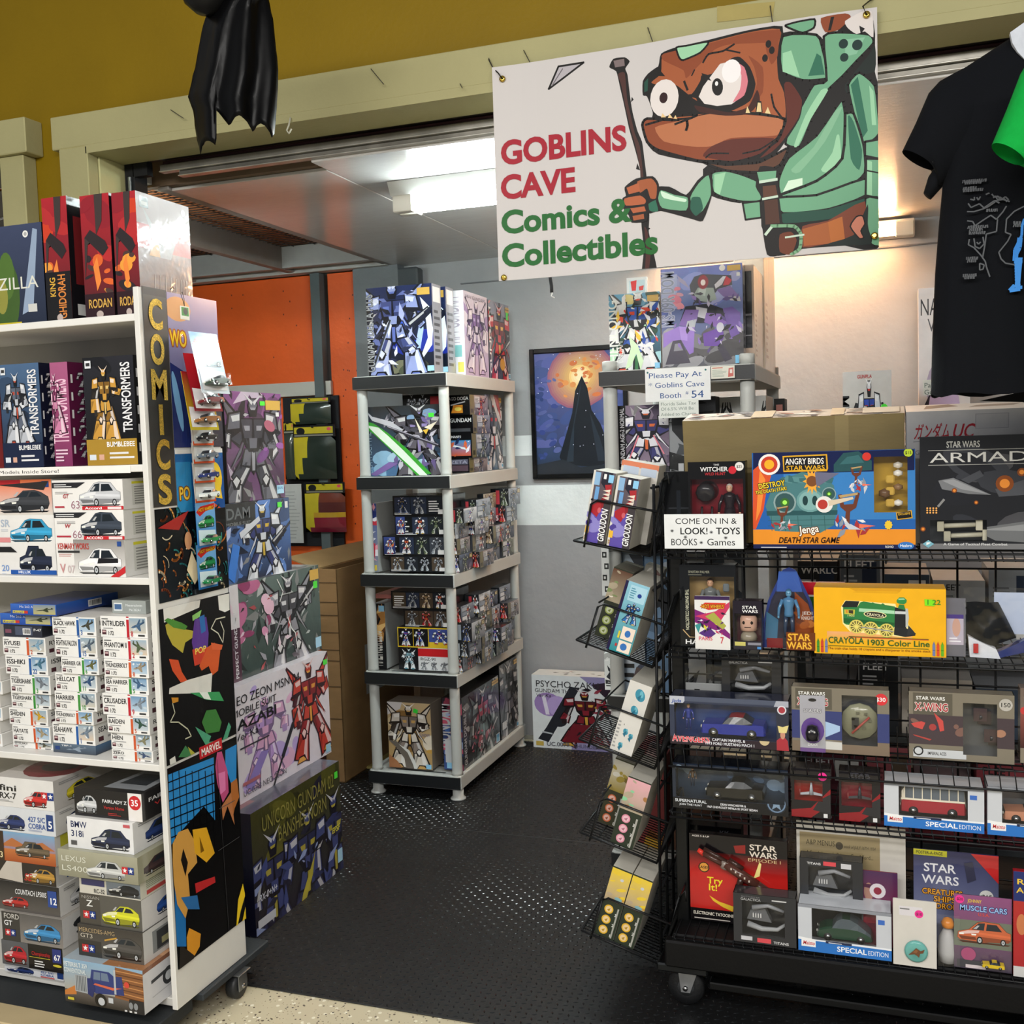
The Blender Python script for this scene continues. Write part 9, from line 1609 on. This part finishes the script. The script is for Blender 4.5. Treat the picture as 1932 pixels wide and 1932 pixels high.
oq([(1310,300),(1350,255),(1405,300),(1418,400),(1420,470),(1390,500),(1360,510),(1330,400)],GM); q([(1320,300),(1345,270),(1380,460),(1360,490)],GD); q([(1385,300),(1400,320),(1410,440),(1395,440)],GL_)
oq([(1300,400),(1330,400),(1365,510),(1370,610),(1310,660),(1200,690),(1080,700),(1065,640),(1100,560),(1200,480),(1290,350)],GM); q([(1280,480),(1285,560),(1240,610),(1215,600),(1255,540),(1270,480)],GL_); q([(1100,640),(1150,630),(1150,655),(1080,680)],'#d8f0d8'); q([(1310,410),(1330,430),(1360,530),(1350,600),(1320,560)],GD); q([(1110,600),(1190,520),(1260,400),(1290,380),(1230,500),(1140,610)],'#84b894')
ln([(1290,350),(1300,400),(1290,560),(1200,640),(1070,690)],.012)
oq([(1060,700),(1200,690),(1370,630),(1372,690),(1240,740),(1080,755)],GM); q([(1080,755),(1240,740),(1372,700),(1372,740),(1240,775),(1085,790)],'#1c4a3c')
oq([(1370,500),(1420,490),(1424,560),(1370,550)],GM); oq([(1375,560),(1425,560),(1428,700),(1372,690)],GM,.008); q([(1378,565),(1395,570),(1395,690),(1378,690)],GL_); oq([(1372,700),(1428,705),(1432,860),(1392,862),(1378,800)],GM,.008); ln([(1372,690),(1426,700)],.010); ln([(1368,600),(1426,610)],.006)
# hip and leather
q([(1150,800),(1240,780),(1370,710),(1368,860),(1240,862),(1150,875)],'#7c3c24'); q([(1150,810),(1240,785),(1255,860),(1155,870)],'#a85c2c'); q([(1240,785),(1290,765),(1300,850),(1250,860)],'#b8682c'); q([(1380,720),(1380,800),(1392,862),(1230,865),(1330,830)],'#14201c')
oq([(1318,800),(1340,765),(1362,762),(1370,790),(1356,815),(1366,838),(1350,842)],'#c87c64',.006)
# head
q([(650,190),(700,170),(820,145),(960,110),(1080,95),(1070,200),(1080,270),(1110,290),(1150,350),(1140,420),(1090,500),(1060,540),(980,580),(880,585),(800,580),(640,545),(595,500),(580,440),(615,418),(620,395),(600,340),(585,335),(585,290),(605,260),(640,235)],BK)
q([(655,195),(710,180),(820,155),(960,118),(1070,105),(1060,200),(1065,280),(1085,330),(1090,420),(1040,500),(960,560),(860,560),(700,540),(640,520),(620,470),(640,430),(700,415),(860,400),(880,390),(780,360),(740,330),(700,300),(640,300),(615,290),(650,260)],SK)
q([(660,190),(820,158),(960,120),(1070,108),(1060,150),(900,160),(840,180),(780,240),(740,280),(730,250),(660,215)],RB); q([(1040,120),(1068,108),(1062,200),(1040,230),(1020,170)],RB)
q([(960,200),(1010,240),(1010,330),(960,380),(990,300),(980,240)],RB); q([(1085,300),(1110,295),(1148,355),(1135,420),(1080,500),(1040,540),(1000,560),(1060,500),(1095,430)],RD_)
oq([(583,440),(600,418),(690,425),(760,420),(860,400),(1000,405),(1080,420),(1088,430),(1060,500),(960,560),(860,572),(780,570),(640,530),(600,500)],RB,.012); q([(628,450),(700,432),(830,405),(1000,412),(1080,425),(1060,480),(900,490),(830,520),(760,520),(660,500)],SKL); q([(830,520),(900,495),(1050,490),(1000,545),(900,572),(800,555)],RD_)
ln([(595,440),(640,428),(700,412),(780,410),(700,440)],.010); ln([(742,425),(745,445),(740,462)],.012); ln([(810,560),(830,545),(890,545)],.007); ln([(940,545),(1000,530),(1060,490),(1075,460)],.007)
q([(585,335),(585,285),(605,258),(640,235),(640,260),(615,290),(612,330)],BK); q([(590,325),(590,290),(604,275),(602,320)],'#1c4a3c')
# brows, eye sockets, eyes
q([(795,270),(830,265),(900,210),(930,205),(965,240),(985,300),(965,360),(900,395),(840,400),(790,385),(775,350),(740,350),(700,390),(640,400),(615,380),(610,330),(640,305),(700,300),(720,330),(760,335),(790,290)],BK)
A.poly([uvb(*p) for p in ((785,345),(800,310),(860,230),(905,218),(945,240),(958,290),(945,340),(900,372),(850,378),(805,370))],'#e4dcd8'); q([(905,218),(945,240),(958,290),(945,340),(905,365),(930,320),(935,270),(920,235)],'#d87c88'); A.ell(*uvb(900,255),.024,.05,'#f4f0f0')
A.ell(*uvb(851,311),.014,.038,BK,rot=.1); A.ell(*uvb(848,299),.004,.01,'#eee')
A.ell(*uvb(662,347),.038,.082,'#e4dcd8'); A.ell(*uvb(659,346),.011,.024,'#2c1010')
q([(795,262),(815,268),(830,290),(800,280)],BK); q([(640,268),(665,270),(640,240)],BK); ln([(800,225),(820,195),(870,185),(910,160)],.008); ln([(770,250),(760,270)],.006); ln([(880,180),(930,190)],.007); ln([(733,290),(745,320)],.010); ln([(1040,335),(1050,380),(1075,415)],.008)
q([(720,385),(745,368),(762,392),(745,405),(722,402)],BK); q([(770,375),(860,395),(900,400),(960,380),(990,320),(1000,360),(960,405),(880,412),(790,400)],'#3c1810')
for x,y in ((1018,208),(1042,180),(1030,158)): A.ell(*uvb(x,y),.007,.016,BK)
for p in ([(650,415),(655,400),(668,415)],[(675,418),(680,402),(692,418)],[(695,420),(702,408),(708,422)]): q(p,'#e8c890')
q([(985,400),(990,360),(1005,360),(1010,400)],BK); q([(988,398),(993,365),(1003,366),(1006,398)],'#e8d098'); q([(950,402),(956,378),(966,402)],'#e8d098'); q([(1018,402),(1028,380),(1038,405)],'#e8d098')
# horns / cap pieces
oq([(705,170),(740,165),(820,152),(790,190),(730,215),(715,205)],GL_,.008); oq([(1090,92),(1130,80),(1192,70),(1190,100),(1150,118),(1100,100)],GM,.008); q([(1215,66),(1300,48),(1320,60),(1280,105),(1230,115)],RB); q([(1250,62),(1262,60),(1250,108),(1240,110)],BK); q([(1300,75),(1360,40),(1395,40),(1400,130),(1370,110),(1340,120),(1310,100)],'#dcd4d0'); q([(1350,90),(1370,100),(1355,120)],BK)
# belt, cross strap, near arm
oq([(800,575),(880,585),(960,580),(1000,575),(1060,545),(1100,525),(1070,585),(1000,610),(880,605)],'#5c3826',.010)
oq([(830,615),(880,605),(940,620),(1005,650),(1005,710),(940,715),(870,700),(835,680)],GM); q([(840,620),(880,612),(860,690),(840,680)],GL_); oq([(940,720),(1002,712),(1005,770),(950,778)],GM,.008)
q([(1000,590),(1060,600),(1068,700),(1080,790),(1085,880),(1060,905),(1025,900),(1008,800),(1005,700),(985,660)],BK); q([(1010,660),(1055,655),(1062,690),(1012,700)],'#5c3826'); q([(1015,710),(1062,705),(1070,790),(1020,795)],'#4c2c1e'); q([(990,610),(1058,605),(1055,640),(1000,650)],GM); ln([(1000,645),(1060,635)],.012,'#c8dcc8'); ln([(1010,705),(1062,695)],.010,'#c8dcc8'); q([(1070,830),(1110,820),(1130,850),(1110,900),(1070,890)],'#6c341c'); ln([(1040,800),(1120,800),(1145,830),(1140,880),(1110,900)],.014,'#7cac84'); ln([(1040,805),(1020,830)],.012,'#c8dcc8'); ln([(1090,840),(1155,830)],.008,'#c8dcc8')
q([(595,665),(680,660),(740,690),(780,640),(820,610),(835,640),(830,700),(800,782),(760,775),(650,745),(600,752)],BK); q([(650,672),(700,690),(745,700),(740,745),(655,735),(640,700)],GM); q([(650,675),(700,695),(740,705),(735,715),(660,700)],'#d0ecd4'); q([(755,700),(785,650),(820,622),(828,690),(800,745),(770,760)],GM); q([(760,700),(790,700),(800,740),(775,765),(755,740)],'#235a48'); q([(605,675),(640,668),(630,700),(640,745),(608,742)],GD)
q([(520,660),(560,630),(620,622),(642,650),(640,700),(605,720),(600,780),(545,785),(535,760),(515,735),(512,700),(525,690)],BK); q([(565,640),(615,630),(635,655),(632,700),(612,700),(600,665),(575,680)],SK); q([(527,662),(570,645),(575,675),(535,685)],'#b4603a'); q([(520,700),(575,690),(595,705),(590,720),(525,725)],'#b4603a'); q([(540,735),(590,728),(596,745),(550,752)],'#b4603a'); q([(548,762),(588,755),(590,772),(552,778)],SK)
# lettering in front of the staff
for t,(x,y),xe,h_,c in (('GOBLINS',(84,580),528,.128,'#a3162a'),('CAVE',(84,702),346,.128,'#a3162a'),('Comics &',(86,824),540,.124,'#1c6428'),('Collectibles',(88,942),641,.124,'#1c6428')):
    u,v = uvb(x,y); u2 = uvb(xe,y-8)[0]; A.text(t,u,v,h_*.85,c,w=u2-u,bold=2)
W,H = x1-x0,z1-z0; mb = MB(); NX = 24
def cz(u): return .008*math.sin(u*7)+.002*math.sin(u*19)
# the vinyl keeps a slight wave: every printed shape is laid on the same wavy surface
vs = []; fs = []
for i in range(NX+1):
    u = i/NX; vs += [(-W/2+u*W,cz(u)+.002,0),(-W/2+u*W,cz(u)+.002,H)]
for i in range(NX): fs.append((2*i,2*i+2,2*i+3,2*i+1))
mb.mesh(vs,fs,'#d8d4d0','vinyl',True); mb.build('vinyl_sheet',bn)
mb = MB(); k = len(A.L); eps = .0016/k
def slices(p):   # cut a shape into vertical strips so that it follows the wave
    xs = [a for a,b in p]; i0 = max(0,int(min(xs)/W*NX)); i1 = min(NX-1,int(max(xs)/W*NX-1e-9))
    if i0 == i1: return [p]
    out = []
    for i in range(i0,i1+1):
        a = i*W/NX; q_ = clip([(x-a,y) for x,y in p],W/NX,H)
        if len(q_) >= 3: out.append([(x+a,y) for x,y in q_])
    return out
for i,(polys,col) in enumerate(A.L):
    for p in polys:
        for s_ in slices(p):
            P = []
            for a,b in s_:
                u = a/W; j = min(NX-1,int(u*NX)); f_ = u*NX-j; c0 = cz(j/NX)*(1-f_)+cz((j+1)/NX)*f_; P.append((-W/2+a,c0-eps*(i+1),b))
            mb.face(P,col,'vinyl')
mb.build('printed_artwork',bn)
for p in ((948,149),(951,524),(1650,445),(1635,28)):
    P = oy(*p,BY); mb = MB(); mb.lathe((P.x-(x0+x1)/2,-.002,P.z-z0),[(.004,-.004),(.0075,-.004),(.009,-.001),(.009,.002)],'#c8a84c','chrome',16,'y'); mb.build('grommet',bn)
mb = MB(); mb.tube([oy(948,149,BY-.006),oy(940,138,BY-.012),oy(930,128,2.885),oy(922,112,2.897)],.0018,'#2c2a26','metal'); mb.build('hook',bn,world=True)
mb = MB(); mb.tube([oy(1635,28,BY-.006),oy(1628,12,BY-.012),oy(1640,2,2.885),oy(1648,-3,2.897)],.002,'#3c3a34','metal'); mb.build('hook',bn,world=True)
mb = MB(); P = oy(1038,540,2.93); mb.tube([Vector((P.x,P.y,2.55)),P+Z_*.03,P+Vector((.004,0,0)),P+Vector((.004,0,-.018))],.005,'#26282a','matte',8); mb.tube([P+Vector((.006,0,-.018)),P+Vector((.002,0,-.028)),P+Vector((.012,0,-.034))],.002,'#d8d8d4','matte',6)
mb.build('cord_end',None,'dark cord end with white tip poking out below the banner','cord')

# ================================================================== SHIRTS
def shirt(name,label,Y,rows,depth,col,sleeve,m='cloth',art=None,parent=None):
    """rows: (z, x_left, x_right); closed body tube with soft folds; sleeve: list of (centre, half vector) rings"""
    e = empty(name,(0,Y,0),label,'shirt'); n = 40; vs = []; fs = []
    for j,(z,a,b) in enumerate(rows):
        cx,hw = (a+b)/2,(b-a)/2; t_ = j/(len(rows)-1)
        for k in range(n):
            th = 2*math.pi*k/n; c,s = math.cos(th),math.sin(th); fold = .010*math.sin(k*1.7+z*3)*(1-t_)+.006*math.sin(k*.9)*(1-t_)
            dd = depth*(1-.65*t_**3); x = cx+hw*(abs(c)**.75)*(1 if c > 0 else -1); y = (dd+fold)*(abs(s)**.9)*(1 if s > 0 else -1)
            vs.append((x,y,z+.004*math.sin(k*1.3)*(1-t_)))
    for j in range(len(rows)-1):
        for k in range(n): a = j*n+k; b = j*n+(k+1) % n; fs.append((a,b,b+n,a+n))
    fs.append(tuple(range((len(rows)-1)*n,len(rows)*n)))
    mb = MB(); mb.mesh(vs,fs,col,m,True); o = mb.build('body',e)
    if sleeve:
        for sl in sleeve:
            vs = []; fs = []; n2 = 20
            for (cx,cz_,hx_,hz_,dy) in sl:
                for k in range(n2):
                    th = 2*math.pi*k/n2; vs.append((cx+hx_*math.cos(th),dy*math.sin(th),cz_+hz_*math.cos(th)))
            for j in range(len(sl)-1):
                for k in range(n2): a = j*n2+k; b = j*n2+(k+1) % n2; fs.append((a,b,b+n2,a+n2))
            mb = MB(); mb.mesh(vs,fs,col,m,True)
            c,d = sl[-1],sl[-2]; ins = []   # turned-in hem
            mb.build('sleeve',e)
    return e
YS = 2.40
def sxz(x,y): p = oy(x,y,YS); return p.x,p.z
rows = []
for yy,xl in ((748,1756),(640,1759),(520,1764),(430,1771),(345,1779),(290,1783),(240,1782),(190,1778)):
    x,z = sxz(xl,yy); rows.append((z,x,.66-x))
x,z = sxz(1822,128); rows.append((z,x,.66-x)); x,z = sxz(1898,78); rows.append((z,x,.66-x))
def ring(p0,p1,dy): (a,b),(c,d) = sxz(*p0),sxz(*p1); return ((a+c)/2,(b+d)/2,(a-c)/2,(b-d)/2,dy)
sl = [ring((1850,112),(1830,320),.04),ring((1800,138),(1800,330),.05),ring((1773,153),(1782,345),.05),ring((1752,176),(1772,352),.052),ring((1728,232),(1768,335),.05),ring((1702,286),(1762,318),.045)]
sh_ = shirt('tee_shirt','black t-shirt with a faint grey map print hanging at the upper right',YS,rows,.075,'#04060c',[sl])
mb = MB(); mb.box(-.0,.0005,0,0,0,0,'#000') if 0 else None
sl2 = [ring((1764,312),(1782,345),.03),ring((1752,330),(1776,352),.03),ring((1743,360),(1758,372),.02)]; vs = []; fs = []
for (cx,cz_,hx_,hz_,dy) in sl2:
    for k in range(14): th = 2*math.pi*k/14; vs.append((cx+hx_*math.cos(th),.02+dy*math.sin(th),cz_+hz_*math.cos(th)))
for j in range(2):
    for k in range(14): a = j*14+k; b = j*14+(k+1) % 14; fs.append((a,b,b+14,a+14))
fs.append(tuple(range(28,42))); mb.mesh(vs,fs,'#0a0c11','cloth',True); mb.build('back_sleeve_hem',sh_)
# map print on the chest (screen-printed lines), follows the front of the body tube
def front_y(x,z):
    for j in range(len(rows)-1):
        if rows[j][0] <= z <= rows[j+1][0] or j == len(rows)-2:
            t = (z-rows[j][0])/(rows[j+1][0]-rows[j][0]); a = rows[j][1]+(rows[j+1][1]-rows[j][1])*t; b = rows[j][2]+(rows[j+1][2]-rows[j][2])*t; break
    cx,hw = (a+b)/2,(b-a)/2; c = min(.98,abs((x-cx)/hw)); cc = c**(1/.75); s = math.sqrt(max(0,1-cc*cc)); tt = (z-rows[0][0])/(rows[-1][0]-rows[0][0]); return -(.075*(1-.65*tt**3)+.013)*s**.9
mb = MB()
def pl(pts,wpx,col,K=4.83,ox_=1580,oy_=380):
    P = []
    for a,b in pts:
        p = oy(ox_+a/K,oy_+b/K,YS-.06); P.append(Vector((p.x,front_y(p.x,p.z)-.004,p.z)))
    for a,b in zip(P[:-1],P[1:]):
        d = (b-a); 
        if d.length < 1e-6: continue
        nrm = Vector((-d.z,0,d.x)).normalized()*wpx*.0006; mb.face([a-nrm,b-nrm,b+nrm,a+nrm],col,'matte')
g = '#4c4e52'; r = R(8)
for L in ([(1190,20),(1215,60),(1290,30),(1330,70),(1420,10),(1500,0),(1560,20)],[(1180,95),(1240,100),(1320,80),(1370,60),(1430,20)],[(1180,180),(1230,190),(1250,230),(1310,190),(1390,140),(1440,180),(1500,110),(1530,60)],[(1450,180),(1440,290),(1350,310),(1335,420),(1315,530)],[(1200,350),(1190,400),(1240,430),(1300,500),(1340,560),(1350,610),(1380,700)],[(1290,575),(1330,590),(1320,630),(1290,635),(1290,575)],[(1700,60),(1600,110),(1530,180),(1520,300),(1570,320),(1540,380),(1460,480),(1480,540),(1520,580),(1600,595)],[(1240,345),(1250,420),(1290,440),(1330,400),(1320,335)],[(1265,380),(1280,400),(1300,380)]): pl(L,2.2,g)
for x,y,w_ in ((1185,240,170),(1200,265,120),(1195,295,140),(1350,95,100),(1170,525,90),(1180,550,70),(1140,680,110),(1150,700,80),(1590,215,60),(1590,240,60),(1140,-185,200),(1160,-170,150),(1145,-120,110),(1145,-100,170)):
    k = x
    while k < x+w_: d = r.uniform(8,20); pl([(k,y),(k+d,y+r.uniform(-3,3))],5,g); k += d+5
for _ in range(10): a,b = r.uniform(1180,1500),r.uniform(-60,10); pl([(a,b),(a+r.uniform(10,40),b+r.uniform(-40,40)),(a+r.uniform(20,70),b+r.uniform(-20,30))],2.2,g)
pl([(1690,180),(1670,240),(1665,330),(1600,460),(1595,560)],4,'#2c7ccc'); pl([(1650,350),(1640,440),(1610,500),(1605,560)],8,'#2c7ccc'); pl([(1595,570),(1670,570)],5,'#2c7ccc')
for k in range(9): t = k/8; pl([(1602+6*t,570+210*t),(1668-20*t,570+210*t)],14,'#3484d4')
pl([(1555,828),(1600,780),(1650,785),(1650,815),(1555,828)],6,'#3484d4')
mb.build('chest_print',sh_,loc=(0,0,0))
# hanger / pale collar panel and green shirt in front
x0,z0 = sxz(1898,80)
mb = MB(); P = [sxz(*p) for p in ((1901,76),(1905,95),(1915,112),(1932,130),(1960,140),(1975,60),(1932,54))]; n = len(P); mb.mesh([(a,-.045,b) for a,b in P]+[(a,-.03,b) for a,b in P],[tuple(range(n)),tuple(range(n,2*n))[::-1]]+[(i,i+n,(i+1) % n+n,(i+1) % n) for i in range(n)],'#c8ccd4','cloth'); mb.build('collar_card',None,'pale grey card collar form showing in the neck of the black t-shirt','card',loc=(0,YS,0))
YG = 2.2
def gxz(x,y): p = oy(x,y,YG); return p.x,p.z
def ring2(p0,p1,dy): (a,b),(c,d) = gxz(*p0),gxz(*p1); return ((a+c)/2,(b+d)/2,(a-c)/2,(b-d)/2,dy)
gs2 = [ring2((1955,90),(2010,330),.05),ring2((1925,140),(1975,330),.052),ring2((1900,205),(1952,325),.052),ring2((1871,274),(1933,308),.05)]
rw = []
for yy,xl in ((760,1990),(500,1985),(330,1975),(200,1965),(100,1962)): x,z = gxz(xl,yy); rw.append((z,x,.85-x))
shirt('tee_shirt','bright green t-shirt, only its sleeve in frame at the right edge',YG,rw,.07,'#0a9a3c',[gs2])
# second dark hem behind
mb = MB(); P = [oy(1850,756,2.49),oy(1932,738,2.49),oy(2050,735,2.49),oy(2050,790,2.49),oy(1932,758,2.49)]; n = len(P)
mb.mesh([tuple(p) for p in P]+[(p.x,p.y+.03,p.z) for p in P],[tuple(range(n)),tuple(range(n,2*n))[::-1]]+[(i,i+n,(i+1) % n+n,(i+1) % n) for i in range(n)],'#0b0d12','cloth'); mb.build('tee_shirt',None,'hem of another black shirt hanging just behind the printed one','shirt')

# ================================================================== BLACK FOIL CAPE BALLOON
YC = 2.35
L = [(478,-60),(440,-20),(402,10),(383,50),(372,110),(362,160),(355,183),(366,206),(370,250),(379,291)]
Rr = [(500,-60),(504,-20),(507,5),(515,40),(520,90),(524,130),(523,170),(521,200),(518,240),(515,262)]
hem = [(379,291),(386,276),(394,266),(402,266),(411,276),(413,262),(415,240),(408,204),(412,204),(422,215),(438,238),(447,221),(455,217),(466,228),(479,251),(485,236),(491,233),(498,237),(508,250),(513,263),(517,240)]
NXc,NT = 40,26; vs = []; fs = []
def lerp_edge(E,t): k = t*(len(E)-1); i = min(len(E)-2,int(k)); f = k-i; return (E[i][0]*(1-f)+E[i+1][0]*f,E[i][1]*(1-f)+E[i+1][1]*f)
def hem_y(x):
    for (a,b),(c,d) in zip(hem[:-1],hem[1:]):
        if min(a,c) <= x <= max(a,c) and a != c: return b+(d-b)*(x-a)/(c-a)
    return 250
for j in range(NT+1):
    t = j/NT
    for i in range(NXc+1):
        s = i/NXc; top = (478+22*s,-60); xb = 372+(518-372)*s; 
        yy = -60+(hem_y(379+(515-379)*s)+60)*t
        kk = max(0,min(1,(yy+60)/350)); xl,_ = min(((abs(lerp_edge(L,q_/40)[1]-yy),q_) for q_ in range(41)))[0],0
        ql = min(range(41),key=lambda q_: abs(lerp_edge(L,q_/40)[1]-yy)); qr = min(range(41),key=lambda q_: abs(lerp_edge(Rr,q_/40)[1]-yy))
        xL,xR = lerp_edge(L,ql/40)[0],lerp_edge(Rr,qr/40)[0]; px_ = xL+(xR-xL)*s
        Yd = YC-.05*math.sin(math.pi*s)+.012*math.sin(s*17+t*2)*(t**.7)+.02*abs(s-.2)
        p = oy(px_,yy,Yd); vs.append(tuple(p))
for j in range(NT):
    for i in range(NXc): a = j*(NXc+1)+i; fs.append((a,a+1,a+NXc+2,a+NXc+1))
e = empty('foil_cape',(0,0,0),'black foil cape with a scalloped hem hanging in front of the yellow wall','balloon')
mb = MB(); mb.mesh(vs,fs,'#060607','foil',True); o = mb.build('cape',e); md = o.modifiers.new('s','SOLIDIFY'); md.thickness = .002
mb = MB(); P = oy(388,-22,2.33); mb.lathe((P.x,P.y,P.z),[(0,-.065),(.03,-.058),(.055,-.035),(.065,0),(.055,.035),(.03,.058),(0,.065)],'#1a1a1a','foil',20); mb.build('balloon_body',e)
mb = MB(); mb.tube([oy(490,-58,2.35),oy(492,-200,2.35),oy(494,-420,2.35)],.001,'#888'); mb.build('string',e)
